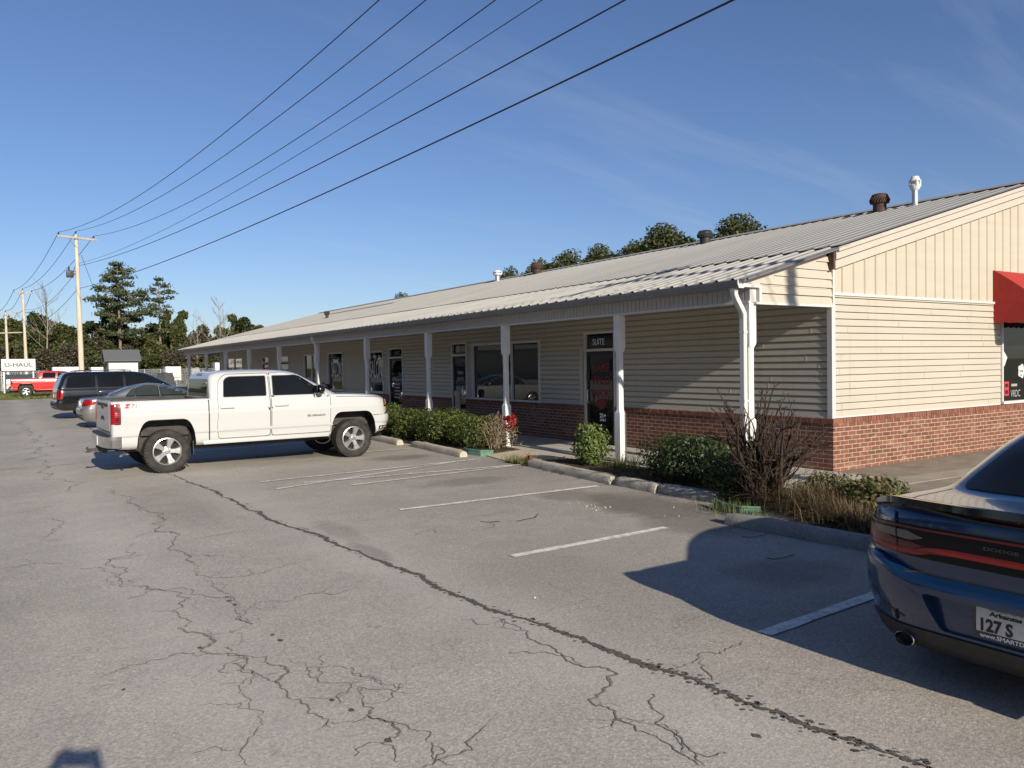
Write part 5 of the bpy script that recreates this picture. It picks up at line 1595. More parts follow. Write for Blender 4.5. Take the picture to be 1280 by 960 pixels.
for n in 'ABCEFGHNP':      # short side branches
    for q in CRACKS[n][1:-1:2]:
        a = rr.uniform(0, 6.28); l = rr.uniform(.12, .45)
        k += 1; cm.add(*crack_mesh([q, (q[0]+cos(a)*l*.5+rr.gauss(0, .04), q[1]+sin(a)*l*.6), (q[0]+cos(a+.4)*l, q[1]+sin(a+.4)*l*1.3)], .007, .004, .9, .035, k))
cm.build('hairline_cracks', CRACK2, lot)
# black pits strung along a hairline
cm = MB()
for x, y, r in [(1.47, 6.42, .015), (1.46, 6.3, .022), (1.47, 6.17, .018), (1.51, 5.32, .016), (1.52, 5.18, .020), (1.47, 4.08, .014), (1.51, 3.90, .017), (1.53, 3.48, .018), (.55, 4.9, .012), (2.95, 5.45, .012), (1.05, 5.35, .018), (3.0, 2.5, .018)]:
    cm.add([(x+r*cos(q)*rr.uniform(.7, 1.2), y+r*1.4*sin(q)*rr.uniform(.7, 1.2), .0042) for q in [i*.63 for i in range(10)]], [tuple(range(10))])
cm.build('tar_spots', CRACK, lot)
# painted lines
def stripe(p, q, w=.10, z=.008):
    p = Vector(p); q = Vector(q); d = (q-p).normalized(); n = Vector((-d.y, d.x))*w/2
    k = max(2, int((q-p).length/.12)); vs = []; rr = random.Random(int(p.x*100+p.y*77))
    for i in range(k+1):
        c = p+(q-p)*i/k; e = n*rr.uniform(.9, 1.08)
        vs += [(*(c+e), z), (*(c-e), z)]
    return mobj('painted_line', vs, [(2*i, 2*i+1, 2*i+3, 2*i+2) for i in range(k)], LINE, lot)
for i, n in enumerate(('s0', 's1', 's2', 'a', 'b', 'c', 'd', 'e')):
    stripe(*STRIPES[n], .105 if n[0] == 's' else .075, .008+.0007*i)
for y in (18.4, 21.3, 24.0, 26.9, 30.6, 33.2, 38.4): stripe((3.2, y), (7.4, y+.05), .1, .008)
# white grit and litter scraps near the stops
cm = MB(); rr = random.Random(4)
for (cx, cy, sx, sy, n) in ((6.18, 7.72, .10, .22, 24), (7.1, 6.15, .25, .35, 16), (6.8, 5.6, .5, .2, 14), (3.2, 6, .6, 3, 8), (5.2, 12.5, 1.2, 1, 8)):
    for _ in range(n):
        x, y, s = rr.gauss(cx, sx), rr.gauss(cy, sy), rr.uniform(.004, .013)
        cm.add([(x+s, y, .005), (x, y+s, .005), (x-s, y, .005), (x, y-s, .005), (x, y, .005+s)], [(0, 1, 4), (1, 2, 4), (2, 3, 4), (3, 0, 4)])
cm.build('loose_grit', GRIT, lot)
cm = MB()
for (x, y, a, l) in ((4.97, 7.45, .5, .5), (4.8, 7.55, 2.4, .25), (6.6, 5.3, 2.8, .35), (6.1, 4.6, 2.9, .35)):
    p = [Vector((x+l*t*cos(a)+.05*sin(7*t+x), y+l*t*sin(a)+.04*cos(5*t), .012)) for t in (0, .25, .5, .75, 1)]
    cm.tube(p, .0032, 5)
tw = cm.build('fallen_twigs', STEM, lot)

# ------------------------------------------------------------------ walkway, planting bed, pads
walk = structure(MB().box(9.12, FX-.076, GY-.9, YE+1.2, -.05, .022).build('porch_walkway', CONC))
path = structure(MB().prism([(7.85, 12.25), (9.1195, 11.55), (9.1195, 13.65), (8.05, 13.35)], 'z', -.05, .020).build('path', CONC_TAN))
bed1 = structure(MB().prism([(7.72, 5.6), (7.78, 12.2), (9.119, 11.5), (9.119, 4.4), (7.1, 4.05), (7.0, 5.6)], 'z', -.05, .030).build('planting_bed', SOIL))
bed2 = structure(MB().prism([(7.95, 13.45), (7.95, 27), (9.119, 27), (9.119, 13.75)], 'z', -.05, .030).build('planting_bed', SOIL))
pad = structure(MB().prism([(9.12, 4.2), (40, 4.2), (40, GY-.07), (FX-.07, GY-.07), (FX-.07, GY-.901), (9.12, GY-.901)], 'z', -.05, .015).build('side_pavement', CONC_DK))
mb = MB(); mb.prism([(9.2, 6.35), (14.5, 6.05), (14.5, 6.45), (9.2, 6.84)], 'z', .012, .022); structure(mb.build('pavement_edge', PALEBAND))
structure(MB().prism([(9.121, 27), (7.95, 27), (7.95, 49.5), (9.119, 49.5)], 'z', -.05, .016).build('side_pavement', CONC))

# ------------------------------------------------------------------ wheel stops
def wheel_stop(p, q, mat, label, w=.19, h=.13, chip=0.0):
    p = Vector((*p, 0)); q = Vector((*q, 0)); d = (q-p); Ln = d.length; ang = math.atan2(d.y, d.x)
    mb = MB(); prof = rpoly([(-w/2, 0), (-w/2*.96, h*.55), (-w/2*.62, h), (w/2*.62, h), (w/2*.96, h*.55), (w/2, 0)], [0, .03, .05, .05, .03, 0], 4)
    n = 22; vs = []; fs = []; m = len(prof); rr = random.Random(int(p.x*100))
    for i in range(n+1):
        t = i/n; x = Ln*t; e = min(1, min(t, 1-t)*n/1.2); sc = .86+.14*e
        for a, b in prof:
            k = 1+.07*noise.noise(Vector((x*3, a*8, b*8+p.y)))+.05*noise.noise(Vector((x*11, a*20, b*20+p.y)))
            vs.append((x, a*sc*k, b*sc*k))
    for i in range(n):
        for j in range(m-1): fs.append((i*m+j, i*m+j+1, (i+1)*m+j+1, (i+1)*m+j))
    fs.append(tuple(range(m))); fs.append(tuple(n*m+j for j in range(m))[::-1])
    mb.add(vs, fs); o = mb.build('wheel_stop', mat, None, 45)
    o.location = (p.x, p.y, .003); o.rotation_euler = (0, 0, ang)
    return tag(o, label, 'wheel stop', 'concrete wheel stops along the bays')
wheel_stop((7.62, 8.98), (7.86, 11.45), STOPC, 'pale concrete wheel stop in front of the small bright shrub and suite door')
wheel_stop((7.60, 7.98), (7.66, 8.86), STOPC, 'short pale concrete wheel stop fragment butted against a grey one')
wheel_stop((7.66, 6.95), (7.62, 7.94), STOPD, 'short grey concrete wheel stop before the dark round bush')
wheel_stop((6.86, 4.05), (6.74, 5.98), STOPD, 'weathered dark wheel stop half in shade beside the blue sedan')
wheel_stop((7.60, 13.42), (7.80, 16.0), STOPC, 'weathered concrete wheel stop at the near end of the hedge')
wheel_stop((7.66, 16.45), (7.80, 18.9), STOPC, 'concrete wheel stop just past the white pickup front tyre')

# ------------------------------------------------------------------ foliage helpers
def leaf_quads(pts, size, seed, flat=0.0, aspect=1.6, dirs=None):
    """leaf-sized faces at the given points"""
    rr = random.Random(seed); vs = []; fs = []
    for i, p in enumerate(pts):
        s = size*rr.uniform(.6, 1.3)
        n = Vector((rr.gauss(0, 1), rr.gauss(0, 1), rr.gauss(0, 1)+flat)).normalized()
        if dirs is not None: n = (n*.8+dirs[i]).normalized()
        u, v, _ = frame_of(n); a = rr.uniform(0, 2*pi); u2 = u*cos(a)+v*sin(a); v2 = v*cos(a)-u*sin(a)
        p = Vector(p); b = len(vs); l = s*aspect/2; w = s/2
        vs += [p-u2*l, p+v2*w*.9-n*s*.05, p+u2*l, p-v2*w*.9-n*s*.05]
        fs.append((b, b+1, b+2, b+3))
    return vs, fs

def lumpy_points(rx, ry, rz, n, seed, box=.5, shell=.45, lumps=.22, zmin=0.03):
    """points inside a lumpy, clipped-bush volume, denser near its surface"""
    rr = random.Random(seed); pts = []; dirs = []
    while len(pts) < n:
        d = Vector((rr.gauss(0, 1), rr.gauss(0, 1), rr.gauss(0, 1))).normalized()
        # superellipsoid radius (boxier when box is larger)
        e = 2+4*box
        k = (abs(d.x)**e+abs(d.y)**e+abs(d.z)**e)**(-1/e)
        k *= 1+lumps*noise.noise(d*2.2+Vector((seed*3.1, 0, 0)))+.5*lumps*noise.noise(d*5+Vector((0, seed*1.7, 0)))
        r = 1-abs(rr.gauss(0, shell*.5))
        if r < .1: continue
        if rr.random() < .06: r *= rr.uniform(1.02, 1.10)
        p = Vector((d.x*k*r*rx, d.y*k*r*ry, rz+d.z*k*r*rz))
        if p.z < zmin: continue
        pts.append(p); dirs.append(d)
    return pts, dirs

def shrub(name, loc, rx, ry, rz, n, leaf, mat, seed, label, group=None, box=.5, lumps=.2, stems=True, cat='shrub'):
    e = empty(name, (loc[0], loc[1], loc[2] if len(loc) > 2 else .03))
    tag(e, label, cat, group)
    pts, dirs = lumpy_points(rx, ry, rz, n, seed, box, lumps=lumps)
    vs, fs = leaf_quads(pts, leaf, seed, .3, 1.6, dirs)
    mobj('foliage', vs, fs, mat, e)
    if stems:
        mb = MB(); rr = random.Random(seed)
        for _ in range(16):
            a = rr.uniform(0, 2*pi); q = rr.uniform(.2, .8)
            mb.tube([(rr.uniform(-.05, .05), rr.uniform(-.05, .05), -.03), (cos(a)*rx*q*.5, sin(a)*ry*q*.5, rz*.8), (cos(a)*rx*q, sin(a)*ry*q, rz*1.5)], [.012, .009, .004], 5)
        mb.build('stem', STEM, e)
    return e
# clipped hedge of four boxwoods between the porch posts
HG = 'clipped boxwoods in the hedge'
shrub('boxwood', (8.52, 19.15), .54, .66, .385, 5600, .034, LEAF_BOX, 1, 'clipped boxwood at the far end of the hedge, beside the pickup nose', HG, .42, .30)
shrub('boxwood', (8.56, 17.55), .54, .62, .345, 5600, .034, LEAF_BOX, 2, 'clipped boxwood second in from the pickup end of the hedge', HG, .42, .30)
shrub('boxwood', (8.58, 16.05), .54, .64, .385, 5600, .034, LEAF_BOX, 3, 'clipped boxwood second in from the path end of the hedge', HG, .42, .30)
shrub('boxwood', (8.62, 14.75), .48, .56, .34, 4000, .034, LEAF_BOX, 4, 'clipped boxwood with a bare twiggy side at the path end of the hedge', HG, .5)
def twigs(name, loc, n, h, spread, mat, seed, label, cat, r=.006, group=None, depth=2, knob=False, bend=.6):
    e = empty(name, loc); tag(e, label, cat, group); rr = random.Random(seed); mb = MB()
    def grow(p, d, l, r, k):
        q = [p]
        for i in range(3):
            d = (d+Vector((rr.gauss(0, .20), rr.gauss(0, .20), rr.gauss(.06, .12)))).normalized(); q.append(q[-1]+d*l/3)
        mb.tube(q, [r, r*.85, r*.72, r*.55], 5)
        if k > 0:
            for _ in range(rr.choice((2, 3, 3))):
                i = rr.choice((1, 2, 3, 3)); nd = (d+Vector((rr.gauss(0, bend), rr.gauss(0, bend), rr.gauss(.1, .4)))).normalized()
                grow(q[i], nd, l*rr.uniform(.45, .75), r*.62, k-1)
        elif knob:
            for _ in range(2):
                nd = (d+Vector((rr.gauss(0, .7), rr.gauss(0, .7), rr.gauss(.2, .4)))).normalized()
                mb.tube([q[-1], q[-1]+nd*l*.22], [r*.6, r*.35], 4)
    for _ in range(n):
        a = rr.uniform(0, 2*pi); b = rr.uniform(0, 1)**.7*spread
        d = Vector((cos(a)*b, sin(a)*b, 1)).normalized()
        grow(Vector((rr.gauss(0, .08), rr.gauss(0, .08), -.02)), d, h*rr.uniform(.45, .7), r, depth)
    mb.build('stem', mat, e)
    return e
twigs('dry_bush', (8.80, 14.15, .03), 34, .70, .75, m_bark('pale_dry_stem', (.22, .17, .11), (.38, .31, .21), (20, 20, 6)), 21, 'dry brown twiggy bush round the foot of the middle porch post', 'bush', .007, None, 2)
pts, dirs = lumpy_points(.42, .42, .36, 900, 31); vs, fs = leaf_quads(pts, .03, 31); mobj('foliage', vs, fs, DRY, bpy.data.objects['dry_bush'])
shrub('leafy_shrub', (8.62, 10.72), .27, .30, .36, 2400, .040, LEAF_LT, 5, 'small bright green leafy shrub in front of the suite door by a porch post', None, .25, .3)
shrub('dark_shrub', (8.55, 8.3), .48, .74, .34, 6800, .034, LEAF_DK, 6, 'wide dark green rounded bush in the bed near the brick wall', None, .35, .3)
shrub('dark_shrub', (7.95, 6.9), .38, .42, .28, 3400, .032, LEAF_DK, 7, 'low dark bush tangled under the cut-back bare shrub', None, .3, .35)
# the cut-back bare shrub: thick knobby stems and a thicket of thin ones
bs = twigs('cut_back_shrub', (7.80, 6.35, .03), 28, 1.10, .32, STEM, 41, 'bare dark cut-back shrub with knobby pruned stems at the porch corner', 'shrub', .027, None, 2, True, .36)
o2 = twigs('twig_tmp', (0, 0, 0), 60, .85, .45, STEM, 43, None, None, .007, None, 2)
t2 = o2.children[0]; t2.parent = bs; t2.name = 'fine_twigs'; bpy.data.objects.remove(o2)
def dry_clump(name, loc, n, h, spread, mat, seed, label, cat):
    e = empty(name, loc); tag(e, label, cat); rr = random.Random(seed); vs = []; fs = []
    for _ in range(n):
        a = rr.uniform(0, 2*pi); b = abs(rr.gauss(0, spread)); l = h*rr.uniform(.5, 1.1); w = rr.uniform(.0025, .005)
        x, y = rr.gauss(0, .12), rr.gauss(0, .22); dx, dy = cos(a)*b, sin(a)*b; sx, sy = -sin(a)*w, cos(a)*w
        P = [Vector((x+dx*t*t*l*1.2, y+dy*t*t*l*1.2, l*(t-.35*b*t*t))) for t in (0, .4, .75, 1)]
        k = len(vs)
        for i, p in enumerate(P): vs += [p+Vector((sx, sy, 0))*(1-i*.25), p-Vector((sx, sy, 0))*(1-i*.25)]
        fs += [(k+2*i, k+2*i+1, k+2*i+3, k+2*i+2) for i in range(3)]
    mobj('foliage', vs, fs, mat, e)
    return e
dry_clump('dry_grass_clump', (7.80, 5.72, .03), 1500, .42, 1.1, DRY, 51, 'clump of dry straw-coloured grass beside the bare shrub', 'grass clump')
dry_clump('dry_grass_clump', (7.62, 5.1, .03), 900, .30, 1.1, DRY, 52, 'low sprawl of dry grass behind the weathered wheel stop', 'grass clump')
shrub('weedy_shrub', (8.25, 5.2), .33, .36, .22, 2200, .032, LEAF_MIX, 8, 'low weedy shrub of green and reddish leaves next to the blue sedan', None, .2, .4)
shrub('weedy_shrub', (8.3, 5.85), .30, .34, .20, 1500, .032, LEAF_MIX, 9, 'small weedy shrub half hidden behind the dry grass clump', None, .2, .4)
# strappy weeds at the post foot and between the stops
def tuft(name, loc, n, h, mat, seed, label): return dry_clump(name, loc, n, h, .55, mat, seed, label, 'weed')
tuft('weed_tuft', (8.86, 10.1, .03), 240, .26, GRASS, 61, 'tuft of green weeds at the foot of the post by the suite door')
tuft('weed_tuft', (7.25, 6.3, .0), 320, .16, GRASS, 62, 'low green weeds in the gap between two wheel stops')
tuft('weed_tuft', (7.95, 11.9, .03), 260, .14, GRASS, 63, 'low weeds at the corner of the tan path')
# leaf litter over the bed
rr = random.Random(70); pts = [(rr.uniform(7.5, 9.1), rr.uniform(4.6, 12), .036) for _ in range(1300)]+[(rr.uniform(8.0, 9.1), rr.uniform(13.6, 20), .036) for _ in range(500)]
vs, fs = leaf_quads(pts, .032, 71, 4.0, 1.3)
lit = mobj('leaf_litter', vs, fs, LEAF_C); tag(lit, 'scattered brown leaf litter on the soil of the planting bed', 'leaf litter', None, 'stuff')
# green plastic bed edging, three loose pieces
def edging(pts, h, label):
    mb = MB(); P = [Vector((*p, 0)) for p in pts]
    for a, b in zip(P, P[1:]):
        d = (b-a).normalized(); n = Vector((-d.y, d.x, 0))*.008
        mb.add([a+n, a-n, b-n, b+n, a+n+Vector((0, 0, h)), a-n+Vector((0, 0, h)), b-n+Vector((0, 0, h*.96)), b+n+Vector((0, 0, h*.96))], [(0,1,2,3),(4,7,6,5),(0,4,5,1),(1,5,6,2),(2,6,7,3),(3,7,4,0)])
        mb.tube([a+Vector((0, 0, h)), b+Vector((0, 0, h*.97))], .016, 6)
    o = mb.build('bed_edging', GREENPLAS, None, 40); return tag(o, label, 'garden edging', 'loose green edging strips')
edging([(7.98, 14.05), (7.90, 13.75), (7.95, 13.35), (8.15, 13.2)], .11, 'faded green plastic edging strip beside the tan path')
edging([(7.35, 6.75), (7.22, 6.5), (7.20, 6.2), (7.35, 6.05)], .10, 'faded green plastic edging strip in the gap between wheel stops')
edging([(7.95, 5.35), (7.72, 4.95), (7.62, 4.6), (7.70, 4.25)], .13, 'faded green plastic edging strip right behind the blue sedan corner')
# red artificial flowers
def flowers(loc, n, r, h, seed, label):
    e = empty('red_flowers', loc); tag(e, label, 'flowers'); rr = random.Random(seed); vs = []; fs = []; mb = MB()
    for _ in range(n):
        d = Vector((rr.gauss(0, 1), rr.gauss(0, 1), rr.gauss(0, .7))).normalized(); c = Vector((0, 0, h))+d*r*rr.uniform(.5, 1)
        mb.tube([(0, 0, 0), (c.x*.4, c.y*.4, c.z*.6), c], .003, 4)
        ps = [c+Vector((rr.gauss(0, .03), rr.gauss(0, .03), rr.gauss(0, .03))) for _ in range(9)]
        v, f = leaf_quads(ps, .055, rr.randrange(9999)); b = len(vs); vs += v; fs += [tuple(i+b for i in q) for q in f]
    mobj('petals', vs, fs, REDFLOWER, e); mb.build('stem', STEM, e); return e
flowers((8.95, 13.78, .03), 16, .16, .56, 81, 'bunch of red artificial flowers beside the middle porch post')
flowers((7.98, 11.72, .03), 4, .05, .06, 82, 'small red artificial flower lying at the corner of the tan path')
# smokers' urn by the second door
u = empty('smokers_urn', (10.75, 19.25, .022)); tag(u, 'tall beige smokers urn standing by the dark door behind the hedge', 'ash urn')
mb = MB(); mb.lathe([(.20, 0), (.20, .05), (.14, .16), (.085, .32), (.075, .9), (.085, .93)], 18, 'z'); mb.build('base', BEIGE, u, 40)
mb = MB(); mb.lathe([(.088, .93), (.095, .95), (.095, 1.04), (.06, 1.08), (.002, 1.09)], 18, 'z'); mb.build('cap', BEIGE, u, 40)
# red potted flowers below the salon window
flowers((10.75, 29.6, .02), 12, .20, 1.0, 84, 'red flower arrangement under the far salon window')
# ------------------------------------------------------------------ the photographer, standing right behind the phone (only the shadow is seen)
def photographer():
    e = empty('person', (0, 0, 0), -radians(33.2))     # local +y = the way they look
    tag(e, 'person in grey shirt and jeans holding up a phone, casting the shadow at lower left', 'person')
    V = []; E = []; Rr = []
    def add(p, r, par=None):
        V.append(p); Rr.append(r)
        if par is not None: E.append((par, len(V)-1))
        return len(V)-1
    B = -.47
    pel = add((0, B, .96), (.165, .125)); w = add((0, B+.01, 1.12), (.15, .11), pel); ch = add((0, B+.015, 1.30), (.175, .125), w); sh = add((0, B, 1.42), (.125, .09), ch)
    nk = add((0, B+.01, 1.50), (.056, .056), sh); hd = add((0, B+.035, 1.585), (.078, .088), nk); h2 = add((0, B+.03, 1.66), (.083, .095), hd); add((0, B+.02, 1.715), (.06, .07), h2)
    for s in (-1, 1):
        hip = add((s*.095, B, .88), (.105, .10), pel); kn = add((s*.11, B+.02, .49), (.066, .068), hip); an = add((s*.12, B-.02, .09), (.044, .048), kn); add((s*.13, B+.06, .035), (.043, .035), an); add((s*.135, B+.15, .03), (.036, .026), len(V)-1)
        sd = add((s*.175, B, 1.405), (.068, .066), sh); el = add((s*.235, B+.14, 1.19), (.046, .046), sd); wr = add((s*.115, B+.36, 1.60), (.029, .031), el); pm = add((s*.098, B+.405, 1.665), (.028, .036), wr)
        for k, (dx, dz, l) in enumerate(((0, .052, .9), (.004, .034, 1.0), (.004, .014, .95), (0, -.006, .8))):
            a = add((s*(.088+dx), B+.43, 1.672+dz), .0095, pm); b = add((s*(.080-.004*l), B+.452, 1.674+dz), .0085, a); add((s*(.080-.030*l), B+.455, 1.675+dz), .0075, b)
        a = add((s*.078, B+.40, 1.640), .012, pm); b = add((s*.058, B+.408, 1.640), .0105, a); add((s*.036, B+.418, 1.648), .009, b)
    me = bpy.data.meshes.new('body'); me.from_pydata(V, E, []); o = bpy.data.objects.new('body', me); COL.objects.link(o)
    md = o.modifiers.new('skin', 'SKIN'); md.use_smooth_shade = True
    for i, sv in enumerate(me.skin_vertices[0].data):
        r = Rr[i]; sv.radius = r if isinstance(r, tuple) else (r, r); sv.use_root = (i == 0)
    o.modifiers.new('sub', 'SUBSURF').levels = 2
    bpy.context.view_layer.update()
    nm = bpy.data.meshes.new_from_object(o.evaluated_get(bpy.context.evaluated_depsgraph_get()))
    bpy.data.objects.remove(o); bpy.data.meshes.remove(me)
    skin = plain('skin', (.45, .27, .19), .55, var=.05); shirt = plain('grey_shirt', (.10, .105, .115), .9, var=.1); jeans = plain('denim', (.035, .05, .09), .9, var=.15); shoe = plain('dark_shoe', (.02, .02, .02), .7)
    nm.materials.clear()
    for m in (shirt, jeans, skin, shoe): nm.materials.append(m)
    for p in nm.polygons:
        c = p.center; p.use_smooth = True
        arm = abs(c.x) < .16 and c.y > B+.26
        p.material_index = 3 if c.z < .075 else 1 if c.z < 1.0 else 2 if (c.z > 1.475 or (arm and c.z > 1.42)) else 0
    nm.name = 'body'; b = link(bpy.data.objects.new('body', nm), e)
    hr = MB(); bm = bmesh.new(); bmesh.ops.create_uvsphere(bm, u_segments=18, v_segments=12, radius=1)
    bmesh.ops.delete(bm, geom=[v for v in bm.verts if v.co.z < -.15 or (v.co.y > .55 and v.co.z < .45)], context='VERTS')
    for v in bm.verts: v.co = Vector((v.co.x*.092, v.co.y*.105, v.co.z*.095))
    hr.bm(bm, Matrix.Translation((0, B+.015, 1.675))); hr.build('hair', plain('brown_hair', (.05, .03, .02), .8), e, 60)
    fc = MB(); fc.tube([(0, B+.115, 1.655), (0, B+.140, 1.625), (0, B+.118, 1.615)], [.008, .014, .010], 8)
    for s in (-1, 1):
        fc.lathe([(.001, -.01), (.022, -.006), (.030, .0), (.022, .006), (.001, .01)], 10, 'x', (s*.088, B+.025, 1.63))
    fc.build('face_features', skin, e, 60)
    for s in (-1, 1):
        ey = MB(); ey.lathe([(.001, -.006), (.010, -.003), (.012, 0), (.010, .003), (.001, .006)], 10, 'y', (s*.030, B+.118, 1.655)); ey.build('eye', plain('eye_dark', (.03, .02, .02), .2) if s < 0 else bpy.data.materials['eye_dark'], e, 60)
    mo = MB(); mo.tube([(-.022, B+.112, 1.582), (0, B+.118, 1.579), (.022, B+.112, 1.582)], .006, 6); mo.build('mouth', plain('lips', (.30, .12, .10), .5), e, 60)
    ph = empty('mobile_phone', (0, 0, 0), -radians(33.2)); tag(ph, 'black mobile phone held up sideways in the hands of the person', 'phone')
    m = MB(); m.box(-.076, .076, -.032, -.022, 1.652, 1.728, .004); m.build('case', BLACKP, ph, 40)
    m = MB(); m.box(-.071, .071, -.0345, -.0325, 1.656, 1.724); m.build('screen', BLACKG, ph)
photographer()
# ------------------------------------------------------------------ utility poles and wires
def utility_pole(x, y, h, arm, label, extras=(), arm_len=2.2, arm_dir=(1, .05), lean=(0, 0), r0=.17, r1=.11):
    e = empty('utility_pole', (x, y, 0)); tag(e, label, 'utility pole')
    tp = Vector((lean[0], lean[1], h)); mb = MB()
    mb.tube([(0, 0, -.3), tuple(tp*.33), tuple(tp*.66), tuple(tp)], [r0, r0*.86+r1*.14, (r0+r1)/2*.95, r1], 14); mb.build('pole', POLEW, e, 40)
    d = Vector((arm_dir[0], arm_dir[1], 0)).normalized(); c = tp+Vector((0, 0, -.22))-Vector((-d.y, d.x, 0))*.16
    m = MB(); m.bar(c-d*arm_len/2, c+d*arm_len/2, .10, .125); ca = m.build('crossarm', POLEG, e)
    for s in (-1, 1):
        b = MB(); b.bar(c+d*s*.62+Vector((0, 0, -.05)), tp+Vector((0, 0, -.85))-Vector((-d.y, d.x, 0))*.12, .035, .02); b.build('brace', GALV, e)
    pts = []
    for off, dz in ((-arm_len*.46, .06), (0, .36), (arm_len*.43, .06)):
        p = c+d*off+Vector((0, 0, dz)) if off else tp+Vector((0, 0, .05))
        i = MB(); i.lathe([(.018, -.02), (.018, .06), (.045, .07), (.055, .10), (.035, .13), (.05, .15), (.02, .19), (.002, .2)], 10, 'z', tuple(p)); i.build('insulator', DKGREY, ca if False else e, 40)
        pts.append(Vector((x, y, 0))+p+Vector((0, 0, .19)))
    return e, pts
pole1, A1 = utility_pole(4.78, 60, 10.9, 1, 'tall pale wooden utility pole with dark transformer brackets, behind the black wagon', arm_dir=(1, .35), arm_len=2.5, lean=(-.12, 0))
mb = MB()
for dz, dx in ((8.25, -.32), (8.45, -.42)):
    mb.bar((-.10, 0, dz), (dx-.25, -.05, dz+.08), .05, .05)
mb.box(-.75, -.32, -.2, .15, 8.05, 8.50, .05); mb.tube([(-.6, -.1, 8.5), (-.6, -.1, 8.75)], .05); mb.tube([(-.35, 0, 8.45), (-.2, 0, 8.85), (-.1, 0, 8.9)], .02)
mb.build('switch_box', BLACKP, pole1, 40)
pole2, A2 = utility_pole(2.72, 100, 10.6, 1, 'middle distance utility pole above the white sign', arm_dir=(1, .25), arm_len=1.9, lean=(-.15, 0))
mb = MB(); mb.tube([(0, 0, 8.2), (.7, -.05, 8.35)], .03); mb.lathe([(.02, 8.28), (.14, 8.33), (.12, 8.42), (.02, 8.48)], 10, 'z', (.8, -.05, 0)); mb.build('street_lamp_arm', DKGREY, pole2, 40)
pole3, A3 = utility_pole(1.12, 108, 8.7, 1, 'farthest utility pole with a double crossarm near the left end of the trees', arm_dir=(1, .25), arm_len=2.6, lean=(-.1, 0))
m = MB(); m.bar((-1.5, -.15, 6.3), (1.5, -.1, 6.45), .10, .12); m.build('crossarm', POLEG, pole3)
pole0, A0 = utility_pole(9.15, -6.0, 10.9, 1, 'wooden utility pole beside the gable end, its wires running back along the lot', arm_dir=(1, .05), arm_len=2.2)
def cable(p, q, sag, r, label, n=48):
    p = Vector(p); q = Vector(q); pts = []
    for i in range(n+1):
        t = i/n; c = p+(q-p)*t; pts.append(c+Vector((0, 0, -4*sag*t*(1-t))))
    mb = MB(); mb.tube(pts, r, 6); o = mb.build('power_line', WIRE, None, 60)
    return tag(o, label, 'cable', 'overhead cables between the poles')
nm = ('crossarm cable from the left insulator, highest and leftmost overhead', 'crossarm cable from the pole top, second from the left overhead', 'crossarm cable from the right insulator, third from the left overhead')
for i in range(3):
    cable(A1[i], A0[i], 1.95-.0*i, .0115, nm[i])
    cable(A1[i], A2[i], .8, .018, ('left', 'middle', 'right')[i]+' crossarm cable running back from the tall pole to the middle distance one')
    cable(A2[i], A3[i], .7, .022, ('left', 'middle', 'right')[i]+' crossarm cable between the two farther poles')
    far = A3[i]+Vector((-1.5, 60, 0)); cable(A3[i], far, .9, .026, ('left', 'middle', 'right')[i]+' crossarm cable leaving the farthest pole behind the trees')
cable((4.75, 59.85, 9.0), (8.88, -5.9, 8.7), 1.15, .008, 'thinnest overhead cable, strung below the three crossarm cables')
cable((4.80, 59.85, 8.85), (8.95, -5.9, 7.6), .95, .0125, 'overhead cable second from the right, from the switch box height')
cable((4.80, 59.85, 7.35), (8.82, -5.85, 6.75), .70, .0145, 'thick lowest overhead cable, rightmost across the sky')
cable((4.70, 60.1, 8.6), (2.7, 100, 8.6), .9, .014, 'cable from the switch box back to the middle distance pole')
cable((4.72, 60.1, 7.4), (2.7, 100, 7.3), .9, .016, 'lowest cable from the tall pole back to the middle distance pole')
cable((4.95, 60.1, 9.6), (14, 118, 6.0), .8, .014, 'slanting cable running from the tall pole down into the trees')

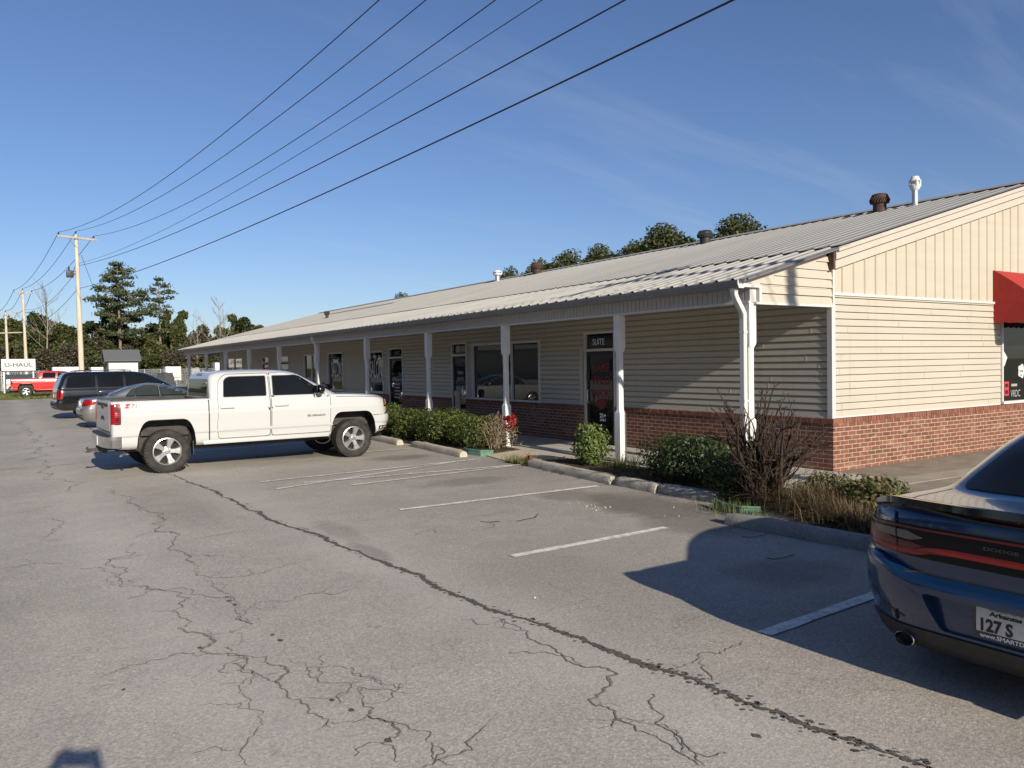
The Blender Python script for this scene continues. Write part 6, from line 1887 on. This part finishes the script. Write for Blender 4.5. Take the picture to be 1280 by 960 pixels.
# ------------------------------------------------------------------ trees
def tree_mesh_pine(seed, h, base, spread, n, layers, leaf):
    """long-boled pine: upswept limbs, each ending in flat plates of needles, gaps in between"""
    rr = random.Random(seed); tr = MB(); pts = []; dirs = []
    lean = Vector((rr.uniform(-.02, .02)*h, rr.uniform(-.02, .02)*h, h))
    tp = [lean*t for t in (0, .25, .5, .75, 1)]; tr.tube([(p.x, p.y, p.z-.2 if i == 0 else p.z) for i, p in enumerate(tp)], [h*.015, h*.013, h*.010, h*.006, h*.002], 10)
    br = MB(); per = 30; plates = []
    for k in range(layers):
        t = base+(1-base)*(k/(layers-1))**.85; u = (t-base)/(1-base)
        R = spread*(.30+.75*sin(pi*(1-u)*.62))*rr.uniform(.75, 1.1) if u < .97 else spread*.22
        if u < .35: R *= rr.uniform(.55, .95)
        nb = 4 if u < .9 else 3; a0 = rr.uniform(0, 6.28)
        for b in range(nb):
            a = a0+6.28*b/nb+rr.uniform(-.5, .5); l = R*rr.uniform(.45, 1.15); c = lean*min(.985, t+rr.uniform(-.03, .03))
            e = c+Vector((cos(a)*l, sin(a)*l, l*rr.uniform(.05, .28))); m = (c+e)/2+Vector((0, 0, -l*.05))
            br.tube([c, m, e], [h*.0042, h*.003, h*.0015], 5)
            plates.append((e, .30+.30*l, l)); 
            if l > spread*.5:
                plates.append(((c*.45+e*.55)+Vector((rr.gauss(0, .25), rr.gauss(0, .25), .1)), .25+.16*l, l))
                q = e+Vector((rr.gauss(0, .5*l*.4), rr.gauss(0, .5*l*.4), rr.gauss(.1, .15))); br.tube([m, q], [h*.002, h*.001], 4); plates.append((q, .25+.14*l, l))
    plates.append((lean*.985, .55, 1)); tot = sum(s*s for _, s, _ in plates)
    for c, s, l in plates:
        for _ in range(max(12, int(n*s*s/tot))):
            d = Vector((rr.gauss(0, .55), rr.gauss(0, .55), abs(rr.gauss(0, .36))-.12+.10*noise.noise(Vector((c.x+rr.random(), c.y, c.z)))))
            pts.append(c+Vector((d.x*s, d.y*s, d.z*s))); dirs.append(Vector((d.x, d.y, .6)).normalized())
    vs, fs = leaf_quads(pts, leaf, seed, .4, 2.2)
    return tr, br, vs, fs
def tree_mesh_broad(seed, h, w, n, leaf, base=.12, lumps=14):
    rr = random.Random(seed); tr = MB(); br = MB(); pts = []
    tr.tube([(0, 0, -.2), (0, 0, h*.3), (h*.01, 0, h*.6), (0, h*.01, h*.86)], [h*.02, h*.016, h*.010, h*.004], 9)
    cs = []
    for k in range(lumps):
        a = rr.uniform(0, 6.28); t = base+(1-base)*rr.random()**.85
        prof = sin(pi*min(1, max(.08, (t-base)/(1-base)*.82+.16)))
        R = w*prof*rr.uniform(.2, .72); c = Vector((cos(a)*R, sin(a)*R, h*t*.93)); s = w*rr.uniform(.28, .5)*(.45+.55*prof)
        cs.append((c, s)); br.tube([(0, 0, max(h*.15, c.z*.6)), (c.x*.5, c.y*.5, c.z*.85), tuple(c)], [h*.006, h*.004, h*.002], 5)
    for i in range(n):
        c, s = cs[rr.randrange(len(cs))]; d = Vector((rr.gauss(0, 1), rr.gauss(0, 1), rr.gauss(.1, .85))).normalized()
        r = s*(1-abs(rr.gauss(0, .3))); p = c+d*r*(1+.35*noise.noise(d*2+c)); 
        if p.z > .2: pts.append(p)
    vs, fs = leaf_quads(pts, leaf, seed, .3, 1.5)
    return tr, br, vs, fs
def tree_obj(name, t, loc, leafmat, barkmat, label, group=None, rz=0.0, sc=(1, 1, 1), cat='tree'):
    e = empty(name, loc, rz); e.scale = sc; tag(e, label, cat, group)
    tr, br, vs, fs = t
    k = tr.build('trunk', barkmat, e, 60)
    if br.v: br.build('limbs', barkmat, e, 60)
    if vs: mobj('crown', vs, fs, leafmat, e)
    return e
def bare_tree(seed, h, spread, levels=4, r0=None, upright=.35):
    rr = random.Random(seed); tr = MB(); br = MB(); r0 = r0 or h*.011
    tr.tube([(0, 0, -.2), (0, 0, h*.3), (h*.012, 0, h*.6), (0, 0, h*.93)], [r0, r0*.85, r0*.5, r0*.12], 8)
    def grow(p, d, l, r, k):
        q = [p]
        for i in range(3):
            d = (d+Vector((rr.gauss(0, .13), rr.gauss(0, .13), rr.gauss(.10, .06)))).normalized(); q.append(q[-1]+d*l/3)
        br.tube(q, [r, r*.8, r*.6, r*.4], 4, False)
        if k > 0:
            for _ in range(rr.choice((2, 3, 3))):
                i = rr.choice((1, 2, 3)); grow(q[i], (d+Vector((rr.gauss(0, .45), rr.gauss(0, .45), rr.gauss(.15, .25)))).normalized(), l*rr.uniform(.45, .7), r*.55, k-1)
    for k in range(17):
        t = rr.uniform(.28, .92); a = rr.uniform(0, 6.28); grow(Vector((0, 0, h*t)), Vector((cos(a), sin(a), upright+rr.uniform(0, .5))).normalized(), spread*(1.15-t)*rr.uniform(.8, 1.2), r0*.32, levels-2)
    return tr, br, [], []
# the distinct ones
pine = tree_mesh_pine(3, 16.2, .38, 3.5, 7600, 10, .21)
tree_obj('pine_tree', pine, (14.1, 118, 0), NEEDLE, BARKP, 'tallest broad pine with layered crown, standing over the grey-roofed shed')
pine2 = tree_mesh_pine(9, 14.6, .50, 2.0, 1900, 7, .20)
tree_obj('pine_tree', pine2, (19.2, 119, 0), NEEDLE, BARKP, 'slim pine with a long bare trunk and sparse tufts, beside the tallest pine')
tree_obj('bare_tree', bare_tree(4, 12.2, 4.0, 4, .13, .75), (26.9, 118, 0), LEAF_C, BARKG, 'leafless tree rising alone above the far end of the shop roof')
tree_obj('bare_tree', bare_tree(5, 13.5, 4.2, 4, .13, .6), (5.4, 116, 0), LEAF_C, BARKG, 'tall leafless pale tree to the left of the tall utility pole')
tree_obj('bare_tree', bare_tree(7, 9.8, 2.6, 4, .10, .7), (22.6, 112, 0), LEAF_C, BARKG, 'small leafless tree just left of the shop roof end')
# treeline: a few meshes, many trees
kinds = []
spec = [('evergreen_tree', 9.5, 3.1, 5200, .30, LEAF_A, 'dark evergreen tree in the treeline beyond the lot'), ('olive_tree', 8.6, 3.0, 4600, .30, LEAF_B, 'olive green tree in the treeline beyond the lot'),
        ('brown_tree', 8.2, 2.8, 2600, .26, LEAF_C, 'thin brownish winter tree in the treeline beyond the lot'), ('evergreen_tree', 8.8, 2.5, 4600, .30, LEAF_B, 'olive green tree in the treeline beyond the lot')]
for i, (nm_, h, w, n, lf, mt, lab) in enumerate(spec):
    kinds.append((nm_ if nm_ != 'olive_tree' else 'broadleaf_tree', tree_mesh_broad(100+i, h, w, n, lf, .06, 17), mt, lab))
protos = {}
rr = random.Random(17)
def treeline(x, y, k, s, sz):
    nm_, t, mt, lab = kinds[k]
    if k not in protos:
        o = tree_obj(nm_, t, (x, y, 0), mt, BARK, lab, 'trees of the far treeline'); protos[k] = o
    else:
        o = copy_tree(protos[k])
    o.location = (x, y, 0); o.rotation_euler = (0, 0, rr.uniform(0, 6.28)); o.scale = (s, s, sz)
for i in range(44):      # two staggered rows along the end of the lot
    row = i % 2; x = -6+(i//2)*1.95+rr.uniform(-.6, .6); y = 121+row*8+rr.uniform(-2, 2)
    k = rr.choice((0, 0, 1, 1, 2, 3, 3))
    treeline(x, y, k, rr.uniform(.9, 1.15), rr.uniform(.95, 1.2)*(.92+.12*sin(i*.7))*(1.2 if x < 2 else 1.0))
for i in range(16):      # low undergrowth line
    treeline(-4+i*2.3, 113+rr.uniform(-2, 2), rr.choice((1, 2, 3, 2)), .9, .55+rr.uniform(0, .15))
# woods behind the shop, their tops showing over the ridge
bt = [('broadleaf_tree', tree_mesh_broad(200, 13.4, 4.6, 12000, .17, .34, 26)), ('broadleaf_tree', tree_mesh_broad(201, 12.8, 3.6, 10000, .17, .34, 22))]
bprot = {}
spots = [(45, 38.6, 0, 1.0, .935), (45, 43.0, 1, 1.1, .955), (45, 46.2, 0, 1.0, .975), (45.5, 48.4, 1, 1.0, .985), (46, 50.8, 0, .8, .93), (46, 53.2, 1, 1.0, .965), (46, 55.4, 0, .8, .95), (46, 57.6, 1, .9, .985), (46, 60.2, 0, .8, .96), (46, 62.6, 1, 1.0, .985), (46, 65.4, 0, .7, .94), (46, 68, 1, .9, .97), (46.5, 71.5, 0, .7, .93), (47, 76, 1, .8, .93), (47, 99, 0, .8, .90), (52, 138, 0, 1.1, .92), (54, 144, 1, 1, .95), (54, 150, 1, 1, .97)]
for x, y, k, s, sz in spots:
    if k not in bprot:
        o = tree_obj(bt[k][0], bt[k][1], (x, y, 0), LEAF_B, BARK, 'olive leafy treetop showing above the shop roof ridge', 'trees behind the shop'); bprot[k] = o
    else: o = copy_tree(bprot[k])
    o.location = (x, y, 0); o.scale = (s*1.2, s*1.2, sz*.988); o.rotation_euler = (0, 0, rr.uniform(0, 6.28))

# ------------------------------------------------------------------ the yard at the end of the lot
vg = structure(sheet('grass_verge', [(-14, 62.8), (9, 61.8), (13.5, 58.2), (60, 58), (60, 84), (-14, 84)], -.02, FIELD))
rr = random.Random(5); vs = []; fs = []
for _ in range(5200):
    x, y = rr.uniform(-3, 12), rr.uniform(62.9, 72); h = rr.uniform(.06, .20); a = rr.uniform(0, 6.28); b = len(vs)
    vs += [(x-.03*cos(a), y-.03*sin(a), -.02), (x+.03*cos(a), y+.03*sin(a), -.02), (x+rr.gauss(0, .04), y+rr.gauss(0, .04), h)]; fs.append((b, b+1, b+2))
g = mobj('grass', vs, fs, GRASS); tag(g, 'short rough grass along the far edge of the lot', 'grass', None, 'stuff')
# white sign board of the rental yard on posts
sg = empty('sign_board', (1.62, 82, 0)); tag(sg, 'white rental yard sign board on posts behind the red pickup', 'sign')
mb = MB(); mb.box(-1.28, 1.28, -.06, .06, 1.95, 2.98, .01); mb.build('panel', WHITEPLAS, sg)
mb = MB(); mb.box(-1.31, 1.31, -.05, .05, 1.86, 1.945); mb.build('frame', BLACKP, sg)
text_mesh('lettering', 'U-HAUL', .52, DKGREY, sg, basis((0, -.064, 2.30), (1, 0, 0), (0, 0, 1)), .002, 'CENTER', 1.12, .012)
for x in (-1.1, 1.1): mb = MB(); mb.box(x-.05, x+.05, -.045, .045, 0, 1.86); mb.build('post', GALV, sg)
def box_trailer(x, y, w, d, h, z0, label, mat=WHITEPLAS, wheels=True, rz=0.0):
    e = empty('box_trailer', (x, y, 0), rz); tag(e, label, 'trailer')
    mb = MB(); mb.box(-w/2, w/2, -d/2, d/2, z0, h, .06); mb.build('body', mat, e, 40)
    mb = MB(); mb.box(-w/2-.02, w/2+.02, -d/2-.02, d/2+.02, z0-.08, z0-.002); mb.build('chassis', DKMETAL, e)
    mb = MB(); mb.box(-w/2+.1, w/2-.1, -d/2-.012, -d/2-.002, z0+.35, z0+.42); mb.build('stripe', plain('orange_stripe', (.45, .12, .03), .5) if 'orange_stripe' not in bpy.data.materials else bpy.data.materials['orange_stripe'], e)
    for sx in (-1, 1):
        mb = MB(); mb.lathe([(.002, -.1), (.32, -.1), (.32, .1), (.002, .1)], 16, 'y', (sx*w*.25, -d/2+.05, .32)); mb.build('wheel', TYRE, e, 40)
    return e
box_trailer(1.75, 84.6, 2.5, 2.0, 1.62, .32, 'low white box trailer under the rental yard sign')
box_trailer(5.55, 86, 2.4, 2.2, 2.25, .55, 'white box truck body between the sign and the tall utility pole')
box_trailer(8.35, 88, 1.3, 2.2, 2.2, .55, 'white box trailer just right of the tall utility pole')
box_trailer(17.3, 100, 1.7, 2.2, 2.2, .55, 'white box trailer seen right of the grey-roofed shed')
box_trailer(22.4, 100, .8, 2.2, 2.6, .5, 'narrow white trailer end seen just left of the end porch post')
box_trailer(25.3, 101, 1.3, 2.2, 2.55, .7, 'white and orange box trailer seen between the last porch posts')
sh = empty('storage_shed', (10.25, 86, 0)); tag(sh, 'white shed with dark grey pitched roof behind the black wagon', 'shed')
mb = MB(); mb.box(-1.2, 1.35, -1.2, 1.2, 0, 2.75); mb.build('wall', m_siding('shed_board_white', (.72, .70, .68)), sh)
mb = MB(); mb.prism([(-1.45, 2.72), (0, 3.75), (1.45, 2.72), (1.45, 2.85), (0, 3.88), (-1.45, 2.85)], 'x', -1.62, 1.65); mb.build('roof', plain('grey_shingles', (.10, .105, .11), .8, var=.2, scale=20), sh)
mb = MB(); mb.box(-1.30, -1.203, -1.18, 1.18, 0, 2.75); mb.box(-1.28, 1.38, -1.22, -1.203, 2.55, 2.72); mb.build('trim', plain('grey_trim', (.12, .125, .13), .7), sh)
mb = MB(); mb.box(-.35, .45, -1.225, -1.205, .02, 2.0); mb.build('door', m_siding('shed_door_white', (.68, .66, .64)), sh)
# chain link fence with top rail
cf = empty('chain_link_fence', (0, 92, 0)); tag(cf, 'grey chain link fence running along in front of the trees', 'fence')
mb = MB()
for i in range(29):
    o = MB(); x = -6+i*1.6; o.tube([(x, 0, -.05), (x, 0, 1.95)], .03, 6); o.build('post', GALV, cf)
mb.tube([(-6, 0, 1.9), (38.8, 0, 1.9)], .022, 6); mb.build('top_rail', GALV, cf)
mb = MB()
for i in range(300):
    x = -6+i*.15
    for s in (1, -1): mb.add([(x, 0, .02), (x+.012, 0, .02), (x+s*.9+.012, 0, 1.88), (x+s*.9, 0, 1.88)], [(0, 1, 2, 3)])
mb.build('mesh', GALV, cf)
rl = empty('white_rail_fence', (13, 62.5, 0)); tag(rl, 'low white rail fence past the far end of the porch', 'fence')
for i in range(6):
    mb = MB(); mb.box(i*1.9-.06, i*1.9+.06, -.06, .06, -.05, 1.18); mb.build('post', TRIM, rl)
for z in (1.05, .55):
    mb = MB(); mb.box(-.1, 9.6, -.03, .03, z, z+.13); mb.build('rail', TRIM, rl)
# stacked yard clutter
for i, (x, y, w, h, c, lab) in enumerate([(3.6, 88, .9, 1.9, (.20, .21, .22), 'grey machine cover standing behind the red pickup cab'), (18.9, 95, 1.1, 2.0, (.25, .25, .25), 'grey tarped equipment by the chain link fence'), (20.2, 96, .8, 1.6, (.42, .41, .38), 'pale upright tank by the chain link fence'), (14.9, 90, 1.6, 1.5, (.07, .07, .075), 'dark tarped load beside the grey-roofed shed')]):
    e = empty('covered_equipment', (x, y, 0), .2*i); tag(e, lab, 'equipment'); mb = MB()
    bm = bmesh.new(); bmesh.ops.create_cube(bm, size=1); bmesh.ops.subdivide_edges(bm, edges=list(bm.edges), cuts=4, use_grid_fill=True)
    for v in bm.verts:
        q = v.co; t = .5+q.z; k = 1-.3*t+.12*noise.noise(q*4+Vector((i*3, 0, 0))); v.co = Vector((q.x*w*k, q.y*w*.9*k, t*h*(1+.08*noise.noise(q*3+Vector((0, i, 0))))))
    mb.bm(bm); mb.build('cover', plain('cover_%d' % i, c, .8, var=.2), e, 50)
    mb = MB(); mb.box(-w*.5, w*.5, -w*.4, w*.4, 0, .12); mb.build('pallet', POLEG, e)

# ------------------------------------------------------------------ across the road (seen in the shop windows)
ob = empty('office_building', (-34, 72, 0)); tag(ob, 'low tan building across the road mirrored in the shop windows', 'building')
mb = MB(); mb.box(-8, 0, -34, 34, -.05, 3.6); mb.build('wall', m_siding('tan_building_wall', (.62, .54, .40)), ob)
mb = MB(); mb.prism([(-8.4, 3.6), (.4, 3.6), (.4, 3.75), (-4, 5.0), (-8.4, 3.75)], 'y', -34.4, 34.4); mb.build('roof', ROOF, ob)
for i in range(6):
    mb = MB(); mb.box(.003, .04, -30+i*11, -27.5+i*11, .9, 2.2); mb.build('window', GLASS, ob)
big = tree_mesh_broad(300, 15.5, 5.2, 3600, .62, .08, 22); bigp = None
for i in range(34):
    y = -40+i*6.2; x = -47+(i % 2)*5+rr.uniform(-1.5, 1.5)
    if bigp is None: o = bigp = tree_obj('evergreen_tree', big, (x, y, 0), LEAF_A, BARK, 'tall dark tree in the wood across the road behind the tan building', 'trees across the road')
    else: o = copy_tree(bigp)
    q = rr.uniform(.85, 1.2); o.location = (x, y, 0); o.scale = (q, q, rr.uniform(.85, 1.15)); o.rotation_euler = (0, 0, rr.uniform(0, 6.28))
# ------------------------------------------------------------------ sky, sun, camera
SUN_DIR = Vector((0.07, 1.0, -0.405)).normalized()      # the way the light travels
elev = math.asin(-SUN_DIR.z)
toward = -SUN_DIR
w = bpy.data.worlds.new('World'); SC.world = w; w.use_nodes = True
nt = w.node_tree; bg = nt.nodes['Background']
sky = nt.nodes.new('ShaderNodeTexSky'); sky.sky_type = 'NISHITA'; sky.sun_disc = False
sky.sun_elevation = elev; sky.sun_rotation = math.atan2(toward.x, toward.y)
sky.altitude = 0; sky.air_density = 1.0; sky.dust_density = 0.35; sky.ozone_density = 2.6
# thin cirrus, high up, part of the sky itself
tc = nt.nodes.new('ShaderNodeTexCoord'); sp = nt.nodes.new('ShaderNodeSeparateXYZ'); nt.links.new(tc.outputs['Generated'], sp.inputs[0])
dv = nt.nodes.new('ShaderNodeMath'); dv.operation = 'ADD'; nt.links.new(sp.outputs[2], dv.inputs[0]); dv.inputs[1].default_value = .18
def wm(op, a, b):
    m = nt.nodes.new('ShaderNodeMath'); m.operation = op
    for i, v in ((0, a), (1, b)):
        if hasattr(v, 'is_output'): nt.links.new(v, m.inputs[i])
        else: m.inputs[i].default_value = v
    return m.outputs[0]
u = wm('DIVIDE', sp.outputs[0], dv.outputs[0]); v = wm('DIVIDE', sp.outputs[1], dv.outputs[0])
cb = nt.nodes.new('ShaderNodeCombineXYZ'); nt.links.new(u, cb.inputs[0]); nt.links.new(v, cb.inputs[1])
mp = nt.nodes.new('ShaderNodeMapping'); nt.links.new(cb.outputs[0], mp.inputs[0]); mp.inputs['Rotation'].default_value = (0, 0, radians(-28)); mp.inputs['Scale'].default_value = (.55, 3.2, 1)
nz = nt.nodes.new('ShaderNodeTexNoise'); nt.links.new(mp.outputs[0], nz.inputs[0]); nz.inputs['Scale'].default_value = 1.15; nz.inputs['Detail'].default_value = 8; nz.inputs['Roughness'].default_value = .62; nz.inputs['Distortion'].default_value = .5
rp = nt.nodes.new('ShaderNodeValToRGB'); nt.links.new(nz.outputs['Fac'], rp.inputs[0]); rp.color_ramp.elements[0].position = .50; rp.color_ramp.elements[0].color = (0, 0, 0, 1); rp.color_ramp.elements[1].position = .80; rp.color_ramp.elements[1].color = (.18, .18, .18, 1)
gx = nt.nodes.new('ShaderNodeMapRange'); nt.links.new(u, gx.inputs[0]); gx.inputs[1].default_value = .2; gx.inputs[2].default_value = 1.4
fac = wm('MULTIPLY', rp.outputs[0], gx.outputs[0])
mx = nt.nodes.new('ShaderNodeMix'); mx.data_type = 'RGBA'; nt.links.new(fac, mx.inputs[0]); nt.links.new(sky.outputs[0], mx.inputs[6]); mx.inputs[7].default_value = (8.0, 7.8, 7.0, 1)
tn = nt.nodes.new('ShaderNodeMix'); tn.data_type = 'RGBA'; tn.blend_type = 'MULTIPLY'; tn.inputs[0].default_value = 1.0; nt.links.new(mx.outputs[2], tn.inputs[6]); tn.inputs[7].default_value = (1.02, 1.10, 1.38, 1)
nt.links.new(tn.outputs[2], bg.inputs[0]); bg.inputs[1].default_value = 0.057

sl = bpy.data.lights.new('sun', 'SUN'); sl.energy = 4.6; sl.angle = radians(.53); sl.color = (1.0, .915, .765)
so = bpy.data.objects.new('sun', sl); COL.objects.link(so); so.rotation_euler = SUN_DIR.to_track_quat('-Z', 'Y').to_euler(); so.location = (0, -60, 40)

cd = bpy.data.cameras.new('camera'); co = bpy.data.objects.new('camera', cd); COL.objects.link(co)
cd.sensor_fit = 'HORIZONTAL'; cd.sensor_width = 36.0; cd.lens = 36.0*986.0/1280.0; cd.clip_start = .05; cd.clip_end = 4000
M = Matrix(((0.8371064550346934, 0.02715821781621233, -0.5463654584106649), (-0.5467988571690113, 0.011886931677587203, -0.8371796167214988), (-0.016241697507094432, 0.9995604694366116, 0.024800709702516608))).to_4x4()
M.translation = (0, 0, 1.8); co.matrix_world = M
SC.camera = co
SC.view_settings.view_transform = 'Standard'; SC.view_settings.look = 'None'; SC.view_settings.exposure = 0.45; SC.view_settings.gamma = 1.0; SC.view_settings.use_curve_mapping = False
SC.cycles.max_bounces = 8; SC.cycles.diffuse_bounces = 3; SC.cycles.glossy_bounces = 3; SC.cycles.transmission_bounces = 2; SC.cycles.sample_clamp_indirect = 6
SC.cycles.use_denoising = True
